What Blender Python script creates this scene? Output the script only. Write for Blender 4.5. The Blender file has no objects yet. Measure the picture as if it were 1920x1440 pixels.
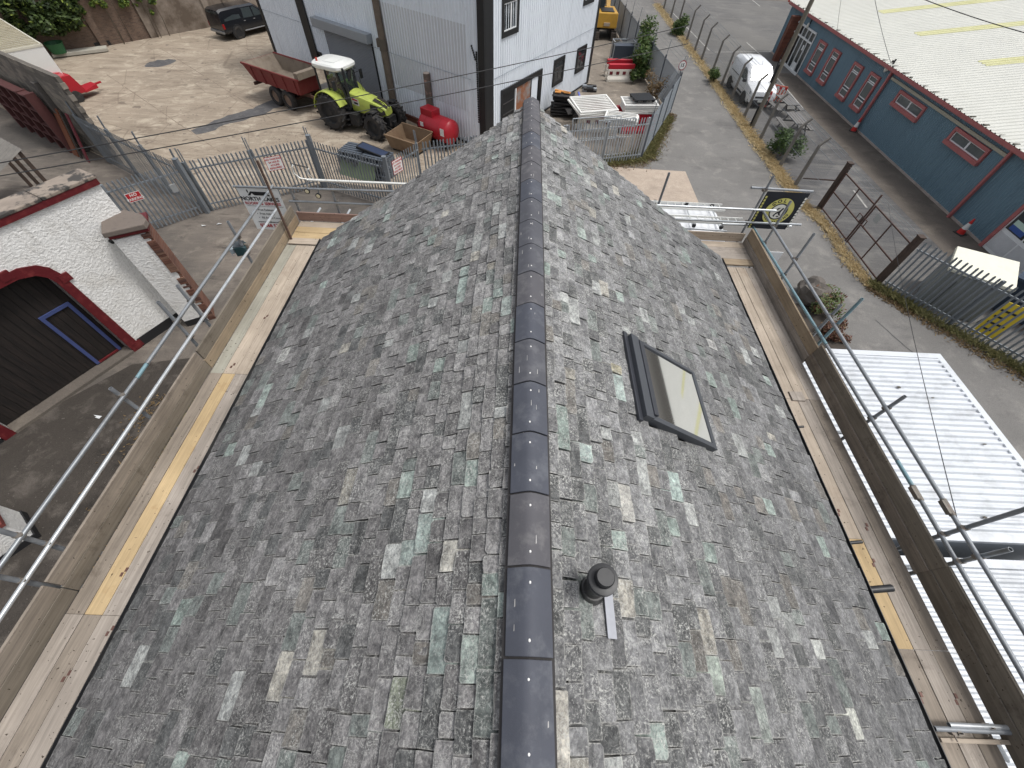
import bpy, bmesh, math, random
from mathutils import Vector, Matrix
R = math.radians
random.seed(7)
S = bpy.context.scene
COL = S.collection

# ---------------------------------------------------------------- camera
F_PX, PITCH, ROLL, YAW = 750.0, 54.0, 3.3, 0.9
CAM = Vector((-0.175, 0.0, 10.2))
_p, _r, _y = R(PITCH), R(ROLL), R(YAW)
_fw = Vector((math.sin(_y)*math.cos(_p), math.cos(_y)*math.cos(_p), -math.sin(_p)))
_rt0 = Vector((math.cos(_y), -math.sin(_y), 0)); _up0 = _rt0.cross(_fw)
_rt = _rt0*math.cos(_r) + _up0*math.sin(_r); _up = _up0*math.cos(_r) - _rt0*math.sin(_r)
cam_d = bpy.data.cameras.new('camera'); cam = bpy.data.objects.new('camera', cam_d); COL.objects.link(cam)
cam.matrix_world = Matrix(((_rt.x, _up.x, -_fw.x, CAM.x), (_rt.y, _up.y, -_fw.y, CAM.y), (_rt.z, _up.z, -_fw.z, CAM.z), (0, 0, 0, 1)))
cam_d.sensor_fit = 'HORIZONTAL'; cam_d.sensor_width = 36.0; cam_d.lens = 36.0*F_PX/1920.0
cam_d.clip_start = 0.05; cam_d.clip_end = 2000
S.camera = cam

# ---------------------------------------------------------------- sky, sun, exposure (bright overcast)
SUN_EL, SUN_AZ = 66.0, 92.0       # azimuth clockwise from +Y
W = bpy.data.worlds.new('World'); S.world = W; W.use_nodes = True
nt = W.node_tree; nt.nodes.clear()
sky = nt.nodes.new('ShaderNodeTexSky'); sky.sky_type = 'NISHITA'; sky.sun_disc = False
sky.sun_elevation = R(SUN_EL); sky.sun_rotation = R(SUN_AZ); sky.air_density = 1.0; sky.dust_density = 4.0; sky.ozone_density = 1.0
hs = nt.nodes.new('ShaderNodeHueSaturation'); hs.inputs['Saturation'].default_value = 0.32
bg = nt.nodes.new('ShaderNodeBackground'); bg.inputs['Strength'].default_value = 0.14
wo = nt.nodes.new('ShaderNodeOutputWorld')
nt.links.new(sky.outputs[0], hs.inputs['Color']); nt.links.new(hs.outputs[0], bg.inputs[0]); nt.links.new(bg.outputs[0], wo.inputs[0])
sun_d = bpy.data.lights.new('sun', 'SUN'); sun_d.energy = 1.35; sun_d.angle = R(12); sun_d.color = (1.0, 0.985, 0.96)
sun = bpy.data.objects.new('sun', sun_d); COL.objects.link(sun)
_sd = Vector((math.sin(R(SUN_AZ))*math.cos(R(SUN_EL)), math.cos(R(SUN_AZ))*math.cos(R(SUN_EL)), math.sin(R(SUN_EL))))
sun.rotation_euler = _sd.to_track_quat('Z', 'Y').to_euler()
S.view_settings.view_transform = 'Standard'; S.view_settings.look = 'None'; S.view_settings.gamma = 1.0
S.view_settings.use_curve_mapping = False
S.view_settings.exposure = 0.30

# ---------------------------------------------------------------- photo pixel -> place
def ray(px, py):
    return _rt*((px-960)/F_PX) + _up*((720-py)/F_PX) + _fw
def P(px, py, z=0.0):            # pixel seen on the horizontal plane z
    d = ray(px, py); return CAM + d*((z-CAM.z)/d.z)
def VX(px, py, x):
    d = ray(px, py); return CAM + d*((x-CAM.x)/d.x)
def VY(px, py, y):
    d = ray(px, py); return CAM + d*((y-CAM.y)/d.y)
def VP(px, py, a, b):            # pixel seen on the upright plane through ground points a, b
    n = Vector((b[1]-a[1], a[0]-b[0], 0)); d = ray(px, py)
    t = (Vector((a[0], a[1], 0))-CAM).dot(n)/d.dot(n); return CAM + d*t

# ---------------------------------------------------------------- materials
MATS = {}
class NB:
    def __init__(s, name):
        m = bpy.data.materials.new(name); m.use_nodes = True; s.m = m; s.t = m.node_tree; s.t.nodes.clear(); MATS[name] = m
        s.out = s.n('ShaderNodeOutputMaterial'); s.geo = None
    def n(s, typ, **kw):
        x = s.t.nodes.new(typ)
        for k, v in kw.items():
            if k.startswith('i_'): x.inputs[k[2:].replace('_', ' ')].default_value = v
            else: setattr(x, k, v)
        return x
    def l(s, a, b): s.t.links.new(a, b)
    def pos(s):
        if not s.geo: s.geo = s.n('ShaderNodeNewGeometry')
        return s.geo.outputs['Position']
    def noise(s, scale, detail=4, rough=.55, vec=None, dist=0):
        x = s.n('ShaderNodeTexNoise'); x.inputs['Scale'].default_value = scale; x.inputs['Detail'].default_value = detail
        x.inputs['Roughness'].default_value = rough; x.inputs['Distortion'].default_value = dist
        s.l(vec if vec is not None else s.pos(), x.inputs['Vector']); return x.outputs['Fac']
    def ramp(s, fac, lo, hi, a=(0, 0, 0, 1), b=(1, 1, 1, 1)):
        x = s.n('ShaderNodeValToRGB'); e = x.color_ramp.elements; e[0].position = lo; e[0].color = a; e[1].position = hi; e[1].color = b
        s.l(fac, x.inputs[0]); return x.outputs[0]
    def mix(s, fac, a, b, mode='MIX'):
        x = s.n('ShaderNodeMix', data_type='RGBA', blend_type=mode)
        for v, k in ((fac, 0), (a, 6), (b, 7)):
            if hasattr(v, 'node'): s.l(v, x.inputs[k])
            else: x.inputs[k].default_value = v if k == 0 else (v if len(v) == 4 else (*v, 1))
        return x.outputs[2]
    def math(s, op, a, b=0.0):
        x = s.n('ShaderNodeMath', operation=op)
        for v, k in ((a, 0), (b, 1)):
            if hasattr(v, 'node'): s.l(v, x.inputs[k])
            else: x.inputs[k].default_value = v
        return x.outputs[0]
    def scaled(s, sx, sy, sz, rot=(0, 0, 0)):
        x = s.n('ShaderNodeMapping'); x.inputs['Scale'].default_value = (sx, sy, sz); x.inputs['Rotation'].default_value = rot
        s.l(s.pos(), x.inputs[0]); return x.outputs[0]
    def bsdf(s, col, rough=.6, metal=0.0, bump=None, bstr=.3, bdist=.01, spec=.5, coat=0.0):
        b = s.n('ShaderNodeBsdfPrincipled')
        for v, k in ((col, 'Base Color'), (rough, 'Roughness'), (metal, 'Metallic'), (spec, 'Specular IOR Level'), (coat, 'Coat Weight')):
            if hasattr(v, 'node'): s.l(v, b.inputs[k])
            elif k == 'Base Color': b.inputs[k].default_value = v if len(v) == 4 else (*v, 1)
            else: b.inputs[k].default_value = v
        if bump is not None:
            u = s.n('ShaderNodeBump'); u.inputs['Strength'].default_value = bstr; u.inputs['Distance'].default_value = bdist
            s.l(bump, u.inputs['Height']); s.l(u.outputs[0], b.inputs['Normal'])
        s.l(b.outputs[0], s.out.inputs[0]); return b
def c3(r, g, b):                 # sRGB 0-255 -> linear
    f = lambda v: (v/255/12.92) if v <= 10 else ((v/255+.055)/1.055)**2.4
    return (f(r), f(g), f(b))
def k(col, f): return tuple(min(1, v*f) for v in col[:3])
def mat(name, col, rough=.6, metal=0.0, var=.15, scale=2.0, fine=25.0, bump=.15, dirt=None, damt=.5, dscale=1.2, dlo=.5, dhi=.7, spec=.5, coat=0.0):
    """base colour with broad and fine variation, optional stains of another colour, fine relief"""
    if name in MATS: return MATS[name]
    b = NB(name)
    n1 = b.noise(scale, 5); n2 = b.noise(fine, 3)
    c = b.mix(n1, k(col, 1-var*1.6), k(col, 1+var*1.6))
    c = b.mix(b.ramp(n2, .3, .7), b.mix(1.0, c, (1-var*.6,)*3, 'MULTIPLY'), c)
    if dirt is not None:
        d = b.ramp(b.noise(dscale, 6, .65), dlo, dhi)
        c = b.mix(b.math('MULTIPLY', d, damt), c, dirt)
    rr = b.math('ADD', b.math('MULTIPLY', n2, .15), rough-.07)
    b.bsdf(c, rr, metal, b.noise(fine*2.5, 3) if bump else None, bump, .006, spec, coat)
    return b.m
def streaked(name, col, dark, amt=.5, rough=.55, zs=.22, xs=3.0, bump=.03):
    b = NB(name); c = b.mix(b.noise(.7, 5, .6), k(col, .92), k(col, 1.06))
    c = b.mix(b.math('MULTIPLY', b.ramp(b.noise(1.0, 6, .7, b.scaled(xs, xs, zs)), .50, .72), amt), c, dark)
    c = b.mix(b.math('MULTIPLY', b.ramp(b.noise(2.2, 6, .7), .58, .70), amt*.6), c, dark)
    n = b.noise(30, 3); b.bsdf(c, rough, 0, n, bump, .006); return b.m
def glass(name, tint, refl=.5, alpha=.25):
    b = NB(name)
    lw = b.n('ShaderNodeLayerWeight', i_Blend=.35)
    g = b.n('ShaderNodeBsdfGlossy'); g.inputs['Roughness'].default_value = .03; g.inputs['Color'].default_value = (refl, refl, refl, 1)
    t = b.n('ShaderNodeBsdfTransparent'); t.inputs['Color'].default_value = (*tint, 1)
    m = b.n('ShaderNodeMixShader'); f = b.math('ADD', b.math('MULTIPLY', lw.outputs['Fresnel'], .9), alpha)
    b.l(f, m.inputs[0]); b.l(t.outputs[0], m.inputs[1]); b.l(g.outputs[0], m.inputs[2]); b.l(m.outputs[0], b.out.inputs[0])
    return b.m

# ---------------------------------------------------------------- mesh building
ROOTM = {}
class MB:
    def __init__(s): s.v = []; s.f = []
    def add(s, vs, fs, M=None):
        o = len(s.v); s.v += [(M @ Vector(v)) if M is not None else Vector(v) for v in vs]
        s.f += [tuple(i+o for i in f) for f in fs]; return s
    def box(s, x0, x1, y0, y1, z0, z1, M=None):
        vs = [(x0, y0, z0), (x1, y0, z0), (x1, y1, z0), (x0, y1, z0), (x0, y0, z1), (x1, y0, z1), (x1, y1, z1), (x0, y1, z1)]
        return s.add(vs, [(0, 3, 2, 1), (4, 5, 6, 7), (0, 1, 5, 4), (1, 2, 6, 5), (2, 3, 7, 6), (3, 0, 4, 7)], M)
    def hexa(s, vs): return s.add(vs, [(0, 3, 2, 1), (4, 5, 6, 7), (0, 1, 5, 4), (1, 2, 6, 5), (2, 3, 7, 6), (3, 0, 4, 7)])
    def bar(s, a, b, w, h, up=(0, 0, 1)):      # box along a-b, w sideways, h along up
        a, b = Vector(a), Vector(b); d = (b-a); L = d.length; d.normalize(); u = Vector(up)
        sd = d.cross(u)
        if sd.length < 1e-4: sd = d.cross(Vector((1, 0, 0)))
        sd.normalize(); u = sd.cross(d)
        M = Matrix(((d.x, sd.x, u.x, a.x), (d.y, sd.y, u.y, a.y), (d.z, sd.z, u.z, a.z), (0, 0, 0, 1)))
        return s.box(0, L, -w/2, w/2, -h/2, h/2, M)
    def tube(s, a, b, r, n=10, r2=None, cap=True):
        a, b = Vector(a), Vector(b); d = (b-a).normalized(); u = d.orthogonal().normalized(); w = d.cross(u); r2 = r if r2 is None else r2
        vs = []
        for q, rr in ((a, r), (b, r2)):
            for i in range(n):
                t = 2*math.pi*i/n; vs.append(q + (u*math.cos(t)+w*math.sin(t))*rr)
        fs = [(i, (i+1) % n, n+(i+1) % n, n+i) for i in range(n)]
        if cap: fs += [tuple(reversed(range(n))), tuple(range(n, 2*n))]
        return s.add(vs, fs)
    def path(s, pts, r, n=6):
        pts = [Vector(p) for p in pts]
        vs = []; u = None
        for i, p in enumerate(pts):
            d = (pts[min(i+1, len(pts)-1)]-pts[max(i-1, 0)]).normalized()
            u = (d.orthogonal() if u is None else (u-d*u.dot(d))).normalized(); w = d.cross(u)
            rr = r[i] if isinstance(r, (list, tuple)) else r
            vs += [p+(u*math.cos(2*math.pi*j/n)+w*math.sin(2*math.pi*j/n))*rr for j in range(n)]
        fs = [(i*n+j, i*n+(j+1) % n, (i+1)*n+(j+1) % n, (i+1)*n+j) for i in range(len(pts)-1) for j in range(n)]
        fs += [tuple(reversed(range(n))), tuple(range((len(pts)-1)*n, len(pts)*n))]
        return s.add(vs, fs)
    def lathe(s, prof, n=16, M=None, cap=True):     # (r, z) pairs round local Z
        vs = [(r*math.cos(2*math.pi*j/n), r*math.sin(2*math.pi*j/n), z) for r, z in prof for j in range(n)]
        fs = [(i*n+j, i*n+(j+1) % n, (i+1)*n+(j+1) % n, (i+1)*n+j) for i in range(len(prof)-1) for j in range(n)]
        if cap: fs += [tuple(reversed(range(n))), tuple(range((len(prof)-1)*n, len(prof)*n))]
        return s.add(vs, fs, M)
    def prism(s, poly, t0, t1, M=None):             # poly in local xy, extruded along local z
        n = len(poly); vs = [(x, y, t0) for x, y in poly]+[(x, y, t1) for x, y in poly]
        return s.add(vs, [tuple(reversed(range(n))), tuple(range(n, 2*n))]+[(i, (i+1) % n, n+(i+1) % n, n+i) for i in range(n)], M)
    def quad(s, *p): return s.add(p, [tuple(range(len(p)))])
    def sphere(s, c, rx, ry=None, rz=None, n=10, m=6):
        ry = ry or rx; rz = rz or rx; c = Vector(c)
        vs = [c+Vector((0, 0, rz))]+[c+Vector((rx*math.sin(math.pi*i/m)*math.cos(2*math.pi*j/n), ry*math.sin(math.pi*i/m)*math.sin(2*math.pi*j/n), rz*math.cos(math.pi*i/m))) for i in range(1, m) for j in range(n)]+[c-Vector((0, 0, rz))]
        fs = [(0, 1+j, 1+(j+1) % n) for j in range(n)]
        fs += [(1+i*n+j, 1+(i+1)*n+j, 1+(i+1)*n+(j+1) % n, 1+i*n+(j+1) % n) for i in range(m-2) for j in range(n)]
        L = len(vs)-1; fs += [(L, 1+(m-2)*n+(j+1) % n, 1+(m-2)*n+j) for j in range(n)]
        return s.add(vs, fs)
    def mesh(s, name, mat=None, smooth=False):
        me = bpy.data.meshes.new(name); me.from_pydata([tuple(v) for v in s.v], [], s.f)
        bm = bmesh.new(); bm.from_mesh(me); bmesh.ops.recalc_face_normals(bm, faces=bm.faces); bm.to_mesh(me); bm.free()
        if mat: me.materials.append(mat)
        if smooth: me.polygons.foreach_set('use_smooth', [True]*len(me.polygons))
        return me
def tag(o, label=None, cat=None, group=None, kind=None):
    for kk, v in (('label', label), ('category', cat), ('group', group), ('kind', kind)):
        if v: o[kk] = v
    return o
def thing(name, label, cat, loc=(0, 0, 0), rz=0.0, group=None):
    o = bpy.data.objects.new(name, None); COL.objects.link(o); o.empty_display_size = .2
    o.location = loc; o.rotation_euler = (0, 0, rz); tag(o, label, cat, group)
    ROOTM[o.name] = Matrix.Translation(Vector(loc)) @ Matrix.Rotation(rz, 4, 'Z'); return o
def put(name, mb, m, parent=None, world=False, smooth=False, bevel=0, auto=None):
    """one mesh object; world=True: vertices are in world space and are moved into the parent's frame"""
    if world and parent is not None:
        inv = ROOTM[parent.name].inverted(); mb.v = [inv @ v for v in mb.v]
    me = mb.mesh(name, m, smooth)
    o = bpy.data.objects.new(name, me); COL.objects.link(o)
    if parent is not None:
        o.parent = parent; ROOTM[o.name] = ROOTM[parent.name]
    else: ROOTM[o.name] = Matrix.Identity(4)
    if bevel:
        bv = o.modifiers.new('bevel', 'BEVEL'); bv.width = bevel; bv.segments = 2; bv.limit_method = 'ANGLE'; bv.angle_limit = R(40)
    if auto is not None:
        try: me.set_sharp_from_angle(angle=R(auto))
        except Exception: pass
    return o
def inst(name, me, parent, M):
    o = bpy.data.objects.new(name, me); COL.objects.link(o); o.parent = parent; o.matrix_local = M; return o
def solo(name, mb, m, label, cat, group=None, smooth=False, bevel=0, origin=None, auto=None):
    """a thing that is one mesh; vertices in world space, origin moved to its base"""
    if origin is None:
        xs = [v.x for v in mb.v]; ys = [v.y for v in mb.v]; zs = [v.z for v in mb.v]
        origin = Vector(((min(xs)+max(xs))/2, (min(ys)+max(ys))/2, min(zs)))
    origin = Vector(origin); mb.v = [v-origin for v in mb.v]
    o = put(name, mb, m, None, False, smooth, bevel, auto); o.location = origin; tag(o, label, cat, group)
    ROOTM[o.name] = Matrix.Translation(origin); return o
def struct(name, mb, m, smooth=False):
    o = put(name, mb, m, None, False, smooth); o['kind'] = 'structure'; return o
def text_mesh(body, size, name='lettering', align='CENTER', ext=.0008, m=None, bold=0.0, sx=1.0):
    cu = bpy.data.curves.new(name, 'FONT'); cu.body = body; cu.size = size; cu.align_x = align; cu.align_y = 'CENTER'; cu.extrude = ext; cu.offset = bold; cu.resolution_u = 2
    o = bpy.data.objects.new(name, cu); COL.objects.link(o)
    dg = bpy.context.evaluated_depsgraph_get(); me = bpy.data.meshes.new_from_object(o.evaluated_get(dg)); me.name = name
    bpy.data.objects.remove(o); bpy.data.curves.remove(cu)
    if sx != 1.0: me.transform(Matrix.Diagonal((sx, 1, 1, 1)))
    me.materials.clear()
    if m: me.materials.append(m)
    return me
def frame(o, ex, ey):            # matrix with local x, y along ex, ey
    ex = Vector(ex).normalized(); ez = ex.cross(Vector(ey)).normalized(); ey = ez.cross(ex); o = Vector(o)
    return Matrix(((ex.x, ey.x, ez.x, o.x), (ex.y, ey.y, ez.y, o.y), (ex.z, ey.z, ez.z, o.z), (0, 0, 0, 1)))
def copy_tree(o, parent=None):
    c = o.copy(); COL.objects.link(c)
    if parent is not None: c.parent = parent
    ROOTM[c.name] = ROOTM.get(o.name, Matrix.Identity(4))
    for ch in list(o.children): copy_tree(ch, c)
    return c
rnd = random.uniform
# ================================================================ the ground
def flat(name, pts, z, m, sub=None):
    mb = MB(); mb.quad(*[(p[0], p[1], z) for p in pts]); return struct(name, mb, m)
def ground_mat(name, base, light, dark, s1=.35, s2=2.2, amt=.7, crack=.0, spots=None, bump=.35, tint=None, s0=.09, streak=None):
    b = NB(name)
    c = b.mix(b.ramp(b.noise(s1, 7, .62), .36, .66), k(base, .86), k(base, 1.12))
    c = b.mix(b.math('MULTIPLY', b.ramp(b.noise(s2, 7, .68, None, .4), .52, .66), amt), c, light)
    c = b.mix(b.math('MULTIPLY', b.ramp(b.noise(s2*.63, 7, .7, b.scaled(1, 1.7, 1)), .54, .68), amt*.8), c, dark)
    if streak: c = b.mix(b.math('MULTIPLY', b.ramp(b.noise(1.0, 7, .72, b.scaled(.35, 2.6, 1, (0, 0, streak)), .8), .50, .62), .55), c, light); c = b.mix(b.math('MULTIPLY', b.ramp(b.noise(1.3, 7, .72, b.scaled(.3, 2.2, 1, (0, 0, streak+.25)), .8), .56, .68), .6), c, dark)
    if tint: c = b.mix(b.math('MULTIPLY', b.ramp(b.noise(s0, 6, .6), .42, .62), .8), c, tint)
    g = b.noise(38, 4, .7); c = b.mix(b.ramp(g, .35, .7), b.mix(1.0, c, (.78, .78, .78), 'MULTIPLY'), b.mix(1.0, c, (1.14, 1.14, 1.13), 'MULTIPLY'))
    if spots: c = b.mix(b.math('MULTIPLY', b.ramp(b.noise(spots[1], 2, .5), .66, .70), .8), c, spots[0])
    if crack:
        v = b.n('ShaderNodeTexVoronoi', feature='DISTANCE_TO_EDGE'); v.inputs['Scale'].default_value = crack; b.l(b.pos(), v.inputs['Vector'])
        c = b.mix(b.math('MULTIPLY', b.ramp(v.outputs['Distance'], .0, .012, (1, 1, 1, 1), (0, 0, 0, 1)), .6), c, dark)
    b.bsdf(c, .9, 0, b.math('ADD', g, b.noise(5, 5, .6)), bump, .02, .3); return b.m
M_DIRT = ground_mat('dirt_ground', c3(116, 108, 100), c3(142, 133, 122), c3(62, 57, 53), .4, 1.4, .9, streak=.9, bump=.6, tint=c3(80, 77, 74), s0=.16)
M_YARD = ground_mat('concrete_yard', c3(156, 143, 127), c3(188, 176, 158), c3(116, 103, 90), .18, .8, .95, bump=.35, spots=(c3(112, 101, 90), 1.7), streak=.5, crack=.33)
M_TAR = ground_mat('worn_tarmac', c3(122, 120, 117), c3(142, 139, 134), c3(96, 94, 93), .25, 1.1, .7, bump=.3)
M_CPK = ground_mat('car_park_tarmac', c3(96, 95, 95), c3(128, 126, 122), c3(74, 74, 75), .25, .55, .8, bump=.3, streak=-.3, tint=c3(118, 116, 112), s0=.07)
M_PALE = ground_mat('pale_concrete', c3(178, 163, 148), c3(192, 178, 162), c3(150, 138, 126), .5, 2.5, .6)
M_SIDE = ground_mat('grey_yard', c3(132, 123, 112), c3(158, 148, 136), c3(92, 86, 80), .4, 1.0, .9)
M_MUD = ground_mat('dark_mud', c3(68, 63, 58), c3(96, 90, 84), c3(42, 39, 36), .5, 1.3, .9, bump=.8)
M_PATH = ground_mat('stained_concrete', c3(104, 97, 90), c3(122, 114, 104), c3(76, 71, 66), .5, .9, .8)
flat('ground', [(-300, -60), (300, -60), (300, 400), (-300, 400)], 0, M_DIRT)
flat('yard', [(-60, 40), (-40, 31), (-21.0, 20.3), (-13.7, 16.2), (-11.1, 17.7), (-9.3, 19.0), (-5, 18.4), (1, 19.3), (3.2, 22.9), (6.4, 23.6), (12.2, 36), (14, 70), (-60, 90)], .004, M_YARD)
flat('lane', [(-1, -15), (40, -15), (40, 2), (17.6, 8.8), (14.3, 13.2), (13.7, 18.8), (13.65, 60), (14.5, 120), (8, 120), (8.05, 62), (8.05, 47.5), (8.8, 35.4), (9.35, 29.3), (7.9, 26.0), (7.3, 23.0), (6.2, 21.6), (4.2, 20.5), (2.0, 17), (.5, 12), (-1, 9.5)], .008, M_TAR)
flat('car_park', [(14.25, 13.2), (17.6, 8.9), (40, 2), (90, 2), (90, 66), (16, 62), (14.1, 58), (14.25, 19)], .004, M_CPK)
flat('concrete_apron', [(3.6, 21.9), (8.66, 21.76), (8.6, 17.2), (3.4, 17.0)], .013, M_PALE)
flat('footway', [(18.7, 10), (20.9, 10), (20.9, 38.2), (19.2, 38.2), (18.7, 30)], .009, M_PATH)
flat('side_yard', [(-1.9, 22.9), (2.1, 21.4), (6.4, 22.8), (9.25, 29.3), (8.75, 35.4), (8.0, 47.5), (8, 62), (4.6, 62), (4.4, 33.9)], .009, M_SIDE)
flat('muddy_ground', [(-14.6, 4.2), (-12.0, 7.5), (-10.2, 7.9), (-7.5, 3), (-6, -3), (-8, -9), (-18, -9)], .006, M_MUD)
# repaired strip of dark grit across the yard, tracked out from the trailer
def ribbon(name, pts, ws, z, m):
    mb = MB(); L = []; Rr = []
    for i, (x, y) in enumerate(pts):
        a, b_ = pts[max(0, i-1)], pts[min(len(pts)-1, i+1)]; d = Vector((b_[0]-a[0], b_[1]-a[1], 0)).normalized(); nn = Vector((-d.y, d.x, 0)); q = Vector((x, y, z))
        L.append(q+nn*ws[i]*rnd(.7, 1.2)); Rr.append(q-nn*ws[i]*rnd(.7, 1.2))
    for i in range(len(pts)-1): mb.quad(L[i], L[i+1], Rr[i+1], Rr[i])
    return mb
M_GRIT = ground_mat('dark_grit', c3(92, 91, 92), c3(120, 118, 114), c3(66, 66, 68), 1.2, 3, .7)
a, b_ = P(365, 248), P(525, 193); pts = [(a.x+(b_.x-a.x)*t/14+rnd(-.08, .08), a.y+(b_.y-a.y)*t/14+rnd(-.1, .1)) for t in range(15)]
o = struct('grit_patch', ribbon('g', pts, [.25+.35*math.sin(math.pi*min(1, (i+1)/6)*.5)*rnd(.8, 1.1) for i in range(15)], .008, M_GRIT), M_GRIT)
a, b_ = P(272, 125), P(330, 113); pts = [(a.x+(b_.x-a.x)*t/7, a.y+(b_.y-a.y)*t/7) for t in range(8)]
struct('grit_patch', ribbon('g', pts, [.15, .5, .8, .9, .8, .6, .5, .1], .008, M_GRIT), M_GRIT)
# painted lines in the car park
M_LINE = mat('worn_white_line', c3(178, 176, 170), .8, var=.2, dirt=c3(100, 99, 98), damt=.9, dscale=3)
for q in (((1340, 98), (1448, 97)), ((1440, 126), (1505, 203)), ((1410, 0), (1425, 12)), ((1262, 25), (1330, 95)), ((1600, 357), (1625, 390)), ((1400, 80), (1428, 105))):
    a, b_ = P(*q[0]), P(*q[1]); d = (b_-a).normalized(); nn = Vector((-d.y, d.x, 0))*.05
    mb = MB(); mb.quad(*[(v.x, v.y, .0125) for v in (a+nn, b_+nn, b_-nn, a-nn)]); struct('painted_line', mb, M_LINE)
# joints of the yard slabs
M_JOINT = mat('slab_joint', c3(128, 114, 100), .95, var=.2, dirt=c3(176, 160, 140), damt=.8, dscale=2)
for q in (((140, 215), (470, 92)), ((240, 250), (520, 150)), ((200, 140), (420, 290)), ((300, 90), (520, 230)), ((430, 75), (500, 110))):
    a, b_ = P(*q[0]), P(*q[1]); d = (b_-a).normalized(); nn = Vector((-d.y, d.x, 0))*.022
    mb = MB(); mb.quad(*[(v.x, v.y, .0075) for v in (a+nn, b_+nn, b_-nn, a-nn)]); struct('slab_joint', mb, M_JOINT)

# tarred joint and repair patches in the lane
M_TARP = ground_mat('newer_tarmac', c3(100, 99, 98), c3(112, 110, 108), c3(84, 83, 83), .6, 2.0, .5)
for q in ():
    cc = [P(*v) for v in q]; mid = sum(cc, Vector())/4; mb = MB(); ring_ = []
    for i in range(4):
        for t_ in range(6): v = cc[i].lerp(cc[(i+1) % 4], t_/6); ring_.append((v.x+rnd(-.04, .04), v.y+rnd(-.04, .04), .0115))
    mb.quad(*ring_); struct('tarmac_patch', mb, M_TARP)
a, b_ = P(1640, 600), P(1760, 705); pts = [(a.x+(b_.x-a.x)*t_/10+rnd(-.02, .02), a.y+(b_.y-a.y)*t_/10) for t_ in range(11)]
struct('tar_joint', ribbon('j', pts, [.018]*11, .0155, M_GRIT), M_GRIT)
# ================================================================ the slate-roofed house
RIDGE, EAVE_X, EAVE_Z, Y0, Y1 = 7.6, 4.4, 4.81, -1.7, 7.72
AL = math.atan2(RIDGE-EAVE_Z, EAVE_X); SL = math.hypot(RIDGE-EAVE_Z, EAVE_X)
def roof_frame(side):            # local x = along +Y, local y = up the slope, local z = outward normal
    es = Vector((-side*math.cos(AL), 0, math.sin(AL))); n = Vector((side*math.sin(AL), 0, math.cos(AL)))
    return Vector((side*EAVE_X, 0, EAVE_Z)), Vector((0, 1, 0)), es, n
def slate_material():
    b = NB('slate')
    at = b.n('ShaderNodeAttribute', attribute_name='Col'); a2 = b.n('ShaderNodeAttribute', attribute_name='Off'); a3 = b.n('ShaderNodeAttribute', attribute_name='Lich')
    v = b.n('ShaderNodeVectorMath', operation='ADD'); b.l(b.pos(), v.inputs[0]); b.l(a2.outputs['Vector'], v.inputs[1]); V = v.outputs[0]
    st = b.n('ShaderNodeMapping'); st.inputs['Scale'].default_value = (1.15, .9, 1.15); b.l(V, st.inputs[0]); VS = st.outputs[0]
    base = at.outputs['Color']; edge = at.outputs['Alpha']
    c = b.mix(b.ramp(b.noise(10, 5, .62, VS), .34, .68), b.mix(1.0, base, (.50, .50, .50), 'MULTIPLY'), b.mix(1.0, base, (1.45, 1.45, 1.43), 'MULTIPLY'))
    grain = b.noise(34, 6, .75, VS, .6)
    c = b.mix(b.ramp(grain, .42, .66), b.mix(1.0, c, (.62, .62, .63), 'MULTIPLY'), b.mix(1.0, c, (1.42, 1.42, 1.39), 'MULTIPLY'))
    # pale lichen: thin wandering threads, plus crusts in patches
    w = b.noise(15, 3, .5, V, 2.2); thr = b.math('SUBTRACT', 1.0, b.math('MULTIPLY', b.math('ABSOLUTE', b.math('SUBTRACT', w, .5)), 34.0))
    thr = b.math('MULTIPLY', b.math('MAXIMUM', thr, 0.0), b.ramp(b.noise(6, 3, .6, V), .40, .60))
    spk = b.math('MULTIPLY', b.ramp(b.noise(62, 4, .7, V), .52, .64), b.ramp(b.noise(4.5, 5, .65, V), .40, .62))
    lich = b.math('MINIMUM', b.math('ADD', b.math('MULTIPLY', thr, .72), b.math('MULTIPLY', spk, .85)), 1.0)
    lich = b.math('MULTIPLY', lich, a3.outputs['Fac'])
    c = b.mix(lich, c, c3(204, 204, 198))
    # dressed, chipped edges are paler
    e = b.math('MULTIPLY', b.math('MULTIPLY', edge, edge), b.ramp(b.noise(28, 3, .6, V), .38, .62))
    c = b.mix(b.math('MULTIPLY', e, .75), c, c3(196, 195, 188))
    dk = b.math('MULTIPLY', b.ramp(b.noise(3.2, 5, .7, V), .60, .70), b.ramp(b.noise(40, 3, .6, V), .4, .6))
    c = b.mix(b.math('MULTIPLY', dk, .6), c, c3(44, 45, 46))
    h = b.math('ADD', b.math('MULTIPLY', grain, .6), b.noise(11, 4, .6, VS))
    b.bsdf(c, b.math('ADD', b.math('MULTIPLY', grain, .3), .42), 0, h, 1.0, .022, .4)
    return b.m
M_SLATE = slate_material()
def slate_colour(side, f, y):
    r = random.random(); near = max(0, 1-(1-f)*2.2)      # f: 0 at the eaves, 1 at the ridge
    pale = .030+.065*near
    if r < pale*.45: g = rnd(132, 160); c = c3(g-7, g+5, g-1)
    elif r < pale*.7: g = rnd(140, 172); c = c3(g+4, g, g-9)
    elif r < pale+.01: g = rnd(145, 172); c = c3(g, g+2, g)
    elif r < pale+.07: g = rnd(108, 126); c = c3(g-3, g+3, g)
    elif r < pale+.12: g = rnd(106, 122); c = c3(g+4, g, g-5)
    elif r < pale+.22: g = rnd(86, 98); c = c3(g, g+1, g+1)
    else:
        g = min(148, max(82, random.gauss(106+13*f+6*near, 12)))
        c = c3(g+(2 if side < 0 else 0), g, g-(0 if side < 0 else -1))
    return c
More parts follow.
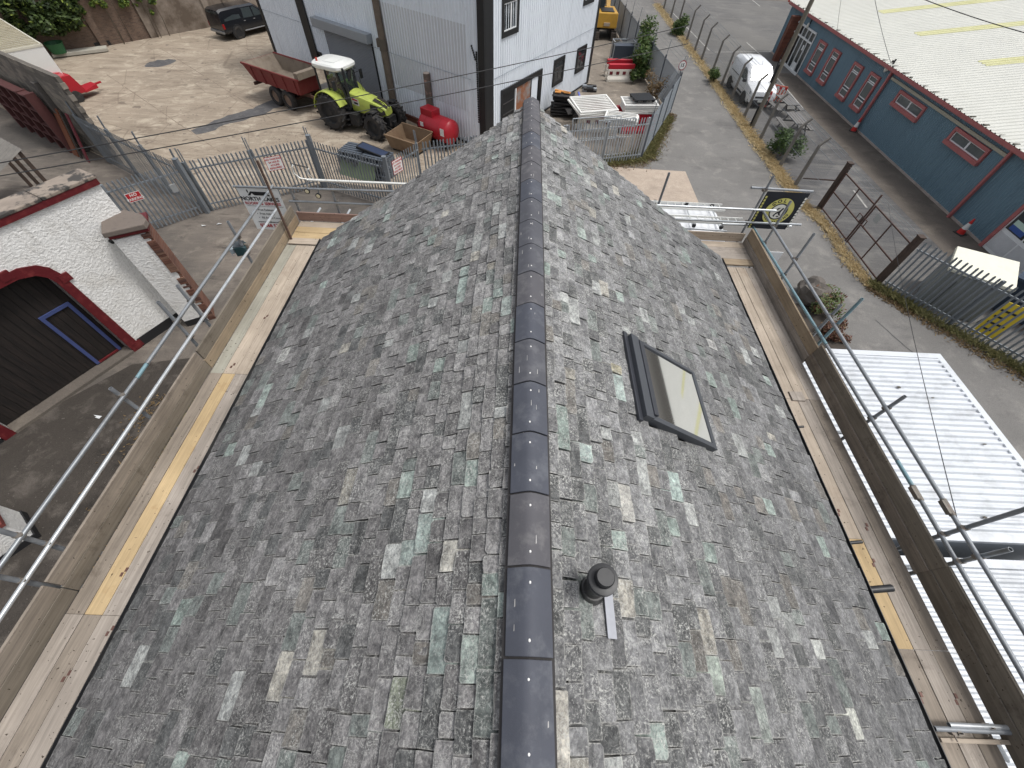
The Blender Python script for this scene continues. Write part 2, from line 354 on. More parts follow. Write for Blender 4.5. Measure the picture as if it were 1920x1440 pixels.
def one_slate(side, y, s, w, g, t, col):
    """outline in (y, s): tail (lower edge) first; returns verts, faces, per-vertex edge flag"""
    L = g*1.75; j = lambda a: rnd(-a, a)
    ch = [rnd(.006, .022) if random.random() < .35 else .003 for _ in range(2)]
    skew = j(.006)
    o = [(ch[0], j(.002)), (w*.33, j(.005)), (w*.66, j(.005)), (w-ch[1], j(.002)), (w+j(.002), ch[1]*.9), (w+j(.003)+skew*.5, L*.5), (w+skew, L), (skew, L), (j(.003)+skew*.5, L*.5), (j(.002), ch[0]*.9)]
    O, ey, es, n = roof_frame(side)
    lift = rnd(0, .016); tw = j(.012)
    def pt(a, b, z):
        nn = lift - (b/L)*(.020+t) + tw*(a/w-.5) + z
        return O + ey*(y+a) + es*(s+b) + n*nn
    cx, cy = w/2, L*.45; ins = .011
    inn = [(cx+(a-cx)*(1-min(.6, ins*2/w)), cy+(b-cy)*(1-min(.6, ins*2.2/L))) for a, b in o]
    k_ = len(o)
    top = [pt(a, b, j(.0012)-.001) for a, b in o]
    vs = [pt(a, b, -t) for a, b in o] + top + [pt(a, b, j(.0016)) for a, b in inn] + [pt(cx, cy, j(.002))] + [v.copy() for v in top]
    ed = [0.0]*k_ + [1.0]*k_ + [0.0]*(k_+1) + [0.0]*k_; T_ = 3*k_+1
    fs = []
    for i in range(k_):
        q = (i+1) % k_
        if i != 6: fs.append((i, q, T_+q, T_+i))
        fs.append((k_+i, k_+q, 2*k_+q, 2*k_+i)); fs.append((2*k_+i, 2*k_+q, 3*k_))
    if side < 0: fs = [tuple(reversed(f)) for f in fs]
    return vs, fs, ed
def slate_mesh(name, items):
    vs, fs, cols, offs, lic = [], [], [], [], []
    for (v, f, e, col, li) in items:
        o = len(vs); vs += v; fs += [tuple(i+o for i in q) for q in f]
        of = (rnd(0, 40), rnd(0, 40), rnd(0, 40))
        for x in e: cols += [col[0], col[1], col[2], x]; offs += of; lic.append(li)
    me = bpy.data.meshes.new(name); me.from_pydata([tuple(v) for v in vs], [], fs); me.materials.append(M_SLATE)
    a = me.attributes.new('Col', 'FLOAT_COLOR', 'POINT'); a.data.foreach_set('color', cols)
    a = me.attributes.new('Lich', 'FLOAT', 'POINT'); a.data.foreach_set('value', lic)
    a = me.attributes.new('Off', 'FLOAT_VECTOR', 'POINT'); a.data.foreach_set('vector', offs)
    return me
house = thing('slate_roofed_house', 'long stone building with mottled grey green slate roof between two scaffold platforms', 'building', (0, 3, 0))
HOFF = Vector((0, 3, 0))
SKY_Y0, SKY_Y1, SKY_X0, SKY_X1 = 2.06, 3.14, 1.14, 2.12
slates = []
for side in (-1, 1):
    s = -.035; i = 0
    while s < SL-.10:
        f = s/SL; g = .245*(1-f)+.108*f; g *= rnd(.94, 1.06)
        y = Y0-rnd(0, .25)
        while y < Y1:
            w = min(.42, max(.10, random.lognormvariate(math.log(.235*(1-f)+.185*f), .34)))
            if Y1-y-w < .07: w = Y1-y
            x = side*(EAVE_X-(s+g*.5)*math.cos(AL))
            if not (side > 0 and SKY_X0+.02 < x < SKY_X1-.02 and SKY_Y0-.02 < y+w/2 < SKY_Y1+.02):
                slates.append((side, y, s, w, g, rnd(.012, .027)))
            y += w+rnd(.005, .014)
        s += g; i += 1
# the 300 that show largest are parts of their own, the rest one part
def seen(sl):
    side, y, s, w, g, t = sl; O, ey, es, n = roof_frame(side); p = O+ey*(y+w/2)+es*(s+g/2); d = p-CAM
    z = d.dot(_fw); px = 960+F_PX*d.dot(_rt)/z; py = 720-F_PX*d.dot(_up)/z
    if not (-10 < px < 1930 and 0 < py < 1450): return 0
    return w*g*abs(d.normalized().dot(n))/d.length_squared
order = sorted(range(len(slates)), key=lambda i: -seen(slates[i]))
big = set(order[:300]); rest = []
FIXED = []   # pale and green slates that stand out in the photograph: pixel, colour
for px, py, col in ((868, 560, (150, 174, 164)), (935, 545, (140, 166, 156)), (800, 985, (150, 172, 163)), (850, 1060, (196, 190, 174)), (832, 1170, (142, 164, 156)),
                    (884, 1228, (160, 180, 168)), (740, 1350, (140, 150, 122)), (250, 1270, (168, 172, 168)), (1265, 930, (168, 196, 186)), (1345, 1240, (160, 176, 160)),
                    (1415, 1300, (150, 162, 152)), (1540, 1210, (196, 200, 192)), (1615, 1390, (196, 198, 184)), (1165, 720, (160, 184, 176)), (1095, 845, (160, 184, 176)),
                    (625, 455, (158, 176, 168)), (1060, 1360, (190, 182, 166)), (745, 1060, (172, 176, 172)), (540, 660, (176, 176, 170)), (765, 1030, (148, 168, 160)),
                    (1160, 690, (176, 164, 120)), (960, 560, (160, 178, 170)), (866, 520, (150, 174, 164)), (1170, 960, (176, 172, 162)), (1330, 650, (178, 176, 172))):
    d = ray(px, py); sd = -1 if px < 990 else 1; kk = sd*(RIDGE-EAVE_Z)/EAVE_X
    t = (RIDGE-kk*CAM.x-CAM.z)/(d.z+kk*d.x); p = CAM+d*t
    av = sum(col)/3; col = [v_*.55+av*.42 for v_ in col]; FIXED.append((sd, p.y, (EAVE_X-abs(p.x))/math.cos(AL), c3(*col)))
for idx, sl in enumerate(slates):
    side, y, s, w, g, t = sl
    col = slate_colour(side, s/SL, y)
    for sd, fy, fs_, fc in FIXED:
        if sd == side and y-.02 <= fy <= y+w and s <= fs_ < s+g: col = fc
    v, f, e = one_slate(side, y, s, w, g, t, col); li = min(1.0, max(.12, .30+.75*s/SL+random.gauss(0, .2)))
    if idx in big:
        c = sum(v, Vector())/len(v)
        me = slate_mesh('slate', [([q-c for q in v], f, e, col, li)])
        o = bpy.data.objects.new('slate', me); COL.objects.link(o); o.parent = house; o.location = c-HOFF
    else: rest.append(([q-HOFF for q in v], f, e, col, li))
o = bpy.data.objects.new('slates', slate_mesh('slates', rest)); COL.objects.link(o); o.parent = house; o['kind'] = 'stuff'

M_UNDER = mat('dark_underlay', c3(52, 50, 48), .9, var=.2)
M_WALL = mat('rubble_stone', c3(120, 112, 102), .9, var=.25, scale=3, fine=14, bump=.6, dirt=c3(70, 66, 60), damt=.6)
m = MB()
for side in (-1, 1):                                     # boarded deck under the slates
    O, ey, es, n = roof_frame(side)
    a = O+ey*Y0-n*.05+es*.03; b_ = O+ey*(Y1-.03)-n*.05+es*.03; c_ = b_+es*(SL-.05); d_ = a+es*(SL-.05)
    m.hexa([a-n*.04, b_-n*.04, c_-n*.04, d_-n*.04, a, b_, c_, d_])
put('roof_deck', m, M_UNDER, house, True)
put('side_wall', MB().box(-4.1, -3.6, Y0, 7.55, 0, 4.72), M_WALL, house, True); put('side_wall', MB().box(3.6, 4.1, Y0, 7.55, 0, 4.72), M_WALL, house, True)
m = MB(); m.prism([(-4.09, 0), (4.09, 0), (4.09, 4.82), (0, 7.38), (-4.09, 4.82)], 0, .35, frame((0, 7.54, 0), (1, 0, 0), (0, 0, 1)))
put('gable_wall', m, M_WALL, house, True)
M_BLACKP = mat('black_plastic', c3(34, 35, 37), .45, var=.2, scale=5, bump=.05, dirt=c3(90, 88, 84), damt=.35)
for side in (-1, 1):                                     # half-round gutters
    m = MB(); n_ = 8; pr = []
    for rr in (.062, .054):
        seq = [(rr*math.cos(math.pi+math.pi*i/n_), rr*math.sin(math.pi+math.pi*i/n_)) for i in range(n_+1)]
        pr += seq if rr == .062 else list(reversed(seq))
    m.prism(pr, 0, Y1-Y0, frame((side*(EAVE_X+.055), Y0, EAVE_Z-.055), (1, 0, 0), (0, 0, 1)) @ Matrix.Scale(-1, 4, (0, 0, 1)))
    put('gutter', m, M_BLACKP, house, True, True, auto=40)
    m = MB(); m.box(side*4.10, side*4.16, Y0, Y1-.1, 4.60, 4.755); put('fascia', m, M_UNDER, house, True)
# ridge: clay tiles bedded in dark mortar
M_RIDGE = mat('ridge_tile', c3(78, 79, 85), .72, var=.14, scale=5, fine=60, bump=.15, dirt=c3(130, 130, 132), damt=.30, dscale=7)
RT = [M_RIDGE, mat('ridge_tile_blue', c3(72, 75, 84), .7, var=.14, scale=5, fine=60, bump=.15, dirt=c3(124, 126, 130), damt=.35, dscale=6), mat('ridge_tile_grey', c3(84, 83, 87), .74, var=.14, scale=4, fine=60, bump=.15, dirt=c3(132, 130, 128), damt=.35, dscale=8)]
M_MORT = mat('ridge_mortar', c3(58, 56, 56), .9, var=.2, fine=40, bump=.5)
def ridge_profile(off, half, n=9):
    pts = []
    for i in range(n):
        u = -1+2*i/(n-1); x = u*half; z = RIDGE+.048-(math.sqrt((x*.62)**2+.02**2)-.02)*1.0+off
        pts.append((x, z))
    return pts
def ridge_prism(y0, y1, half, off, th):
    up = ridge_profile(off, half); lo = [(x*.97, z-th) for x, z in reversed(up)]
    m = MB(); m.prism(up+lo, 0, -(y1-y0), frame((0, y0, 0), (1, 0, 0), (0, 0, 1))); return m
yj = .068-.455*4; cap_mesh = None
while yj < Y1+.02:
    m = ridge_prism(yj+.012, min(yj+.455, Y1+.03), .132, rnd(-.002, .002), .016)
    yw = rnd(-.012, .012); ox = rnd(-.003, .003); m.v = [Vector((v.x+ox+(v.y-yj-.22)*yw, v.y, v.z+(v.x*rnd(-.0005, .0005)))) for v in m.v]
    t = put('ridge_tile', m, random.choice(RT), house, True, True, bevel=.003, auto=35)
    for _ in range(random.choice((1, 2, 3))):
        ax_, ay_ = rnd(-.11, .11), yj+rnd(.05, .4); zz_ = RIDGE+.0495-(math.sqrt((ax_*.62)**2+.02**2)-.02); m = MB(); L_ = rnd(.008, .035); sl_ = -.62*(1 if ax_ > 0 else -1)
        dx_ = rnd(.002, .004); m.quad((ax_-dx_, ay_-L_, zz_-dx_*sl_), (ax_+dx_, ay_-L_*.8, zz_+dx_*sl_), (ax_+dx_*.7, ay_+L_, zz_+dx_*sl_*.7), (ax_-dx_*.6, ay_+L_*.8, zz_-dx_*sl_*.6)); put('scuff_mark', m, mat('pale_scuff', c3(172, 170, 168), .8), t, False).location = -HOFF
    for fy in (.085, .37):
        if yj+fy < Y1:
            m = MB(); m.sphere((rnd(-.004, .004), yj+fy, RIDGE+.047), .007, .009, .004, 8, 4); put('fixing_screw', m, mat('white_spot', c3(225, 224, 220), .6, var=.05), t, False).location = -HOFF
    yj += .455
put('ridge_mortar', ridge_prism(Y0, Y1, .146, -.020, .05), M_MORT, house, True)

# roof window
O, ey, es, n = roof_frame(1)
def rp(x, y, h): s_ = (EAVE_X-x)/math.cos(AL); return O+ey*y+es*s_+n*h
M_ALU = mat('grey_aluminium', c3(74, 77, 82), .42, .25, var=.06, bump=.03)
win = MB()
def rbar(mb, x0, x1, y0, y1, h0, h1):
    mb.hexa([rp(x1, y0, h0), rp(x1, y1, h0), rp(x0, y1, h0), rp(x0, y0, h0), rp(x1, y0, h1), rp(x1, y1, h1), rp(x0, y1, h1), rp(x0, y0, h1)])
rbar(win, SKY_X0-.01, SKY_X0+.085, SKY_Y0, SKY_Y1, -.03, .085)
rbar(win, SKY_X1-.05, SKY_X1, SKY_Y0, SKY_Y1, -.03, .06)
rbar(win, SKY_X0+.085, SKY_X1-.05, SKY_Y0, SKY_Y0+.06, -.03, .068)
rbar(win, SKY_X0+.085, SKY_X1-.05, SKY_Y1-.05, SKY_Y1, -.03, .068)
sk = put('roof_window', win, M_ALU, house, True, bevel=.006)
m = MB(); rbar(m, SKY_X0+.085, SKY_X0+.14, SKY_Y0+.05, SKY_Y1-.05, .05, .095); rbar(m, SKY_X0-.06, SKY_X0-.012, SKY_Y0-.04, SKY_Y1+.04, .0, .035)
put('cover_flashing', m, mat('dark_flashing', c3(62, 64, 70), .4, .3, var=.08), sk, True, bevel=.004)
m = MB(); m.quad(rp(SKY_X1-.05, SKY_Y0+.06, .05), rp(SKY_X1-.05, SKY_Y1-.05, .05), rp(SKY_X0+.14, SKY_Y1-.05, .05), rp(SKY_X0+.14, SKY_Y0+.06, .05))
put('pane', m, glass('window_glass', (.80, .86, .84), .75, .10), sk, True)
m = MB(); i0, i1, j0, j1 = SKY_X0+.085, SKY_X1-.05, SKY_Y0+.06, SKY_Y1-.05
for a, b_ in (((i0, j0), (i0, j1)), ((i0, j1), (i1, j1)), ((i1, j1), (i1, j0)), ((i1, j0), (i0, j0))):
    m.quad(rp(*a, .045), rp(*b_, .045), rp(*b_, -.45), rp(*a, -.45))
m.quad(rp(i0, j0, -.45), rp(i0, j1, -.45), rp(i1, j1, -.45), rp(i1, j0, -.45))
put('window_reveal', m, mat('white_reveal', c3(214, 216, 208), .7, var=.05), sk, True)
def blind_mat():  # wavy bands are a painted reflection of the corrugated roof
    b = NB('reflection_banded_blind'); wv = b.n('ShaderNodeTexWave', wave_type='BANDS', bands_direction='X'); wv.inputs['Scale'].default_value = 9; wv.inputs['Distortion'].default_value = 2.5; wv.inputs['Detail'].default_value = 2
    b.l(b.pos(), wv.inputs['Vector']); c = b.mix(b.ramp(wv.outputs['Fac'], .2, .8), c3(136, 132, 116), c3(166, 162, 146)); b.bsdf(c, .8); return b.m
m = MB(); NX = 10
for a in range(NX):
    xa, xb = i0+.26+(i1-.04-i0-.26)*a/NX, i0+.26+(i1-.04-i0-.26)*(a+1)/NX; ha, hb = -.05-.02*(a % 2), -.05-.02*((a+1) % 2)
    m.quad(rp(xa, j0+.03, ha), rp(xa, j1-.03, ha), rp(xb, j1-.03, hb), rp(xb, j0+.03, hb))
put('blind', m, blind_mat(), sk, True)
m = MB(); m.quad(rp(i0, j0+.02, -.30), rp(i0, j1-.02, -.30), rp(i0+.30, j1-.02, -.25), rp(i0+.30, j0+.02, -.25)); put('dark_interior', m, mat('painted_interior_shade', c3(52, 58, 62), .9, var=.3, scale=9), sk, True)  # dark sheet paints in the shade of the interior below the pane

# black flue with rain cap
fx, fy = .42, .46; fz = RIDGE-fx*math.tan(AL)
fl = MB(); fl.lathe([(.066, -.02), (.064, .10), (.056, .11), (.056, .20), (.060, .205), (.060, .235), (.055, .24), (.060, .245), (.060, .255), (.055, .26), (.060, .27), (.060, .28), (.055, .285), (.055, .34)], 20, Matrix.Translation((fx, fy, fz)))
flue = put('flue_pipe', fl, M_BLACKP, house, True, True, auto=40)
m = MB(); m.lathe([(.080, .33), (.088, .335), (.088, .345), (.074, .35), (.074, .36), (.086, .365), (.086, .375), (.062, .38), (.054, .38), (.054, .425), (.048, .435)], 24, Matrix.Translation((fx, fy, fz))); put('rain_cap', m, M_BLACKP, flue, True, True, auto=35)
M_LEAD = mat('lead_sheet', c3(128, 131, 138), .45, .3, var=.15, scale=7, fine=30, bump=.2)
m = MB(); rbar(m, .50, .565, .20, .60, .018, .023); m2 = put('lead_slate', m, mat('bright_lead', c3(170, 172, 178), .5, .1, var=.12, scale=8), flue, True)
m = MB(); m.lathe([(.098, -.06), (.082, .0), (.075, .09)], 20, Matrix.Translation((fx, fy, fz))); put('collar', m, M_BLACKP, flue, True, True, auto=35)
# lead apron of the stack that the camera looks over
for sd, x0, x1 in ((-1, .14, 1.05), (1, .14, .42)):
    O2, ey2, es2, n2 = roof_frame(sd); m = MB(); N = 8
    for a in range(N):
        xa, xb = x0+(x1-x0)*a/N, x0+(x1-x0)*(a+1)/N
        q = lambda x, y, h: O2+ey2*y+es2*((EAVE_X-x)/math.cos(AL))+n2*h
        e0, e1 = -.415+.008*math.sin(a*2.1)-.10*abs(xa), -.415+.008*math.sin((a+1)*2.1)-.10*abs(xb)
        m.hexa([q(xa, -.72, .016), q(xb, -.72, .016), q(xb, e1, .016), q(xa, e0, .016), q(xa, -.72, .022), q(xb, -.72, .022), q(xb, e1, .022), q(xa, e0, .022)])
    put('lead_apron', m, M_LEAD, house, True)
# pipe stubs that stick out past the eaves
for px, py, L, r_, nm in ((1592, 1018, .17, .024, 'tube_stub'), (1632, 1106, .27, .045, 'overflow_pipe'), (1495, 801, .10, .02, 'tube_stub')):
    p = P(px, py, 4.62); m = MB(); n_ = 14
    for ra, rb in ((r_, r_*.86),):
        vs = []; d = Vector((1, .10, .12)).normalized(); u = d.orthogonal().normalized(); w_ = d.cross(u)
        for rr, tt in ((r_, -.25), (r_, L), (r_*.84, L), (r_*.84, -.1)):
            vs += [p+d*tt+(u*math.cos(2*math.pi*i/n_)+w_*math.sin(2*math.pi*i/n_))*rr for i in range(n_)]
        m.add(vs, [(a*n_+i, a*n_+(i+1) % n_, (a+1)*n_+(i+1) % n_, (a+1)*n_+i) for a in range(3) for i in range(n_)])
    put(nm, m, M_BLACKP, house, True, True, auto=40)
# ================================================================ scaffolds
def wood(name, col, grain=1.0, stain=None, axis='Y', damt=.4):
    b = NB(name)
    v = b.scaled(30, 1.2, 30) if axis == 'Y' else b.scaled(1.2, 30, 30)
    g = b.noise(1.0, 6, .65, v, .4); n1 = b.noise(1.1, 5, .6)
    c = b.mix(b.ramp(g, .3, .72), k(col, 1-.34*grain), k(col, 1+.16*grain))
    c = b.mix(b.ramp(n1, .35, .7), b.mix(1.0, c, (.80, .79, .78), 'MULTIPLY'), b.mix(1.0, c, (1.10, 1.10, 1.10), 'MULTIPLY'))
    c = b.mix(b.math('MULTIPLY', b.ramp(b.noise(2.6, 6, .7), .56, .70), damt), c, stain or c3(80, 70, 62))
    c = b.mix(b.ramp(b.noise(24, 2, .5), .70, .74), c, c3(58, 48, 40))
    b.bsdf(c, .85, 0, g, .25, .006, .25); return b.m
WD = {}
for ax in 'XY':
    WD['grey'+ax] = wood('board_grey_'+ax, c3(166, 157, 147), axis=ax)
    WD['brown'+ax] = wood('board_brown_'+ax, c3(150, 140, 128), axis=ax, damt=.55)
    WD['yellow'+ax] = wood('board_yellow_'+ax, c3(192, 169, 131), .7, c3(150, 112, 66), ax, .35)
    WD['pale'+ax] = wood('board_pale_'+ax, c3(182, 169, 153), .8, c3(130, 112, 96), ax, .35)
    WD['green'+ax] = wood('board_greenish_'+ax, c3(160, 158, 146), .6, c3(190, 186, 176), ax, .3)
    WD['pink'+ax] = wood('board_pinkish_'+ax, c3(158, 132, 122), .8, None, ax, .3)
    WD['dark'+ax] = wood('board_dark_'+ax, c3(134, 126, 114), 1, c3(70, 62, 54), ax, .6)
    WD['tan'+ax] = wood('board_tan_'+ax, c3(164, 148, 126), .8, c3(120, 96, 70), ax, .35)
M_GALV = mat('galvanised_tube', c3(148, 152, 155), .42, .55, var=.16, scale=3, fine=20, bump=.08, dirt=c3(110, 112, 112), damt=.6, dscale=4)
M_BRIGHT = mat('new_galvanised_tube', c3(196, 200, 202), .36, .5, var=.08, scale=3, bump=.05, dirt=c3(140, 142, 142), damt=.4, dscale=5)
M_BLUET = mat('blue_painted_tube', c3(122, 152, 160), .5, .25, var=.15, dirt=c3(140, 144, 146), damt=.7, dscale=5)
M_DULL = mat('dull_tube', c3(142, 146, 150), .5, .25, var=.18, scale=3, fine=20, bump=.1, dirt=c3(112, 114, 116), damt=.6, dscale=4)
M_RUSTT = mat('rusty_tube', c3(92, 74, 66), .75, .2, var=.25, dirt=c3(110, 82, 64), damt=.6, dscale=8)
M_COUP = mat('coupler_steel', c3(122, 116, 108), .6, .3, var=.25, scale=8, dirt=c3(112, 74, 52), damt=.4, dscale=14)
M_IRON = mat('board_band', c3(110, 82, 74), .6, .4, var=.2)
TZ = 4.35
def board(root, x0, x1, y0, y1, z1, m, th=.038):
    g = .004; mb = MB(); mb.box(x0+g, x1-g, y0+.0015, y1-.0015, z1-th+rnd(-.002, .002), z1+rnd(-.004, .004))
    return put('board', mb, m, root, True, bevel=.004)
def toe(root, x, y0, y1, z0, z1, m, th=.036, lean=0.0):
    mb = MB(); mb.hexa([(x-th/2, y0, z0), (x+th/2, y0, z0), (x+th/2, y1, z0), (x-th/2, y1, z0), (x-th/2+lean, y0, z1), (x+th/2+lean, y0, z1), (x+th/2+lean, y1, z1), (x-th/2+lean, y1, z1)])
    return put('toe_board', mb, m, root, True, bevel=.004)
def tube(root, a, b, m=None, r=.027, name='tube', hollow=True):
    a, b = Vector(a), Vector(b); mb = MB(); n = 12; d = (b-a).normalized(); u = d.orthogonal().normalized(); w = d.cross(u); vs = []
    for rr, q in ((r*.82, a+d*.06), (r*.82, a), (r, a), (r, b), (r*.82, b), (r*.82, b-d*.06)):
        vs += [q+(u*math.cos(2*math.pi*i/n)+w*math.sin(2*math.pi*i/n))*rr for i in range(n)]
    mb.add(vs, [(s*n+i, s*n+(i+1) % n, (s+1)*n+(i+1) % n, (s+1)*n+i) for s in range(5) for i in range(n)])
    o = put(name, mb, m or M_GALV, root, True, True, auto=40); return o
def coupler_mesh():
    mb = MB(); mb.tube((0, -.028, 0), (0, .028, 0), .033, 10); mb.tube((.05, 0, -.028), (.05, 0, .028), .033, 10)
    mb.box(.0, .05, -.026, .026, -.026, .026); mb.tube((-.01, .012, .03), (.0, .012, .085), .008, 6); mb.tube((.05, .03, .012), (.05, .085, .012), .008, 6); mb.box(-.02, .02, -.012, .03, .026, .042)
    return mb.mesh('coupler', M_COUP)
COUP = coupler_mesh()
def coupler(root, p, sx=1):
    M = ROOTM[root.name].inverted() @ Matrix.Translation(p) @ Matrix.Rotation(0 if sx > 0 else math.pi, 4, 'Z'); return inst('coupler', COUP, root, M)
def band(root, x, y, z=TZ, w=.03, l=.05):
    mb = MB(); mb.box(x-w/2, x+w/2, y-l/2, y+l/2, z+.001, z+.007); mb.box(x-w/2+.03, x+w/2+.03, y-l/2+.06, y+l/2+.06, z+.001, z+.007); put('nail_plate', mb, M_IRON, root, True)

# ---- left side
sl = thing('scaffold', 'scaffold platform along the left eaves, with one yellow board and a green lamp', 'scaffold', (-5.2, 4, 0))
XE = [-4.84, -5.065, -5.29, -5.515]
TINT = [(-3.3, .44, ('grey', 'brown', 'grey')), (.44, 4.2, ('grey', 'yellow', 'brown')), (4.2, 7.99, ('pale', 'pale', 'green'))]
for y0, y1, cs in TINT:
    for i in range(3): board(sl, XE[i+1], XE[i], y0, y1, TZ, WD[cs[i]+'Y'])
    board(sl, -4.835, -4.775, y0, y1, TZ-.01, WD['paleY' if y0 > 4 else 'greyY'])
for yy, xx in ((.25, -4.88), (.9, -5.1), (2.35, -4.87), (4.35, -5.2), (-.2, -5.1), (5.6, -5.09)): band(sl, xx, yy)
for y0, y1, lo, hi in ((-3.2, .69, 'dark', 'brown'), (.70, 4.30, 'dark', 'brown'), (4.31, 8.9, 'tan', 'dark')):
    toe(sl, -5.545, y0, y1, TZ-.01, TZ+.215, WD[lo+'Y']); toe(sl, -5.55, y0+(.02 if y0 > 0 else 0), y1-.01, TZ+.222, TZ+.447, WD[hi+'Y'], lean=-.01)
for i, cs in enumerate(('pale', 'yellow', 'yellow', 'pale')):
    board(sl, -5.50, -1.6, 8.02+.228*i, 8.02+.228*(i+1), TZ+.02, WD[cs+'X'])
mb = MB(); mb.box(-5.53, -1.6, 8.945, 8.98, TZ+.03, TZ+.25); put('toe_board', mb, WD['pinkX'], sl, True, bevel=.004)
XR = -5.64
tube(sl, (XR, -3.2, 5.30), (XR, 3.35, 5.30), M_GALV); tube(sl, (XR, 3.36, 5.30), (XR, 3.62, 5.305), M_BLUET); tube(sl, (XR, 3.63, 5.305), (XR+.04, 8.62, 5.42), M_GALV)
tube(sl, (XR, -3.2, 4.93), (XR, 8.45, 4.97), M_BRIGHT)
STL = [(332, 535), (296, 566), (207, 728), (427, 415)]
XS = -5.70; tops = []
for px, py in STL: v = VX(px, py, XS); tops.append((v.y, v.z))
v = VX(124, 1031, XS); tops.append((v.y, 6.6)); v = VX(78, 1097, XS); tops.append((v.y, 6.3)); tops.append((-1.9, 6.2))
for y, z in tops:
    tube(sl, (XS, y, 0.0), (XS, y, z), M_DULL, name='standard')
    for zz in (5.30, 4.94): coupler(sl, (XS, y, zz), 1)
    tube(sl, (XS-.12, y+.05, TZ-.07), (-4.55, y+.05, TZ-.07), M_DULL, name='transom')
tube(sl, (-5.47, 7.98, 0), (-5.46, 8.26, 6.12), M_RUSTT, name='standard')
tube(sl, (-4.72, 1.2, 0), (-4.72, 1.2, TZ-.05), M_DULL, name='standard'); tube(sl, (-4.72, 6.9, 0), (-4.72, 6.9, TZ-.05), M_DULL, name='standard')
# gable-end guard rails
tube(sl, (-6.80, 9.02, 5.13), (-1.9, 9.02, 5.22), M_GALV); tube(sl, (-5.62, 9.02, 4.83), (-1.9, 9.02, 4.86), M_GALV)
for px, py in ((543, 352), (622, 357)):
    v = VY(px, py, 9.07); tube(sl, (v.x, 9.07, 0), (v.x, 9.07, v.z+.03), M_DULL, name='standard')
    for zz in (5.15, 4.84): coupler(sl, (v.x, 9.07, zz), 1)
for px, py, L in ((588, 392, .12), (646, 398, .14)):
    v = VY(px, py, 9.35); tube(sl, (v.x, 9.0, TZ-.05), (v.x+.05, 9.6, TZ-.02), M_BRIGHT)
# green lamp clamped to a standard
M_GREENP = mat('dark_green_plastic', c3(40, 66, 70), .4, var=.12, scale=6, bump=.03)
M_DKG = mat('dark_grey_plastic', c3(70, 76, 80), .5, var=.1, bump=.05)
v = VX(452, 466, -5.78)
lamp = thing('site_lamp', 'dark green box lamp clamped to the left guard rail', 'lamp', v, R(20))
mb = MB(); mb.prism([(-.11, -.10), (.10, -.10), (.12, .06), (.06, .10), (-.09, .09)], -.11, .11, frame((0, 0, 0), (1, 0, 0), (0, 0, 1))); put('housing', mb, M_GREENP, lamp, bevel=.012)
mb = MB(); mb.box(-.10, .09, -.10, .10, .09, .115); mb.box(-.07, .06, -.07, .07, .115, .125); put('lid', mb, M_DKG, lamp, bevel=.01)
mb = MB(); mb.box(-.20, -.12, -.07, .07, -.05, .06); put('lamp_glass', mb, mat('lamp_lens', c3(150, 160, 165), .2, var=.05), lamp, bevel=.008)
mb = MB(); mb.path([(-.12, .09, -.06), (-.19, .10, -.06), (-.19, -.10, -.06), (-.12, -.09, -.06)], .008); put('wire_guard', mb, M_DULL, lamp)
mb = MB(); mb.box(.06, .14, -.02, .02, .02, .06); mb.tube((.12, 0, .0), (.12, 0, .09), .035, 10); put('clamp', mb, M_COUP, lamp)

# ---- right side
sr = thing('scaffold', 'scaffold platform along the right eaves, above the white container roofs', 'scaffold', (5.2, 4, 0))
XE = [4.84, 5.065, 5.29, 5.515]
for y0, y1, cs in ((-3.3, .41, ('brown', 'grey', 'brown')), (.41, 4.2, (None, 'grey', 'brown')), (4.2, 7.95, ('pale', 'pale', 'grey'))):
    for i in range(3):
        if cs[i]: board(sr, XE[i], XE[i+1], y0, y1, TZ, WD[cs[i]+'Y'])
        else: board(sr, XE[i], XE[i+1], y0, 1.75, TZ, WD['yellowY']); board(sr, XE[i], XE[i+1], 1.75, y1, TZ, WD['paleY'])
    board(sr, 4.775, 4.835, y0, y1, TZ-.01, WD['paleY' if y0 > 4 else 'greyY'])
board(sr, 4.95, 5.2, 4.15, 4.35, TZ+.03, WD['greyY'])
for yy, xx in ((-.1, 5.28), (-.1, 4.86), (2.1, 4.87), (1.9, 5.2), (1.4, 5.05)): band(sr, xx, yy)
for y0, y1, lo, hi, x in ((-3.2, 1.30, 'dark', 'dark', 5.575), (1.30, 5.11, 'brown', 'dark', 5.57), (5.11, 8.94, 'grey', 'tan', 5.555)):
    dz = -.05 if y0 > 5 else (.03 if y0 > 1 else .05)
    toe(sr, x, y0, y1, TZ-.01+dz, TZ+.215+dz, WD[lo+'Y']); toe(sr, x+.012, y0, y1, TZ+.222+dz, TZ+.447+dz, WD[hi+'Y'], lean=.02)
for i, cs in enumerate(('tan', 'grey', 'grey', 'pale')):
    board(sr, 1.6, 5.52, 8.02+.228*i, 8.02+.228*(i+1), TZ+.02, WD[cs+'X'])
mb = MB(); mb.box(1.6, 5.50, 8.945, 8.98, TZ+.03, TZ+.25); put('toe_board', mb, WD['paleX'], sr, True, bevel=.004)
XR = 5.655
tube(sr, (XR, -3.2, 5.21), (XR, 1.95, 5.20), M_DULL); tube(sr, (XR, 1.96, 5.20), (XR, 9.15, 5.15), M_DULL)
tube(sr, (XR, -3.2, 4.92), (XR, 2.25, 4.92), M_DULL); tube(sr, (XR, 2.26, 4.92), (XR, 2.75, 4.91), M_BLUET); tube(sr, (XR, 2.76, 4.91), (XR, 5.1, 4.85), M_DULL); tube(sr, (XR, 5.11, 4.85), (XR, 9.3, 4.71), M_BLUET)
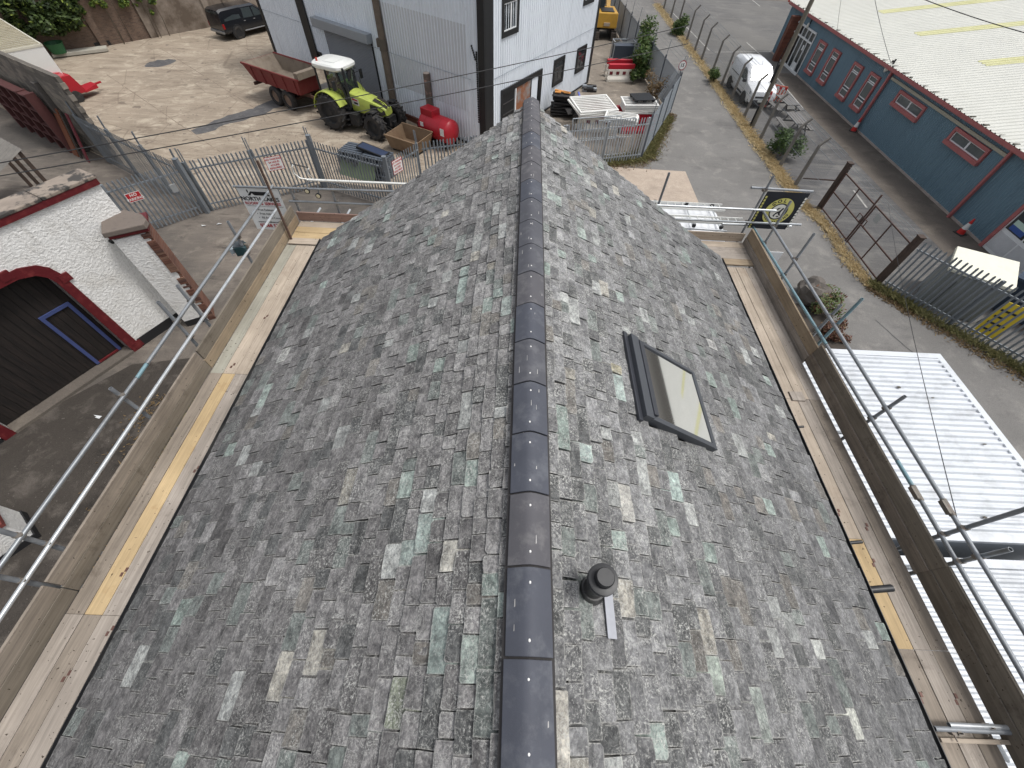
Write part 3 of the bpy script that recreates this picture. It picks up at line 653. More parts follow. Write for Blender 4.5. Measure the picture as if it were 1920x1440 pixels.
for yy, zz in ((1.95, 5.20), (2.25, 4.92)):
    mb = MB(); mb.tube((XR, yy-.11, zz), (XR, yy+.11, zz), .036, 10); mb.box(XR-.055, XR-.02, yy-.09, yy+.09, zz-.03, zz+.03); put('sleeve_coupler', mb, M_COUP, sr, True)
XS = 5.715
for (px, py), m_ in (((1577, 572), M_DULL), ((1617, 560), M_BLUET), ((1697, 743), M_DULL), ((1527, 438), M_DULL), ((1483, 377), M_GALV), ((1895, 1030), M_GALV)):
    v = VX(px, py, XS)
    tube(sr, (XS, v.y, 0), (XS, v.y, v.z), m_, name='standard')
    for zz in (5.17, 4.92-.03*max(0, v.y-2)): coupler(sr, (XS, v.y, zz), -1)
    tube(sr, (4.55, v.y+.05, TZ-.07), (XS+.12, v.y+.05, TZ-.07), M_DULL, name='transom')
v = VX(1745, 1010, XS); tube(sr, (XS, v.y, 0), (XS, v.y, 6.9), M_DULL, name='standard')
for zz in (5.20, 4.92): coupler(sr, (XS, v.y, zz), -1)
tube(sr, (4.72, 1.0, 0), (4.72, 1.0, TZ-.05), M_DULL, name='standard'); tube(sr, (4.72, 6.9, 0), (4.72, 6.9, TZ-.05), M_DULL, name='standard')
tube(sr, (1.9, 9.04, 5.16), (5.95, 9.04, 5.18), M_BRIGHT); tube(sr, (1.9, 9.02, 4.84), (6.72, 9.02, 4.87), M_GALV); tube(sr, (4.9, 9.13, 4.72), (6.6, 9.13, 4.75), M_BRIGHT)
v = VY(1255, 324, 9.1); tube(sr, (v.x, 9.1, 0), (v.x, 9.1, v.z), M_DULL, name='standard')
v = VY(1404, 360, 9.1); tube(sr, (v.x, 9.1, 5.66), (6.55, 9.1, 5.64), M_DULL); tube(sr, (v.x+.33, 9.06, 0), (v.x+.33, 9.06, 5.95), M_DULL, name='standard')
for zz in (5.17, 4.86, 5.64): coupler(sr, (v.x+.33, 9.06, zz), -1)
# ends of tubes at the lower right corner of the lift
for px, py, py2, m_ in ((1779, 1359, 1364, M_BRIGHT), (1836, 1362, 1366, M_BRIGHT), (1752, 1366, 1376, M_DULL)):
    a = P(px, py, 4.52); tube(sr, a, (a.x+2.2, a.y-.02, 4.53), m_, r=.026)
a = P(1760, 1385, 4.44); mb = MB(); mb.box(a.x, a.x+2.3, a.y-.03, a.y+.01, 4.36, 4.47); put('board', mb, WD['paleX'], sr, True)
for px, py in ((1850, 1362), (1793, 1372)): coupler(sr, P(px, py, 4.50), -1)
for (p0, p1) in (((1868, 1390), (1888, 1425)), ((1882, 1390), (1925, 1420))):
    a, b_ = P(*p0, 4.3), P(*p1, 3.6); tube(sr, a, b_, M_GALV)

# ---- banner of the roofing firm, flag of the scaffolders
M_WHITE = mat('white_banner', c3(244, 244, 240), .6, var=.04, bump=.04, dirt=c3(190, 188, 182), damt=.3)
M_BLACKT = mat('black_print', c3(30, 30, 34), .6, var=.05, bump=0)
M_REDT = mat('red_print', c3(176, 34, 44), .6, var=.06, bump=0)
def sheet(w, h, nx, ny, amp, M, th=.003):
    """hanging cloth: local x across, y up (0 at the top, negative down), thin but solid, gently waved"""
    mb = MB(); g = lambda x, y: amp*(math.sin(x*9+y*3)+.5*math.sin(y*11+1))
    for sgn in (1, -1):
        vs = [(w*i/nx, -h*j/ny, g(w*i/nx, -h*j/ny)*(1 if 0 < j else .2)+sgn*th/2) for j in range(ny+1) for i in range(nx+1)]
        mb.add(vs, [((nx+1)*j+i, (nx+1)*j+i+1, (nx+1)*(j+1)+i+1, (nx+1)*(j+1)+i) for j in range(ny) for i in range(nx)], M)
    return mb
def words(root, body, size, at, M, m, bold=0, sx=1.0, align='CENTER', name='lettering'):
    me = text_mesh(body, size, name, align, .001, m, bold, sx); o = bpy.data.objects.new(name, me); COL.objects.link(o); o.parent = root
    o.matrix_local = M @ Matrix.Translation(at); return o
a, b_, c_ = VY(440, 348, 9.06), VY(520, 353, 9.06), VY(470, 430, 9.06)
Wb, Hb = .98, 1.10
bn = thing('roofing_banner', 'white roofing firm banner hanging from the left gable rail', 'banner', (a.x, 9.06, 5.13))
Mb = frame((0, 0, -.02), (1, 0, .0), (0, .0, 1))
mb = sheet(Wb, Hb, 8, 8, .004, Mb); put('cloth', mb, M_WHITE, bn)
Mt = Mb @ Matrix.Translation((0, 0, .010))
words(bn, 'NORTH', .138, (.475, -.285, 0), Mt, M_BLACKT, .003, .98, 'RIGHT'); words(bn, 'LAKES', .138, (.535, -.285, 0), Mt, M_BLACKT, .003, .98, 'LEFT')
words(bn, 'ROOFING', .098, (.47, -.40, 0), Mt, M_REDT, .002, .98, 'RIGHT'); words(bn, 'SERVICES', .098, (.51, -.40, 0), Mt, M_REDT, .002, .98, 'LEFT')
mb = MB(); mb.box(.06, .94, -.468, -.462, 0, .001, Mt); put('rule', mb, M_BLACKT, bn)
for i, t in enumerate(('\u2022  Free Estimates', '\u2022  Free Advice', '\u2022  All Areas Covered')): words(bn, t, .078, (.20, -.56-.105*i, 0), Mt, M_BLACKT, 0, .95, 'LEFT')
words(bn, 'www.northlakesroofing.co.uk', .062, (.50, -.885, 0), Mt, M_BLACKT, .001, 1.0)
words(bn, '07568 532 713', .125, (.50, -.99, 0), Mt, M_REDT, .003, .98)
mb = MB(); mb.prism([(.20, -.20), (.30, -.10), (.66, -.10), (.74, -.20), (.60, -.20), (.60, -.19), (.36, -.19), (.32, -.14), (.26, -.20)], 0, .001, Mt); mb.box(.22, .25, -.13, -.06, 0, .001, Mt); put('roof_emblem', mb, M_BLACKT, bn)
M_FLAG = mat('black_flag', c3(30, 33, 40), .75, var=.15, scale=5, bump=.1)
M_FY = mat('yellow_print', c3(206, 200, 112), .7, var=.06, bump=0); M_FW = mat('cream_print', c3(226, 224, 212), .7, var=.05, bump=0)
fg = thing('scaffolder_flag', 'black flag with round yellow emblem hung on the right gable rail', 'flag', (5.52, 9.10, 5.64))
Mf = frame((0, -.03, -.03), (1, 0, 0), (0, 0, 1)); put('cloth', sheet(.98, .92, 8, 8, .007, Mf), M_FLAG, fg)
Mt = Mf @ Matrix.Translation((0, 0, .016))
def ring(cx, cy, r0, r1, z, n=40):
    mb = MB(); vs = []
    for r_ in (r0, r1): vs += [(cx+r_*math.cos(2*math.pi*i/n), cy+r_*math.sin(2*math.pi*i/n), z) for i in range(n)]
    mb.add(vs, [(i, (i+1) % n, n+(i+1) % n, n+i) for i in range(n)], Mt); return mb
put('emblem_ring', ring(.50, -.46, .205, .33, .001), M_FY, fg); put('emblem_disc', ring(.50, -.46, .001, .175, .001), M_FW, fg); put('emblem_rim', ring(.50, -.46, .175, .205, .0015), M_BLACKT, fg)
for ch, ang in zip('GOL', (138, 112, 86)): words(fg, ch, .115, (.50+.265*math.cos(R(ang)), -.46+.265*math.sin(R(ang)), .002), Mt, M_BLACKT, .004)
for i, ch in enumerate('SCAFFOLDING'):
    ang = 198+14.4*i; Mr = Mt @ Matrix.Translation((.50+.268*math.cos(R(ang)), -.46+.268*math.sin(R(ang)), .002)) @ Matrix.Rotation(R(ang+90), 4, 'Z'); words(fg, ch, .075, (0, 0, 0), Mr, M_BLACKT, .003)
mb = MB()
for pts in (((.42, -.56), (.46, -.48), (.52, -.44), (.56, -.36), (.60, -.38), (.57, -.44), (.56, -.50), (.60, -.56), (.55, -.55), (.51, -.50), (.47, -.53), (.46, -.60)), ((.40, -.44), (.48, -.41), (.52, -.36), (.46, -.37)), ((.50, -.58), (.55, -.60), (.58, -.58), (.53, -.56))):
    mb.prism(pts, .002, .003, Mt)
put('emblem_figure', mb, M_BLACKT, fg)
for xx in (.012, .925):
    mb = MB()
    for j in range(11): mb.box(xx, xx+.045, -.10-.075*j, -.155-.075*j, .002, .003, Mt)
    put('border_print', mb, M_FY if xx < .5 else M_FW, fg)

# ---- roof ladder stored on the left gable rail
M_LADW = mat('white_aluminium', c3(222, 222, 216), .4, .2, var=.05, bump=.03)
lad = thing('roof_ladder', 'white roof ladder with hook and wheels lying on the gable rail', 'ladder', (-3.6, 9.15, 5.2))
LA, LB = (-5.05, 9.06, 5.33), (-1.9, 9.06, 5.36)
for (y, z) in ((9.10, 5.335), (9.34, 5.20)):
    mb = MB(); mb.bar((-5.03, y, z), (-1.9, y, z+.02), .065, .028); put('stile', mb, M_LADW, lad, True, bevel=.004)
for i in range(11):
    x = -4.85+.27*i; mb = MB(); mb.tube((x, 9.085, 5.36), (x, 9.36, 5.19), .014, 8); put('rung', mb, M_LADW, lad, True)
    mb = MB(); mb.tube((x, 9.10, 5.345), (x, 9.10, 5.354), .016, 8); put('rung_plug', mb, M_BLACKT, lad, True)
mb = MB(); mb.path([(-5.0, 9.1, 5.34), (-5.18, 9.1, 5.36), (-5.28, 9.1, 5.46), (-5.27, 9.1, 5.60), (-5.22, 9.1, 5.66)], .018, 8); put('hook', mb, M_LADW, lad, True, True)
mb = MB(); mb.path([(-4.98, 9.3, 5.24), (-5.05, 9.25, 5.42), (-5.00, 9.22, 5.50), (-4.95, 9.2, 5.54)], .018, 8); put('hook', mb, M_LADW, lad, True, True)
mb = MB(); mb.tube((-5.25, 9.1, 5.68), (-4.95, 9.2, 5.56), .012, 6); put('hook_bar', mb, M_BLACKT, lad, True)
for q in ((576, 358), (597, 367)):
    v = VY(*q, 9.0); Mw = Matrix.Translation((v.x, 9.0, v.z)) @ Matrix.Rotation(R(90), 4, 'X'); mb = MB(); mb.lathe([(.028, -.02), (.062, -.018), (.066, 0), (.062, .018), (.028, .02)], 16, Mw); w_ = put('wheel', mb, M_BLACKP, lad, True, True, auto=35)
    mb = MB(); mb.lathe([(.001, .012), (.045, .021), (.001, .023)], 12, Mw, False); put('hub', mb, mat('cream_plastic', c3(214, 206, 176), .5), w_, True)
    mb = MB(); mb.bar((v.x, 9.03, v.z), (v.x+.05, 9.09, 5.33), .02, .02); put('wheel_bracket', mb, M_DULL, lad, True)
# ================================================================ buildings and walls
def ZAT(px, py, x, y):           # height seen at a pixel above the ground point x, y
    d = ray(px, py); return CAM.z+d.z*math.hypot(x-CAM.x, y-CAM.y)/math.hypot(d.x, d.y)
class Wall:
    """upright plane from a to b; (u, z, out) coordinates, out is towards the camera"""
    def __init__(s, a, b):
        s.a = Vector((a[0], a[1], 0)); s.e = Vector((b[0]-a[0], b[1]-a[1], 0)); s.L = s.e.length; s.e.normalize()
        s.n = Vector((s.e.y, -s.e.x, 0))
        if (Vector((CAM.x, CAM.y, 0))-s.a).dot(s.n) < 0: s.n = -s.n
    def at(s, u, z, o=0.0): return s.a+s.e*u+Vector((0, 0, z))+s.n*o
    def uz(s, px, py, off=0.0):
        a = s.a+s.n*off; p = VP(px, py, a, a+s.e); return (p-s.a).dot(s.e), p.z
    def box(s, mb, u0, u1, z0, z1, o0, o1):
        mb.hexa([s.at(u0, z0, o0), s.at(u1, z0, o0), s.at(u1, z0, o1), s.at(u0, z0, o1), s.at(u0, z1, o0), s.at(u1, z1, o0), s.at(u1, z1, o1), s.at(u0, z1, o1)]); return mb
    def quadrect(s, pts, off=0.0):   # four pixels TL TR BR BL -> u0, u1, z0, z1
        q = [s.uz(*p, off) for p in pts]; us = sorted(x for x, _ in q); zs = sorted(z for _, z in q)
        return (us[0]+us[1])/2, (us[2]+us[3])/2, (zs[0]+zs[1])/2, (zs[2]+zs[3])/2
def corrugated(w, u0, u1, z0, z1, pitch, depth, o=0.0, kind='trap'):
    mb = MB(); us = []; n = max(1, int((u1-u0)/pitch)); p = (u1-u0)/n
    for i in range(n):
        if kind == 'trap':
            for f, d in ((0, 0), (.62, 0), (.72, 1), (.90, 1)): us.append((u0+(i+f)*p, o+d*depth))
        else:
            for j in range(6): us.append((u0+(i+j/6)*p, o+depth*(.5+.5*math.sin(2*math.pi*j/6))))
    us.append((u1, o))
    vs = [w.at(u, z0, oo) for u, oo in us]+[w.at(u, z1, oo) for u, oo in us]; k_ = len(us)
    mb.add(vs, [(i, i+1, k_+i+1, k_+i) for i in range(k_-1)]); return mb

# ---- white clad works building behind
Cn, Ln, Rn = (-1.99, 22.99), (-17.1, 34.0), (4.4, 33.9)
WL, WR = Wall(Cn, Ln), Wall(Cn, Rn)
M_CLAD = streaked('white_cladding', c3(228, 234, 240), c3(186, 192, 198), .45, .5)
M_CLADG = mat('grey_overpainted_cladding', c3(204, 207, 210), .6, 0, var=.04, scale=1.2, bump=.03)
M_BLACK = mat('black_trim', c3(26, 27, 29), .5, var=.1, bump=.03)
M_DGLASS = mat('dark_window_glass', c3(44, 50, 54), .08, 0, var=.25, scale=1.5, bump=0, spec=.8)
M_GREYM = mat('grey_steel', c3(150, 155, 160), .5, .2, var=.06)
M_SHUT = mat('roller_shutter', c3(146, 150, 155), .5, .25, var=.06, scale=1)
M_UPVC = mat('white_upvc', c3(228, 230, 230), .4, var=.04, bump=.03)
HW = 9.5
wh = thing('works_building', 'tall pale clad works building with black trim behind the tractor', 'building', (-6, 32, 0))
for w in (WL, WR):
    put('cladding', corrugated(w, .25, w.L, 0.12, 3.05, .20, .030), M_CLAD, wh, True)
    put('cladding', corrugated(w, .25, w.L, 3.05, HW, .20, .030, .012), M_CLAD, wh, True)
mb = MB(); u0, u1 = WL.uz(872, 45)[0], WL.uz(704, 4)[0]
mb2 = corrugated(WL, u0, u1, 3.06, 5.05, .20, .031, .0145); put('overpainted_panel', mb2, M_CLADG, wh, True)
mb2 = corrugated(WL, u0+.1, u1, 1.6, 3.04, .20, .031, .0045); put('overpainted_panel', mb2, M_CLADG, wh, True)
mb = MB(); pl = [Cn, Ln, (Ln[0]+WR.e.x*WR.L, Ln[1]+WR.e.y*WR.L), Rn]
n_ = 4; mb.add([(p_[0]*.999, p_[1]+.2, z) for z in (0, HW) for p_ in pl], [(0, 1, 5, 4), (1, 2, 6, 5), (2, 3, 7, 6), (3, 0, 4, 7), (4, 5, 6, 7)]); put('roof', mb, M_GREYM, wh, True)
for w, ua, ub in ((WL, -.10, .30), (WR, .001, .72), (WL, WL.L-.12, WL.L+.12), (WR, WR.L-.16, WR.L+.1)):
    put('corner_trim', w.box(MB(), ua, ub, 0, HW-.01, -.05, .062), M_BLACK, wh, True)
put('downpipe_recess', WL.box(MB(), 13.66, 14.30, 0, HW-.02, -.05, .08), M_BLACK, wh, True)
put('downpipe', WL.box(MB(), 13.52, 13.60, 0, HW-.02, .05, .13), M_BLACK, wh, True)
put('base_drip', WL.box(MB(), .3, 7.9, .04, .12, -.02, .05), M_BLACK, wh, True); put('base_drip', WR.box(MB(), 6.3, WR.L, .04, .12, -.02, .05), M_BLACK, wh, True)
# shutter door
a0, a1, az0, az1 = 8.02, 12.16, 0.05, 3.2
put('door_reveal', WL.box(MB(), a0-.06, a1+.06, 0, az1, .0, .045), M_BLACK, wh, True)
sh = MB(); NS = 42
pts = []
for i in range(NS):
    z = az0+(az1-az0)*i/NS; dz = (az1-az0)/NS
    pts += [(z, .05), (z+dz*.35, .075), (z+dz*.75, .075)]
vs = [WL.at(a0, z, o_) for z, o_ in pts]+[WL.at(a1, z, o_) for z, o_ in pts]; k_ = len(pts)
sh.add(vs, [(i, i+1, k_+i+1, k_+i) for i in range(k_-1)]); shd = put('roller_shutter', sh, M_SHUT, wh, True)
put('shutter_hood', WL.box(MB(), 7.86, 12.72, 3.20, 3.62, .03, .42), M_GREYM, wh, True, bevel=.02)
def framed_window(root, w, rect, fr=.16, panes=((0, 1, 0, 1),), mf=None, out=.085, mg=None, inner=None, depth=None, sill=None):
    u0, u1, z0, z1 = rect; mf = mf or M_BLACK; mb = MB()
    w.box(mb, u0, u1, z1-fr, z1, .02, out); w.box(mb, u0, u1, z0, z0+fr*1.25, .02, out+(sill or 0))
    w.box(mb, u0, u0+fr, z0+fr*1.25, z1-fr, .02, out); w.box(mb, u1-fr, u1, z0+fr*1.25, z1-fr, .02, out)
    f = put('window', mb, mf, root, True)
    iu0, iu1, iz0, iz1 = u0+fr, u1-fr, z0+fr*1.25, z1-fr
    put('backing', w.box(MB(), iu0, iu1, iz0, iz1, .015, .034), M_BLACK, f, True)
    for (a_, b2, c_, d_) in panes:
        mb = MB(); w.box(mb, iu0+(iu1-iu0)*a_+.02, iu0+(iu1-iu0)*b2-.02, iz0+(iz1-iz0)*c_+.02, iz0+(iz1-iz0)*d_-.02, .034, .040); put('pane', mb, mg or M_DGLASS, f, True)
    if inner:
        mb = MB(); t_ = .05
        for (a_, b2, c_, d_) in panes:
            x0, x1, y0, y1 = iu0+(iu1-iu0)*a_, iu0+(iu1-iu0)*b2, iz0+(iz1-iz0)*c_, iz0+(iz1-iz0)*d_
            w.box(mb, x0, x1, y0, y0+t_, .034, .055); w.box(mb, x0, x1, y1-t_, y1, .034, .055); w.box(mb, x0, x0+t_, y0+t_, y1-t_, .034, .055); w.box(mb, x1-t_, x1, y0+t_, y1-t_, .034, .055)
        put('sash', mb, inner, f, True)
    return f
framed_window(wh, WL, WL.quadrect(((585, 92), (603, 98), (609, 120), (591, 112))), .10, ((0, 1, 0, 1),), inner=M_BLACK)
TWO = ((0, .5, 0, .66), (.5, 1, 0, .66), (0, 1, .66, 1))
for q in (((1038, 112), (1058, 103.5), (1053, 152), (1034, 163)), ((1082, 90), (1099, 83), (1093, 129), (1077, 138))):
    framed_window(wh, WR, WR.quadrect(q), .15, TWO, inner=mat('dark_sash', c3(64, 62, 62), .5))
u0, u1 = WR.uz(939, 62)[0], WR.uz(970, 52)[0]; framed_window(wh, WR, (u0, u1, 4.48, 5.85), .17, ((0, .55, 0, 1), (.55, 1, 0, 1)), inner=M_UPVC)
u0, u1 = WR.uz(1092, 9)[0], WR.uz(1112, 2)[0]; framed_window(wh, WR, (u0, u1, 4.38, 5.75), .17, ((0, .5, 0, 1), (.5, 1, 0, 1)), inner=M_UPVC)
# wide entrance on the right face
u0, u1 = WR.uz(938, 160)[0], WR.uz(1015.6, 123.5)[0]
ent = put('entrance', WR.box(WR.box(WR.box(MB(), u0, u1, 2.18, 2.40, .0, .10), u0, u0+.12, 0, 2.18, .0, .10), u1-.35, u1, 0, 2.18, .0, .10), M_BLACK, wh, True)
put('door', WR.box(MB(), u0+.12, u0+1.35, .02, 2.17, .0, .05), M_BLACK, ent, True)
for zz in (.7, 1.2, 1.7): put('door_bar', WR.box(MB(), u0+.2, u0+1.3, zz, zz+.05, .05, .07), mat('dark_sash', c3(64, 62, 62)), ent, True)
put('post', WR.box(MB(), u0+1.40, u0+1.50, 0, 2.18, .0, .08), M_UPVC, ent, True)
put('rusty_shutter', corrugated(Wall(WR.at(u0+1.55, 0), WR.at(u0+3.1, 0)), 0, 1.5, .02, 2.17, .5, .0, .05), mat('rust_stained_shutter', c3(150, 148, 146), .6, .2, var=.1, dirt=c3(150, 92, 54), damt=.9, dscale=.9, dlo=.42, dhi=.55), ent, True)
put('white_panel', WR.box(MB(), u0+3.2, u1-.4, .5, 2.17, .0, .045), M_CLAD, ent, True)
put('dark_gap', WR.box(MB(), u0+1.5, u1-.35, 0, 2.18, -.02, .03), M_BLACK, ent, True)
# rows of dark fixings near the corner
mb = MB()
for x0, y0, x1, y1 in ((893, 100, 898, 236), (900, 137, 903, 236), (884, 88, 893, 120)):
    for i in range(int((y1-y0)/4.2)):
        t_ = i*4.2/(y1-y0); u, z = WL.uz(x0+(x1-x0)*t_, y0+(y1-y0)*t_, .06); WL.box(mb, u-.035, u+.035, z, z+.07, .04, .075)
put('fixing_row', mb, M_BLACK, wh, True)
# lap seams of the cladding sheets
for w, z in ((WL, 3.05), (WR, 3.05)): put('lap_seam', w.box(MB(), .8, w.L-.2, z-.012, z+.004, .04, .047), mat('seam_grey', c3(160, 170, 180), .6), wh, True)
mb = MB(); a, b_ = P(756, 220), P(803, 241); mb.bar((a.x, a.y, .14), (b_.x, b_.y, .14), .03, .28); mb.bar((a.x, a.y, .27), (b_.x, b_.y, .27), .14, .02); mb.bar((a.x, a.y, .012), (b_.x, b_.y, .012), .14, .02)
solo('steel_beam', mb, mat('rusty_steel', c3(112, 70, 54), .85, .1, var=.3, dirt=c3(80, 56, 48), damt=.6), 'rusty steel beam lying along the foot of the works wall', 'beam')

# ---- blue clad unit on the right
WB = Wall((20.85, 9.0), (20.85, 43.3))
yB = lambda y: y-9.0
M_BLUE = streaked('blue_cladding', c3(108, 134, 148), c3(80, 106, 120), .6, .55)
M_RED = mat('faded_red_trim', c3(176, 106, 104), .6, var=.10, scale=2, dirt=c3(150, 72, 70), damt=.5, dscale=4)
M_DRED = mat('dark_red_reveal', c3(128, 48, 50), .6, var=.10)
M_ROOFW = mat('white_roof_sheet', c3(204, 204, 196), .6, var=.06, scale=.5, dirt=c3(196, 196, 186), damt=.5, dscale=1.5)
M_RLIGHT = mat('yellowed_rooflight', c3(204, 202, 156), .5, var=.1, scale=2, dirt=c3(180, 176, 110), damt=.4)
bu = thing('blue_unit', 'long blue corrugated unit with faded red trim and white roof', 'building', (26, 26, 0))
put('cladding', corrugated(WB, 0, WB.L, .10, 3.1, .148, .040, 0, 'sine'), M_BLUE, bu, True)
put('plinth', WB.box(MB(), 0, WB.L, 0, .10, -.1, .07), mat('pale_plinth', c3(176, 164, 156), .8, dirt=c3(110, 100, 92), damt=.6), bu, True)
EZ, ER, RX = 3.20, .13, 42.0
mb = MB(); rows = []; p = .30; n = int(36/p)                       # ribbed sheet roof
ys = []
for i in range(n):
    for f, h in ((0, 0), (.66, 0), (.74, .038), (.90, .038)): ys.append((9+(i+f)*p if 9+(i+f)*p < 43.6 else None, h))
ys = [(y, h) for y, h in ys if y is not None]
vs = [(20.55, y, EZ+h) for y, h in ys]+[(RX, y, EZ+h+ER*(RX-20.55)) for y, h in ys]; k_ = len(ys)
mb.add(vs, [(i, i+1, k_+i+1, k_+i) for i in range(k_-1)]); rf = put('roof', mb, M_ROOFW, bu, True)
for i, (yc, x0, x1) in enumerate(((38.0, 24.5, 33), (32.9, 24.2, 33.5), (27.4, 24.6, 33), (22.4, 24.4, 33.5), (17.4, 24.5, 33), (12.5, 24.5, 33))):
    mb = MB(); yy = [(y, h) for y, h in ys if yc-.45 < y < yc+.45]; k_ = len(yy)
    vs = [(x0, y, EZ+h+.012+ER*(x0-20.55)) for y, h in yy]+[(x1, y, EZ+h+.012+ER*(x1-20.55)) for y, h in yy]; mb.add(vs, [(j, j+1, k_+j+1, k_+j) for j in range(k_-1)]); put('rooflight', mb, M_RLIGHT, rf, True)
put('gutter', WB.box(WB.box(WB.box(MB(), -.2, WB.L+.1, 3.02, 3.05, .02, .30), -.2, WB.L+.1, 3.05, 3.19, .28, .31), -.2, WB.L+.1, 3.03, 3.19, .02, .05), M_RED, bu, True)
mb = MB(); mb.bar((20.5, 43.6, 3.2), (RX, 43.6, 3.2+ER*(RX-20.5)), .10, .22); put('verge_trim', mb, mat('orange_red_trim', c3(190, 96, 76), .6, var=.1), bu, True)
mb = MB(); mb.add([(20.9, 43.3, 0), (RX, 43.3, 0), (RX, 43.3, 5.8), (20.9, 43.3, 3.15)], [(0, 1, 2, 3)]); mb.quad((RX, 9, 0), (RX, 43.3, 0), (RX, 43.3, 5.9), (RX, 9, 5.9)); mb.quad((20.9, 9, 0), (RX, 9, 0), (RX, 9, 5.9), (20.9, 9, 3.15)); put('end_wall', mb, M_BLUE, bu, True)
for i in range(26):                                                # debris caught behind the gutter
    y = 17.5+i*.98+rnd(-.2, .2); mb = MB(); mb.box(20.57, 20.57+rnd(.12, .4), y, y+rnd(.05, .14), EZ+.01, EZ+.055); put('gutter_debris', mb, mat('wet_leaves', c3(96, 92, 84), .9), rf, True)
for y in (28.16, 18.53):
    mb = MB(); mb.box(20.62, 20.76, y-.06, y+.06, .0, 3.02); put('downpipe', mb, M_RED, bu, True, bevel=.015)
RW = dict(mf=M_RED, out=.13, mg=mat('sky_glass', c3(96, 104, 104), .08, var=.25, scale=1.2, bump=0, spec=.8), inner=M_UPVC, sill=.06)
TALL = ((0, 1, 0, .24), (0, 1, .30, .80), (0, 1, .82, 1))
for q in (((1537, 74), (1552, 81), (1521, 143), (1509, 134)), ((1564, 90), (1579, 99), (1543, 161), (1531, 151)), ((1603, 116), (1621, 125), (1581, 190), (1566, 180)), ((1634, 134), (1652, 145), (1609, 212), (1593, 200))):
    framed_window(bu, WB, WB.quadrect(q, .09), .12, TALL, **RW)
for q in (((1689, 169), (1739, 201), (1716, 230), (1670, 196)), ((1793, 238), (1859, 280), (1831, 311), (1769, 268))):
    framed_window(bu, WB, WB.quadrect(q, .09), .13, ((0, .5, 0, 1), (.5, 1, 0, 1)), **RW)
u0, z0 = WB.uz(1672, 150); u1, z1 = WB.uz(1897, 292); put('cable_tray', WB.box(MB(), u1, u0, 2.70, 2.82, .04, .10), mat('cream_conduit', c3(176, 170, 152), .7, var=.12), bu, True)
u0 = WB.uz(1850, 455)[0]
put('door_post', WB.box(MB(), u0-.06, u0+.09, 0, 2.35, .03, .16), M_RED, bu, True)
dr = put('white_door', WB.box(MB(), u0-2.2, u0-.06, .03, 2.3, .02, .09), M_UPVC, bu, True)
for a_ in (.12, 1.15):
    put('door_panel', WB.box(MB(), u0-a_-.95, u0-a_, .15, .85, .09, .10), mat('upvc_shadow', c3(206, 208, 210), .4), dr, True); put('door_glass', WB.box(MB(), u0-a_-.95, u0-a_, 1.0, 2.15, .09, .097), M_DGLASS, dr, True)
st = put('door_sticker', WB.box(MB(), u0-.95, u0-.25, 1.05, 1.45, .098, .102), mat('blue_sticker', c3(60, 92, 160), .6), dr, True)
put('door_sticker', WB.box(MB(), u0-.95, u0-.25, 1.25, 1.45, .103, .106), mat('pale_green_sticker', c3(190, 214, 200), .6), dr, True)
# glazed entrance at the far end with brick pier
u0, u1 = WB.uz(1492, 146)[0], WB.uz(1455, 118)[0]
put('entrance_backing', WB.box(MB(), u0, u1, .02, 2.5, .02, .05), M_BLACK, bu, True)
eg = put('entrance_frame', WB.box(WB.box(WB.box(MB(), u0, u1, 0, .14, .05, .16), u0, u1, 1.86, 1.95, .05, .12), u0, u1, 2.42, 2.52, .05, .12), M_UPVC, bu, True)
NM = 6
for i in range(NM+1):
    uu = u0+(u1-u0)*i/NM; put('mullion', WB.box(MB(), uu-.035, uu+.035, .14, 2.42, .05, .115), M_UPVC, eg, True)
    if i < NM:
        for za, zb in ((.16, 1.85), (1.96, 2.41)): put('pane', WB.box(MB(), uu+.04, uu+(u1-u0)/NM-.04, za, zb, .05, .056), M_DGLASS, eg, True)
put('door_kick_plate', WB.box(MB(), u0+(u1-u0)/NM+.05, u0+2*(u1-u0)/NM-.05, .14, .55, .056, .07), M_UPVC, eg, True)
put('notice', WB.box(MB(), u0+(u1-u0)*1.5/NM-.12, u0+(u1-u0)*1.5/NM+.08, 1.3, 1.6, .057, .062), M_UPVC, eg, True)
M_BRK = None
def brick_mat(name, c1, c2, mortar, scale=1.0, rot=0.0):
    b = NB(name); t = b.n('ShaderNodeTexBrick'); t.inputs['Scale'].default_value = scale; t.inputs['Color1'].default_value = (*c1, 1); t.inputs['Color2'].default_value = (*c2, 1); t.inputs['Mortar'].default_value = (*mortar, 1)
    t.inputs['Brick Width'].default_value = .23; t.inputs['Row Height'].default_value = .078; t.inputs['Mortar Size'].default_value = .007
    g = b.n('ShaderNodeSeparateXYZ'); b.l(b.pos(), g.inputs[0]); cx = b.n('ShaderNodeCombineXYZ')
    b.l(b.math('ADD', b.math('MULTIPLY', g.outputs[0], math.cos(rot)), b.math('MULTIPLY', g.outputs[1], math.sin(rot))), cx.inputs[0]); b.l(g.outputs[2], cx.inputs[1]); b.l(cx.outputs[0], t.inputs['Vector'])
    c = b.mix(b.math('MULTIPLY', b.ramp(b.noise(1.1, 6, .65), .45, .65), .7), t.outputs['Color'], b.mix(1.0, t.outputs['Color'], (.55, .54, .52), 'MULTIPLY'))
    b.bsdf(c, .9, 0, t.outputs['Fac'], .3, .01); return b.m
mb = MB(); p_ = P(1447, 111); mb.box(p_.x-.05, 20.9, 41.0, 41.4, 0, 2.75); put('brick_pier', mb, brick_mat('red_brick_wall', c3(128, 76, 58), c3(110, 64, 50), c3(120, 100, 88), 1, R(90)), bu, True)
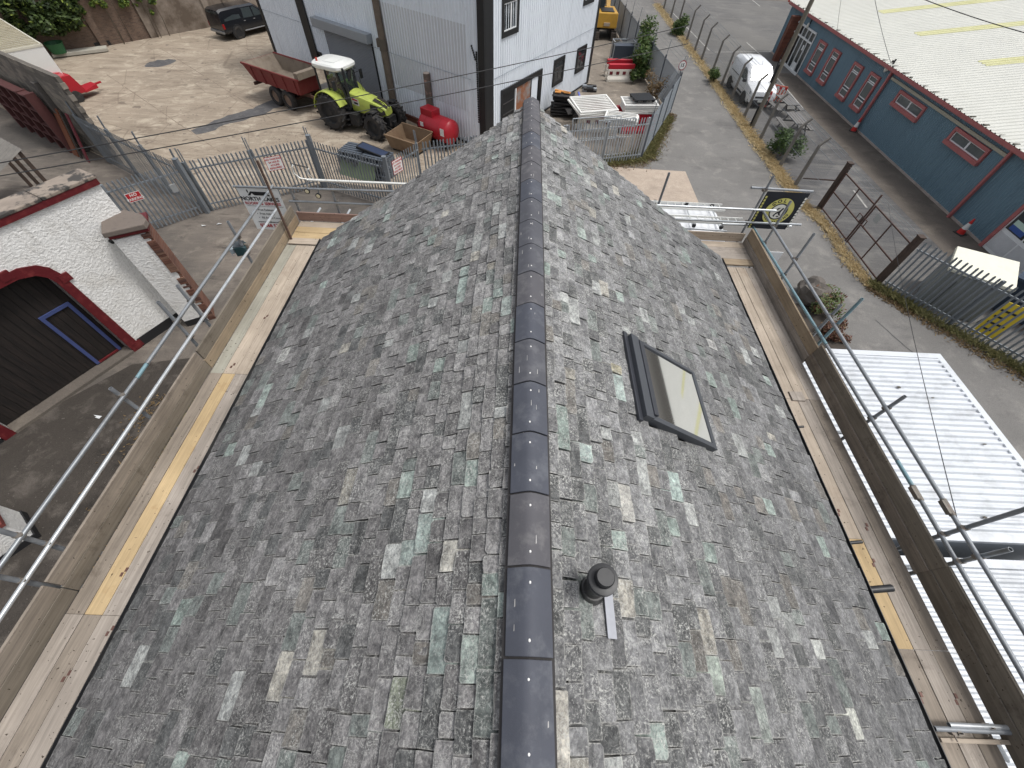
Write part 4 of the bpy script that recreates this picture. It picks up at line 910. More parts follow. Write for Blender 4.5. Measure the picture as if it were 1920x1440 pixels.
for q in ((1667, 127), (1662, 129), (1515, 48)):
    u, z = WB.uz(*q, .15); mb = MB(); mb.sphere(WB.at(u, z, .16), .07, .12, .17, 10, 6); l_ = put('bulkhead_lamp', mb, mat('lamp_cover', c3(226, 224, 214), .4), bu, True, True); put('lamp_bracket', WB.box(MB(), u-.03, u+.03, z+.1, z+.4, .03, .1), M_BLACK, l_, True)

# ---- white rendered gateway wall on the left
a, b_ = P(50, 798), P(268, 648)
WF = Wall(a, b_)
M_ROUGH = None
def render_mat():
    b = NB('white_roughcast'); n1 = b.noise(16, 4, .6); n2 = b.noise(1.2, 6, .65)
    c = b.mix(b.math('MULTIPLY', b.ramp(n2, .54, .74), .45), c3(236, 235, 231), c3(186, 180, 168))
    c = b.mix(b.math('MULTIPLY', b.ramp(b.noise(1.0, 6, .7, b.scaled(3.5, 3.5, .35)), .54, .74), .5), c, c3(176, 172, 162))
    c = b.mix(b.ramp(n1, .32, .55), b.mix(1.0, c, (.90, .90, .90), 'MULTIPLY'), c)
    b.bsdf(c, .9, 0, n1, .8, .05, .2); return b.m
M_ROUGH = render_mat()
M_OX = mat('oxblood_paint', c3(94, 24, 30), .5, var=.12, scale=4, dirt=c3(150, 70, 66), damt=.35, dscale=6)
M_COPE = mat('lichened_coping', c3(150, 138, 126), .95, var=.2, scale=4, fine=20, bump=.5, dirt=c3(62, 60, 58), damt=.95, dscale=2.2, dlo=.48, dhi=.56)
M_TARB = mat('black_plinth_paint', c3(34, 34, 36), .6, var=.15)
gw = thing('gateway_wall', 'white roughcast gateway wall with dark red arch and boarded doors', 'wall', WF.at(2, 0))
dU0, dU1 = WF.uz(50, 798)[0]-.25, WF.uz(268, 648)[0]-.30
uE = WF.uz(185, 345)[0]; zT = WF.uz(100, 372)[1]; zT = 4.42
arch = [(dU0, 0)]+[(dU0, 2.80)]+[(dU0+.06, 3.02), (dU0+.2, 3.18), (dU0+.5, 3.28), (dU1-.5, 3.28), (dU1-.2, 3.18), (dU1-.06, 3.02), (dU1, 2.80), (dU1, 0)]
def outline_band(pts, w0, o0, o1, m, name, parent):     # a band of width w0 that follows an open outline, extruded
    mb = MB(); c = Vector(((dU0+dU1)/2, 1.6)); out = []
    for (u, z) in pts:
        d = Vector((u-c.x, max(0, z-1.6))); d = d.normalized() if z > 2.7 else Vector((1 if u > c.x else -1, 0)); out.append((u+d.x*w0, z+d.y*w0))
    for i in range(len(pts)-1):
        q = [pts[i], pts[i+1], out[i+1], out[i]]
        mb.hexa([WF.at(u, z, o0) for u, z in q]+[WF.at(u, z, o1) for u, z in q])
    return put(name, mb, m, parent, True)
mb = MB(); TH = -.5                                              # wall body with the opening left out
def slab(u0, u1, z0, z1): WF.box(mb, u0, u1, z0, z1, TH, 0)
slab(dU1, uE, .12, zT); slab(dU0-6, dU0, .12, zT); slab(dU0, dU1, 3.28, zT)
for i in range(1, len(arch)-2):
    (u_a, z_a), (u_b, z_b) = arch[i], arch[i+1]
    if abs(u_a-u_b) > 1e-4 and not (z_a == z_b == 3.28): mb.hexa([WF.at(u_a, z_a, TH), WF.at(u_b, z_b, TH), WF.at(u_b, z_b, 0), WF.at(u_a, z_a, 0), WF.at(u_a, 3.28, TH), WF.at(u_b, 3.28, TH), WF.at(u_b, 3.28, 0), WF.at(u_a, 3.28, 0)])
put('roughcast_wall', mb, M_ROUGH, gw, True)
put('plinth', WF.box(WF.box(MB(), dU1+.3, uE, 0, .30, TH, .02), dU0-6, dU0-.3, 0, .30, TH, .02), M_TARB, gw, True)
outline_band(arch, .27, -.32, .035, M_OX, 'arch_surround', gw)
for u, z in ((dU1+.10, 2.72), (dU1-.75, 3.36), (dU1+.12, .05)): put('arch_block', WF.box(MB(), u, u+.24, z, z+.22, -.02, .05), M_OX, gw, True)
put('threshold', WF.box(MB(), dU0, dU1, -.02, .09, -.36, .06), M_PATH, gw, True)
def planks():
    b = NB('dark_boards'); v = b.scaled(3, 3, .35); g = b.noise(5, 6, .7, v); c = b.mix(b.ramp(g, .35, .7), c3(17, 14, 13), c3(42, 34, 30)); b.bsdf(c, .75, 0, g, .4, .01); return b.m
M_PLANK = planks(); NPk = 18
for i in range(NPk):
    uu = dU0+(dU1-dU0)*i/NPk; wd = (dU1-dU0)/NPk
    put('door_plank', WF.box(MB(), uu+.004, uu+wd-.004, .1, 3.27, -.36-rnd(0, .006), -.33-rnd(0, .012)), M_PLANK, gw, True)
put('door_backing', WF.box(MB(), dU0, dU1, .09, 3.28, -.42, -.37), M_BLACK, gw, True)
M_BLUEP = mat('blue_paint', c3(66, 78, 124), .55, var=.1, scale=5)
q = [WF.uz(*p_, -.32) for p_ in ((70, 596), (130, 565), (216, 645), (172, 676))]; bu0, bu1, bz0, bz1 = (q[0][0]+q[3][0])/2, (q[1][0]+q[2][0])/2, .12, (q[0][1]+q[1][1])/2
wd_ = put('wicket_frame', WF.box(WF.box(WF.box(MB(), bu0, bu0+.09, bz0, bz1, -.33, -.29), bu1-.09, bu1, bz0, bz1, -.33, -.29), bu0+.09, bu1-.09, bz1-.09, bz1, -.33, -.29), M_BLUEP, gw, True)
put('red_cill', WF.box(MB(), bu0+.09, bu1-.09, bz0, bz0+.05, -.33, -.28), M_OX, wd_, True)
put('red_trim', WF.box(MB(), dU0-6, uE+.02, zT-.02, zT+.13, TH-.05, .07), M_OX, gw, True)
mb = MB(); NC = 9
for i in range(NC):                                              # coping stones, each a little uneven
    ua, ub = dU0-6+(uE+.05-dU0+6)*i/NC, dU0-6+(uE+.05-dU0+6)*(i+1)/NC
    c_ = MB(); t0, t1 = zT+.13, zT+.21+rnd(0, .03); WF.box(c_, ua+.005, ub-.005, t0, t1, TH-.12, .09); put('coping_stone', c_, M_COPE, gw, True, bevel=.02)
u, z = WF.uz(207, 452); mb = MB(); mb.tube(WF.at(u, z, -.02), WF.at(u, z, .10), .05, 10); put('drain_hole', mb, M_BLACK, gw, True)
# buttress at the end: render broken away from the brick
pa, pb = P(355, 611), P(405, 596); WPi = Wall(pa, pb); Wd = WPi.L
zc = ZAT(216, 443, pa.x, pa.y); depth = .75
mb = MB(); WPi.box(mb, .02, Wd-.02, 0, zc-.02, -depth, -.04); put('buttress_core', mb, brick_mat('core_brick', c3(128, 84, 66), c3(108, 66, 54), c3(136, 122, 108), 1, math.atan2(WPi.e.y, WPi.e.x)), gw, True)
nc = int((zc-.05)/.077); ragged = []
rg = .76
for i in range(nc+1):
    rg = min(.90, max(.62, rg+rnd(-.07, .07))); ragged.append((Wd*rg, i*.077))
mb = MB()
for i in range(nc):
    (r0, z0), (r1, z1) = ragged[i], ragged[i+1]
    mb.hexa([WPi.at(0, z0+.0, -.04), WPi.at(r0, z0, -.04), WPi.at(r0, z0, .0), WPi.at(0, z0, .0), WPi.at(0, z1, -.04), WPi.at(r1, z1, -.04), WPi.at(r1, z1, .0), WPi.at(0, z1, .0)])
put('broken_render', mb, M_ROUGH, gw, True)
mb = MB(); q0, q1 = WPi.at(0, 0, 0), WPi.at(0, 0, -depth); mb.hexa([q0-WPi.e*.03, q1-WPi.e*.03, q1, q0]+[v+Vector((0, 0, zc-.02)) for v in (q0-WPi.e*.03, q1-WPi.e*.03, q1, q0)]); put('render_return', mb, M_ROUGH, gw, True)
MBR = [mat('brick_%d' % i, c_, .9, var=.2, scale=9, fine=40, bump=.4) for i, c_ in enumerate((c3(118, 82, 68), c3(104, 70, 58), c3(126, 96, 80), c3(92, 66, 58)))]
bmesh_ = []
for mm in MBR: t_ = MB(); t_.box(-.105, .105, -.045, 0, -.031, .031); bmesh_.append(t_.mesh('brick', mm))
for i in range(nc):
    uu = ragged[i][0]-.06+rnd(0, .12)
    while uu < Wd-.06:
        M_ = Matrix.Translation(WPi.at(min(uu+.11, Wd-.09), i*.077+.04, 0)) @ frame((0, 0, 0), WPi.e, -WPi.n) if False else frame(WPi.at(min(uu+.11, Wd-.1), i*.077+.042, -.012+rnd(-.012, .006)), WPi.e, -WPi.n)
        inst('brick', random.choice(bmesh_), gw, ROOTM[gw.name].inverted() @ M_); uu += .222
mb = MB(); WPi.box(mb, -.05, Wd+.05, zc-.02, zc+.06, -depth-.1, .06); put('buttress_trim', mb, M_OX, gw, True)
mb = MB(); cap = [(-.12, .09), (Wd+.05, .09), (Wd+.12, -.15), (Wd+.02, -depth*.7), (Wd*.5, -depth-.25), (-.15, -depth-.1)]
vs = [WPi.at(u, zc+.06, o_) for u, o_ in cap]+[WPi.at(u*.97+.01, zc+.20, o_*.95) for u, o_ in cap]; k_ = len(cap); mb.add(vs, [tuple(range(k_, 2*k_)), tuple(reversed(range(k_)))]+[(i, (i+1) % k_, k_+(i+1) % k_, k_+i) for i in range(k_)]); put('buttress_cap', mb, mat('grey_stone_cap', c3(118, 108, 100), .95, var=.15, scale=5, fine=30, bump=.5, dirt=c3(84, 78, 72), damt=.7, dscale=5), gw, True, bevel=.02)
put('buttress_plinth', WPi.box(MB(), -.035, Wd*.7, 0, .22, -.05, .02), M_TARB, gw, True)

# low white pier with a red cap at the lower left
lp = P(62, 985); lw = thing('low_pier', 'low white pier with red tiled top beside the gateway', 'pier', (lp.x, lp.y, 0), R(54))
mb = MB(); mb.box(-1.6, .0, -.42, .42, .18, .86); put('shaft', mb, M_ROUGH, lw); mb = MB(); mb.box(-1.61, .03, -.45, .45, 0, .18); put('plinth', mb, M_TARB, lw)
mb = MB(); mb.box(-.62, .04, -.46, .46, .86, .98); put('red_cap', mb, mat('red_tile', c3(120, 62, 56), .8, var=.15), lw, bevel=.01); mb = MB(); mb.box(-1.62, -.64, -.46, .46, .86, .94); put('coping_stone', mb, mat('grey_stone_cap', c3(118, 108, 100)), lw, bevel=.01)

# ---- concrete block wall beyond the gate, weathered
GP, GQ = Vector((-13.68, 15.95, 0)), Vector((-20.27, 19.76, 0)); WFn = Wall(GP, GQ)
bw = thing('block_wall', 'tall weathered concrete block wall behind the grey side gate', 'wall', WFn.at(13, 0))
BM = [mat('block_%d' % i, c_, .95, var=.16, scale=4, fine=25, bump=.4, dirt=c3(84, 80, 74), damt=.6, dscale=2.5) for i, c_ in enumerate((c3(128, 121, 112), c3(112, 106, 98), c3(142, 134, 122)))]
bms = []
for mm in BM: t_ = MB(); t_.box(-.22, .22, -.10, .10, -.107, .107); bms.append(t_.mesh('block', mm))
for r_ in range(16):
    uu = 7.0+(.22 if r_ % 2 else 0)
    while uu < 19.3:
        inst('block', random.choice(bms), bw, ROOTM[bw.name].inverted() @ frame(WFn.at(uu+.22, .112+r_*.222, -.25+rnd(-.006, .006)), WFn.e, -WFn.n)); uu += .45
put('mortar_core', WFn.box(MB(), 7.05, 19.6, 0, 3.55, -.33, -.17), mat('block_mortar', c3(100, 95, 88), .95, var=.2), bw, True)
put('buttress_post', WFn.box(MB(), 9.55, 9.85, 0, 2.9, -.14, .06), mat('dark_concrete', c3(84, 80, 76), .9, var=.2), bw, True)

# ---- high boundary wall at the back of the yard
ba, bb = P(207, 85), P(400, 50); WK = Wall(ba, bb)
M_OLDB = brick_mat('old_brick_wall', c3(120, 98, 84), c3(98, 80, 70), c3(118, 108, 96), 1.0, math.atan2(WK.e.y, WK.e.x))
M_STAINR = mat('stained_render', c3(150, 138, 126), .95, var=.2, scale=1.5, fine=8, bump=.3, dirt=c3(92, 80, 68), damt=.9, dscale=.7, dlo=.42, dhi=.62)
M_CEMR = mat('cement_patch', c3(112, 106, 96), .95, var=.12, scale=2)
bkw = thing('boundary_wall', 'high old brick boundary wall at the back of the yard', 'wall', WK.at(0, 0))
put('brick_wall', WK.box(MB(), -22, 3.0, 0, 5.5, -.5, 0), M_OLDB, bkw, True)
put('rendered_wall', WK.box(MB(), 3.0, 30, 0, 6.5, -.5, .05), M_STAINR, bkw, True)
for u in (-4.6, -.35, 3.0, 7.6, 9.2, 14): put('pilaster', WK.box(MB(), u-.22, u+.22, 0, 5.6, 0, .16), M_OLDB if u < 3 else M_STAINR, bkw, True)
for u, w_ in ():
    mb = MB(); pts = [(u-w_/2+rnd(-.2, .2), 1.5+rnd(-.2, .2)), (u, 1.1), (u+w_/2, 1.4), (u+w_/2+.2, 2.8), (u+.2, 4.2), (u-w_/2, 3.6)]; k_ = len(pts)
    mb.add([WK.at(a_, b2, .0) for a_, b2 in pts]+[WK.at(a_, b2, .03) for a_, b2 in pts], [tuple(range(k_, 2*k_))]+[(i, (i+1) % k_, k_+(i+1) % k_, k_+i) for i in range(k_)]); put('cement_patch', mb, M_CEMR, bkw, True)
put('low_opening', WK.box(MB(), -.9, .1, .02, .28, .0, .02), M_BLACK, bkw, True)
# ================================================================ fences, gates, poles
M_PAL = mat('galvanised_palisade', c3(132, 138, 143), .55, .35, var=.12, scale=2, bump=.05, dirt=c3(104, 108, 112), damt=.5)
M_PALB = mat('bright_palisade', c3(166, 172, 177), .5, .35, var=.10, scale=2, bump=.05)
def pale_mesh(h, w=.068, m=None):
    mb = MB(); x = w/2; d = .016; pr = [(-x, 0), (-x*.35, -d), (x*.35, -d), (x, 0)]; n = 4; vs = []
    for z in (.05, h-.07): vs += [(a, b, z) for a, b in pr]
    vs += [(-x*.75, 0, h-.02), (0, -d, h), (0, -d, h), (x*.75, 0, h-.02)]
    mb.add(vs, [(i, i+1, n+i+1, n+i) for i in range(3)]+[(n+i, n+i+1, 2*n+i+1, 2*n+i) for i in range(3)])
    mb.add([(a, b+.004, z) for a, b, z in [tuple(v) for v in vs]], [tuple(reversed(f)) for f in [(i, i+1, n+i+1, n+i) for i in range(3)]+[(n+i, n+i+1, 2*n+i+1, 2*n+i) for i in range(3)]])
    return mb.mesh('pale', m)
PALE = pale_mesh(2.12, .068, M_PAL); PALEB = pale_mesh(2.12, .068, M_PALB)
def palisade(label, a, b, h=2.1, pitch=.155, post=2.75, ext=True, mesh=None, m=None, group=None, first_post=True, last_post=True, name='palisade_fence', cat='fence'):
    m = m or M_PAL; a, b = Vector((a[0], a[1], 0)), Vector((b[0], b[1], 0)); e = (b-a); L = e.length; e.normalize(); nn = Vector((e.y, -e.x, 0))
    if (Vector((CAM.x, CAM.y, 0))-a).dot(nn) < 0: nn = -nn
    f = thing(name, label, cat, a, 0, group); inv = ROOTM[f.name].inverted()
    n = int(L/pitch)
    for i in range(n):
        q = a+e*(pitch*(i+.5))
        M_ = Matrix(((e.x, -nn.x, 0, q.x+nn.x*.03), (e.y, -nn.y, 0, q.y+nn.y*.03), (0, 0, 1, rnd(-.008, .008)), (0, 0, 0, 1)))
        inst('pale', mesh or PALE, f, inv @ M_ @ Matrix.Rotation(rnd(-.012, .012), 4, 'Y'))
    for z in (.32, 1.78):
        mb = MB(); mb.bar(a+Vector((0, 0, z)), b+Vector((0, 0, z)), .045, .05); put('rail', mb, m, f, True)
    np_ = max(1, round(L/post))
    for i in range(np_+1):
        if (i == 0 and not first_post) or (i == np_ and not last_post): continue
        q = a+e*(L*i/np_)-nn*.07; mb = MB(); mb.box(q.x-.05, q.x+.05, q.y-.05, q.y+.05, 0, h-.05)
        pst = put('post', mb, m, f, True)
        if ext:
            mb = MB(); mb.bar(q+Vector((0, 0, h-.3)), q+Vector((0, 0, h+.45))-nn*.05, .035, .035, (0, 1, 0)); mb.bar(q+e*.08+Vector((0, 0, h-.3)), q+e*.08+Vector((0, 0, h+.40))-nn*.05, .03, .03, (0, 1, 0)); put('post_extension', mb, m, pst, True)
    return f, a, e, nn
f1, *_ = palisade('grey palisade fence running back beside the block wall', (-13.78, 16.0), (-20.4, 19.83))
f2, a2, e2, n2 = palisade('grey palisade fence carrying the white sign nearest the banner', (-13.5, 16.05), (-9.35, 18.5))
f3, a3, e3, n3 = palisade('grey palisade fence in front of the pile of pallets', (-9.2, 18.42), (-5.75, 16.98), first_post=False, ext=False)
f4, a4, e4, n4 = palisade('grey palisade gate leaf with white sign next to roof verge', (-5.6, 17.05), (-4.65, 18.75), first_post=False, name='palisade_gate', cat='gate')
f5, *_ = palisade('grey palisade fence between the red tank and the roof', (-4.5, 18.8), (2.0, 21.3), first_post=False, ext=False)
f6, a6, e6, n6 = palisade('bright palisade fence in front of the red and white barriers', (2.12, 21.35), (6.35, 22.75), mesh=PALEB, m=M_PALB, ext=False)
f8, a8, e8, n8 = palisade('grey palisade fence beside the rusty gate and cream cabinet', (14.49, 13.0), (20.5, 4.9), pitch=.165, ext=False, first_post=False)
# big box-section corner posts
for (x, y), lab in (((-13.62, 15.92), 'thick grey gate post beside the keypad box'), ((-9.28, 18.50), 'thick grey corner post of the palisade, right of the banner sign'), ((-5.68, 16.95), 'thick grey gate post left of the sign by the roof')):
    mb = MB(); mb.box(x-.08, x+.08, y-.08, y+.08, 0, 2.25); mb.box(x-.09, x+.09, y-.09, y+.09, 2.25, 2.27); solo('gate_post', mb, M_PAL, lab, 'post', 'thick box posts of the yard gates')
# open gate leaf with the red sign
g0 = Vector((-13.75, 15.85, 0)); gt = P(197, 358, 1.85); g1 = Vector((gt.x, gt.y, 0)); fg1, ag, eg_, ng = palisade('grey palisade gate with a red no parking sign', g0, g1, name='palisade_gate', cat='gate', ext=False, first_post=False)
mb = MB(); q = g0+eg_*.45+ng*.06; mb.bar(q+Vector((0, 0, 1.15)), q+Vector((0, 0, 1.45)), .22, .06, ng); put('lock_box', mb, mat('lock_grey', c3(150, 152, 152), .5), fg1, True)
def sign_on(label, base, e, n, u, z, w, h, bg, border, lines, fg, group=None):
    o_ = base+e*u+n*.075+Vector((0, 0, z)); s_ = thing('warning_sign', label, 'sign', o_, 0, group)
    ex = e if e.cross(Vector((0, 0, 1))).dot(n) > 0 else -e
    Ms = frame((0, 0, 0), ex, (0, 0, 1))
    mb = MB(); mb.box(-w/2, w/2, -h/2, h/2, -.004, .0, Ms); put('plate', mb, border, s_); mb = MB(); mb.box(-w/2+.018, w/2-.018, -h/2+.018, h/2-.018, .0, .0015, Ms); put('face', mb, bg, s_)
    nl = len(lines)
    for i, (t, sz) in enumerate(lines):
        yy = h/2-h*(i+.5)/nl
        if len(t) == 2:
            for kk, ch in enumerate(t): words(s_, ch, sz, (sz*.42*(2*kk-1), yy*.86, .004), Ms, fg, .004)
        else: words(s_, t, sz, (0, yy*.86, .004), Ms, fg, .003)
    return s_
M_SRED = mat('sign_red', c3(178, 38, 44), .5, var=.05, bump=0); M_SWHT = mat('sign_white', c3(226, 226, 222), .5, var=.04, bump=0)
d_ = ((P(250, 366, 1.35)-g0)).dot(eg_); sign_on('red no parking sign on the gate beside the gateway wall', g0, eg_, ng, d_, 1.42, .50, .34, M_SRED, M_SWHT, (('NO', .15), ('PARKING', .135)), M_SWHT)
L4 = (('NO PARKING', .105), ('24 HOUR', .105), ('ACCESS', .105), ('REQUIRED', .105))
W2 = Wall(a2, a2+e2); u, z = W2.uz(514, 305); sign_on('white 24 hour access sign on the fence above the banner', a2, e2, n2, u, z, .66, .56, M_SWHT, M_SRED, L4, M_SRED)
W4 = Wall(a4, a4+e4); u, z = W4.uz(743, 310); sign_on('white 24 hour access sign closest to the roof verge', a4, e4, n4, u, z, .60, .56, M_SWHT, M_SRED, L4, M_SRED)

# sheeted security fence along the lane
def mesh_mat(name, col, open_=.35, scale=40):
    b = NB(name); ck = b.n('ShaderNodeTexNoise'); ck.inputs['Scale'].default_value = scale; b.l(b.pos(), ck.inputs['Vector'])
    d = b.n('ShaderNodeBsdfDiffuse'); d.inputs['Color'].default_value = (*col, 1); t = b.n('ShaderNodeBsdfTransparent'); m_ = b.n('ShaderNodeMixShader')
    f = b.ramp(ck.outputs['Fac'], .44+open_*.12, .50+open_*.12) if False else b.math('GREATER_THAN', ck.outputs['Fac'], .5-(.5-open_)*.3)
    b.l(f, m_.inputs[0]); b.l(t.outputs[0], m_.inputs[1]); b.l(d.outputs[0], m_.inputs[2]); b.l(m_.outputs[0], b.out.inputs[0]); return b.m
M_SHEET = mesh_mat('fine_mesh_sheet', c3(142, 148, 153), .15, 60)
def chain_mat():
    b = NB('chain_link'); uv = b.n('ShaderNodeSeparateXYZ'); b.l(b.pos(), uv.inputs[0])
    h = b.math('ADD', uv.outputs[0], uv.outputs[1]); s1 = b.math('ADD', h, uv.outputs[2]); s2 = b.math('SUBTRACT', h, uv.outputs[2])
    f = None
    for s_ in (s1, s2):
        fr = b.math('FRACT', b.math('MULTIPLY', s_, 11.0)); g = b.math('LESS_THAN', fr, .085); f = g if f is None else b.math('MAXIMUM', f, g)
    d = b.n('ShaderNodeBsdfDiffuse'); d.inputs['Color'].default_value = (*c3(140, 142, 142), 1); t = b.n('ShaderNodeBsdfTransparent'); m_ = b.n('ShaderNodeMixShader')
    b.l(f, m_.inputs[0]); b.l(t.outputs[0], m_.inputs[1]); b.l(d.outputs[0], m_.inputs[2]); b.l(m_.outputs[0], b.out.inputs[0]); return b.m
M_CHAIN = chain_mat()
M_POSTD = mat('dark_steel_post', c3(92, 98, 106), .55, .3, var=.1)
runs = [((6.45, 22.85), (9.3, 29.2)), ((9.25, 29.4), (8.75, 35.4)), ((8.75, 35.4), (8.0, 47.5)), ((8.0, 47.5), (8.0, 62))]
lf = thing('mesh_fence', 'tall grey mesh security fence along the left side of the lane', 'fence', (9.2, 29.2, 0))
for i, (a, b_) in enumerate(runs):
    a, b_ = Vector((*a, 0)), Vector((*b_, 0)); e = (b_-a); L = e.length; e.normalize(); nn = Vector((e.y, -e.x, 0))
    mb = MB(); mb.quad(a+Vector((0, 0, .06)), b_+Vector((0, 0, .06)), b_+Vector((0, 0, 2.05)), a+Vector((0, 0, 2.05))); put('mesh_panel', mb, M_SHEET, lf, True)
    mb = MB(); mb.bar(a+Vector((0, 0, 2.0)), b_+Vector((0, 0, 2.0)), .045, .045); mb.bar(a+Vector((0, 0, .3)), b_+Vector((0, 0, .3)), .045, .045); put('rail', mb, M_PAL, lf, True)
    npz = max(1, round(L/2.6))
    for j in range(npz+(1 if i in (0, 3) else 0)):
        q = a+e*(L*j/npz); mb = MB(); mb.box(q.x-.04, q.x+.04, q.y-.04, q.y+.04, 0, 2.2); pp = put('post', mb, M_POSTD, lf, True)
        mb = MB(); mb.bar(q+Vector((0, 0, 2.1)), q+Vector((.05, 0, 2.95)), .025, .025, (0, 1, 0)); put('post_extension', mb, M_PAL, pp, True)
        if i == 0 and j in (0, 1): 
            mb = MB(); mb.bar(q+e*.1+Vector((0, 0, 0)), q+e*.1+Vector((0, 0, 2.3)), .06, .05, (1, 0, 0)); put('post', mb, M_POSTD, lf, True)
for zz in (2.55, 2.75, 2.92):
    mb = MB(); pts = [Vector((*runs[0][0], zz)), Vector((*runs[1][0], zz)), Vector((*runs[2][0], zz)), Vector((*runs[3][0], zz))]; mb.path(pts, .006, 4); put('barbed_wire', mb, M_PAL, lf, True)
# speed limit sign
sp = P(1250, 219); zz = ZAT(1283, 123, sp.x, sp.y); sg = thing('speed_sign', 'round white and red fifteen speed limit sign at the fence corner', 'sign', (sp.x, sp.y, 0))
mb = MB(); mb.tube((0, .05, 0), (0, .05, zz+.2), .03, 8); put('pole', mb, M_GREYM, sg)
Ms = frame((0, 0, zz), (.97, .22, 0), (0, 0, 1)); Rg = .24
def disc(r, z0, z1, n=28): mb = MB(); mb.prism([(r*math.cos(2*math.pi*i/n), r*math.sin(2*math.pi*i/n)) for i in range(n)], z0, z1, Ms); return mb
put('rim', disc(Rg, 0, .004), mat('sign_dull_red', c3(150, 62, 66), .5, bump=0), sg); put('face', disc(Rg*.80, .004, .006), M_SWHT, sg); words(sg, '1', .23, (-.062, 0, .008), Ms, M_BLACKT, .008); words(sg, '5', .23, (.062, 0, .008), Ms, M_BLACKT, .008)

# chain-link fence on cranked concrete posts, right of the lane
M_CONC = mat('concrete_post', c3(122, 118, 112), .9, var=.15, scale=3, bump=.3, dirt=c3(90, 86, 80), damt=.5)
cf = thing('chain_link_fence', 'chain link fence on cranked concrete posts between lane and car park', 'fence', (14.05, 30, 0))
PB = [(1496, 350), (1462, 312), (1423, 262), (1392, 221), (1368, 188), (1349, 163), (1326, 139), (1306, 113), (1292, 96), (1278, 76), (1262, 52), (1249, 35), (1240, 18)]
ysp = [P(*q).y for q in PB]+[P(*PB[-1]).y+5, P(*PB[-1]).y+10]
XF = 14.08
for y in ysp:
    mb = MB(); mb.hexa([(XF-.07, y-.07, 0), (XF+.07, y-.07, 0), (XF+.07, y+.07, 0), (XF-.07, y+.07, 0), (XF-.05, y-.05, 2.0), (XF+.05, y-.05, 2.0), (XF+.05, y+.05, 2.0), (XF-.05, y+.05, 2.0)])
    mb.hexa([(XF-.05, y-.05, 2.0), (XF+.05, y-.05, 1.98), (XF+.05, y+.05, 1.98), (XF-.05, y+.05, 2.0), (XF+.26, y-.04, 2.36), (XF+.34, y-.04, 2.30), (XF+.34, y+.04, 2.30), (XF+.26, y+.04, 2.36)]); put('concrete_post', mb, M_CONC, cf, True)
mb = MB(); mb.quad((XF+.06, ysp[0]-1.6, .05), (XF+.06, ysp[-1], .05), (XF+.06, ysp[-1], 1.85), (XF+.06, ysp[0]-1.6, 1.85)); put('chain_link', mb, M_CHAIN, cf, True)
for z_, x_ in ((1.85, .06), (1.0, .06), (2.12, .18), (2.24, .26), (2.34, .32)):
    mb = MB(); mb.tube((XF+x_, ysp[0]-1.7, z_), (XF+x_, ysp[-1], z_), .008, 5); put('line_wire', mb, M_PAL, cf, True)
# rusty double gate
M_RUSTG = mat('rusty_gate_steel', c3(86, 66, 60), .8, .2, var=.2, scale=6, dirt=c3(112, 84, 72), damt=.5)
M_TIMB = mat('dark_timber_post', c3(74, 60, 52), .85, var=.25, scale=5, fine=30, bump=.3, dirt=c3(44, 38, 34), damt=.5)
GX, GY0, GY1 = 14.5, 13.25, 18.75
for y, lab in ((GY1, 'dark timber gate post at the far end of the rusty gate'), (GY0, 'dark timber gate post between rusty gate and palisade')):
    mb = MB(); mb.box(GX-.10, GX+.10, y-.10, y+.10, 0, 2.12); mb.box(GX-.12, GX+.12, y-.12, y+.12, 2.12, 2.16); solo('timber_post', mb, M_TIMB, lab, 'post', 'gate posts of the rusty gate', bevel=.01)
ym = (GY0+GY1)/2
for y0, y1, lab in ((ym+.04, GY1-.14, 'rusty mesh gate leaf nearer the flag'), (GY0+.14, ym-.04, 'rusty mesh gate leaf nearer the palisade fence')):
    gl = thing('gate_leaf', lab, 'gate', (GX, (y0+y1)/2, 0), 0, 'leaves of the rusty gate')
    mb = MB()
    for z in (.12, .92, 1.75): mb.bar((GX, y0, z), (GX, y1, z), .04, .045)
    for y in (y0+.02, (y0+y1)/2, y1-.02): mb.bar((GX, y, .12), (GX, y, 1.75), .04, .045, (1, 0, 0))
    put('frame', mb, M_RUSTG, gl, True); mb = MB(); mb.quad((GX, y0, .12), (GX, y1, .12), (GX, y1, 1.75), (GX, y0, 1.75)); put('chain_link', mb, M_CHAIN, gl, True)
    mb = MB(); yy = ym+(.06 if y0 > ym else -.06); mb.bar((GX, yy, .05), (GX, yy, 2.15 if y0 > ym else 1.75), .05, .05, (1, 0, 0)); put('meeting_stile', mb, M_RUSTG, gl, True)
    yy = ym+(.22 if y0 > ym else -.16); mb = MB(); mb.path([(GX-.05, yy-.13, .95), (GX-.05, yy+.13, .95), (GX-.05, yy+.13, 1.2), (GX-.05, yy-.13, 1.2), (GX-.05, yy-.13, .95)], .022, 5); put('latch_loop', mb, M_RUSTG, gl, True)
    for zz in (1.9, 2.02, 2.12): mb = MB(); mb.tube((GX, y0, zz), (GX, y1, zz), .006, 5); put('barbed_wire', mb, M_PAL, gl, True)
mb = MB(); a = P(1546, 345, 1.0); mb.tube((GX, GY1, 1.35), (GX-.1, GY1+2.2, .35), .03, 6); solo('gate_stay', mb, M_RUSTG, 'thin rusty stay bracing the far gate post', 'brace')
mb = MB(); v = VX(1640, 417, GX); mb.box(GX-.03, GX-.02, v.y-.14, v.y+.14, 1.36, 1.66); solo('gate_notice', mb, mat('faded_notice', c3(166, 168, 166), .7, var=.15), 'small pale faded notice wired to the rusty gate', 'sign')

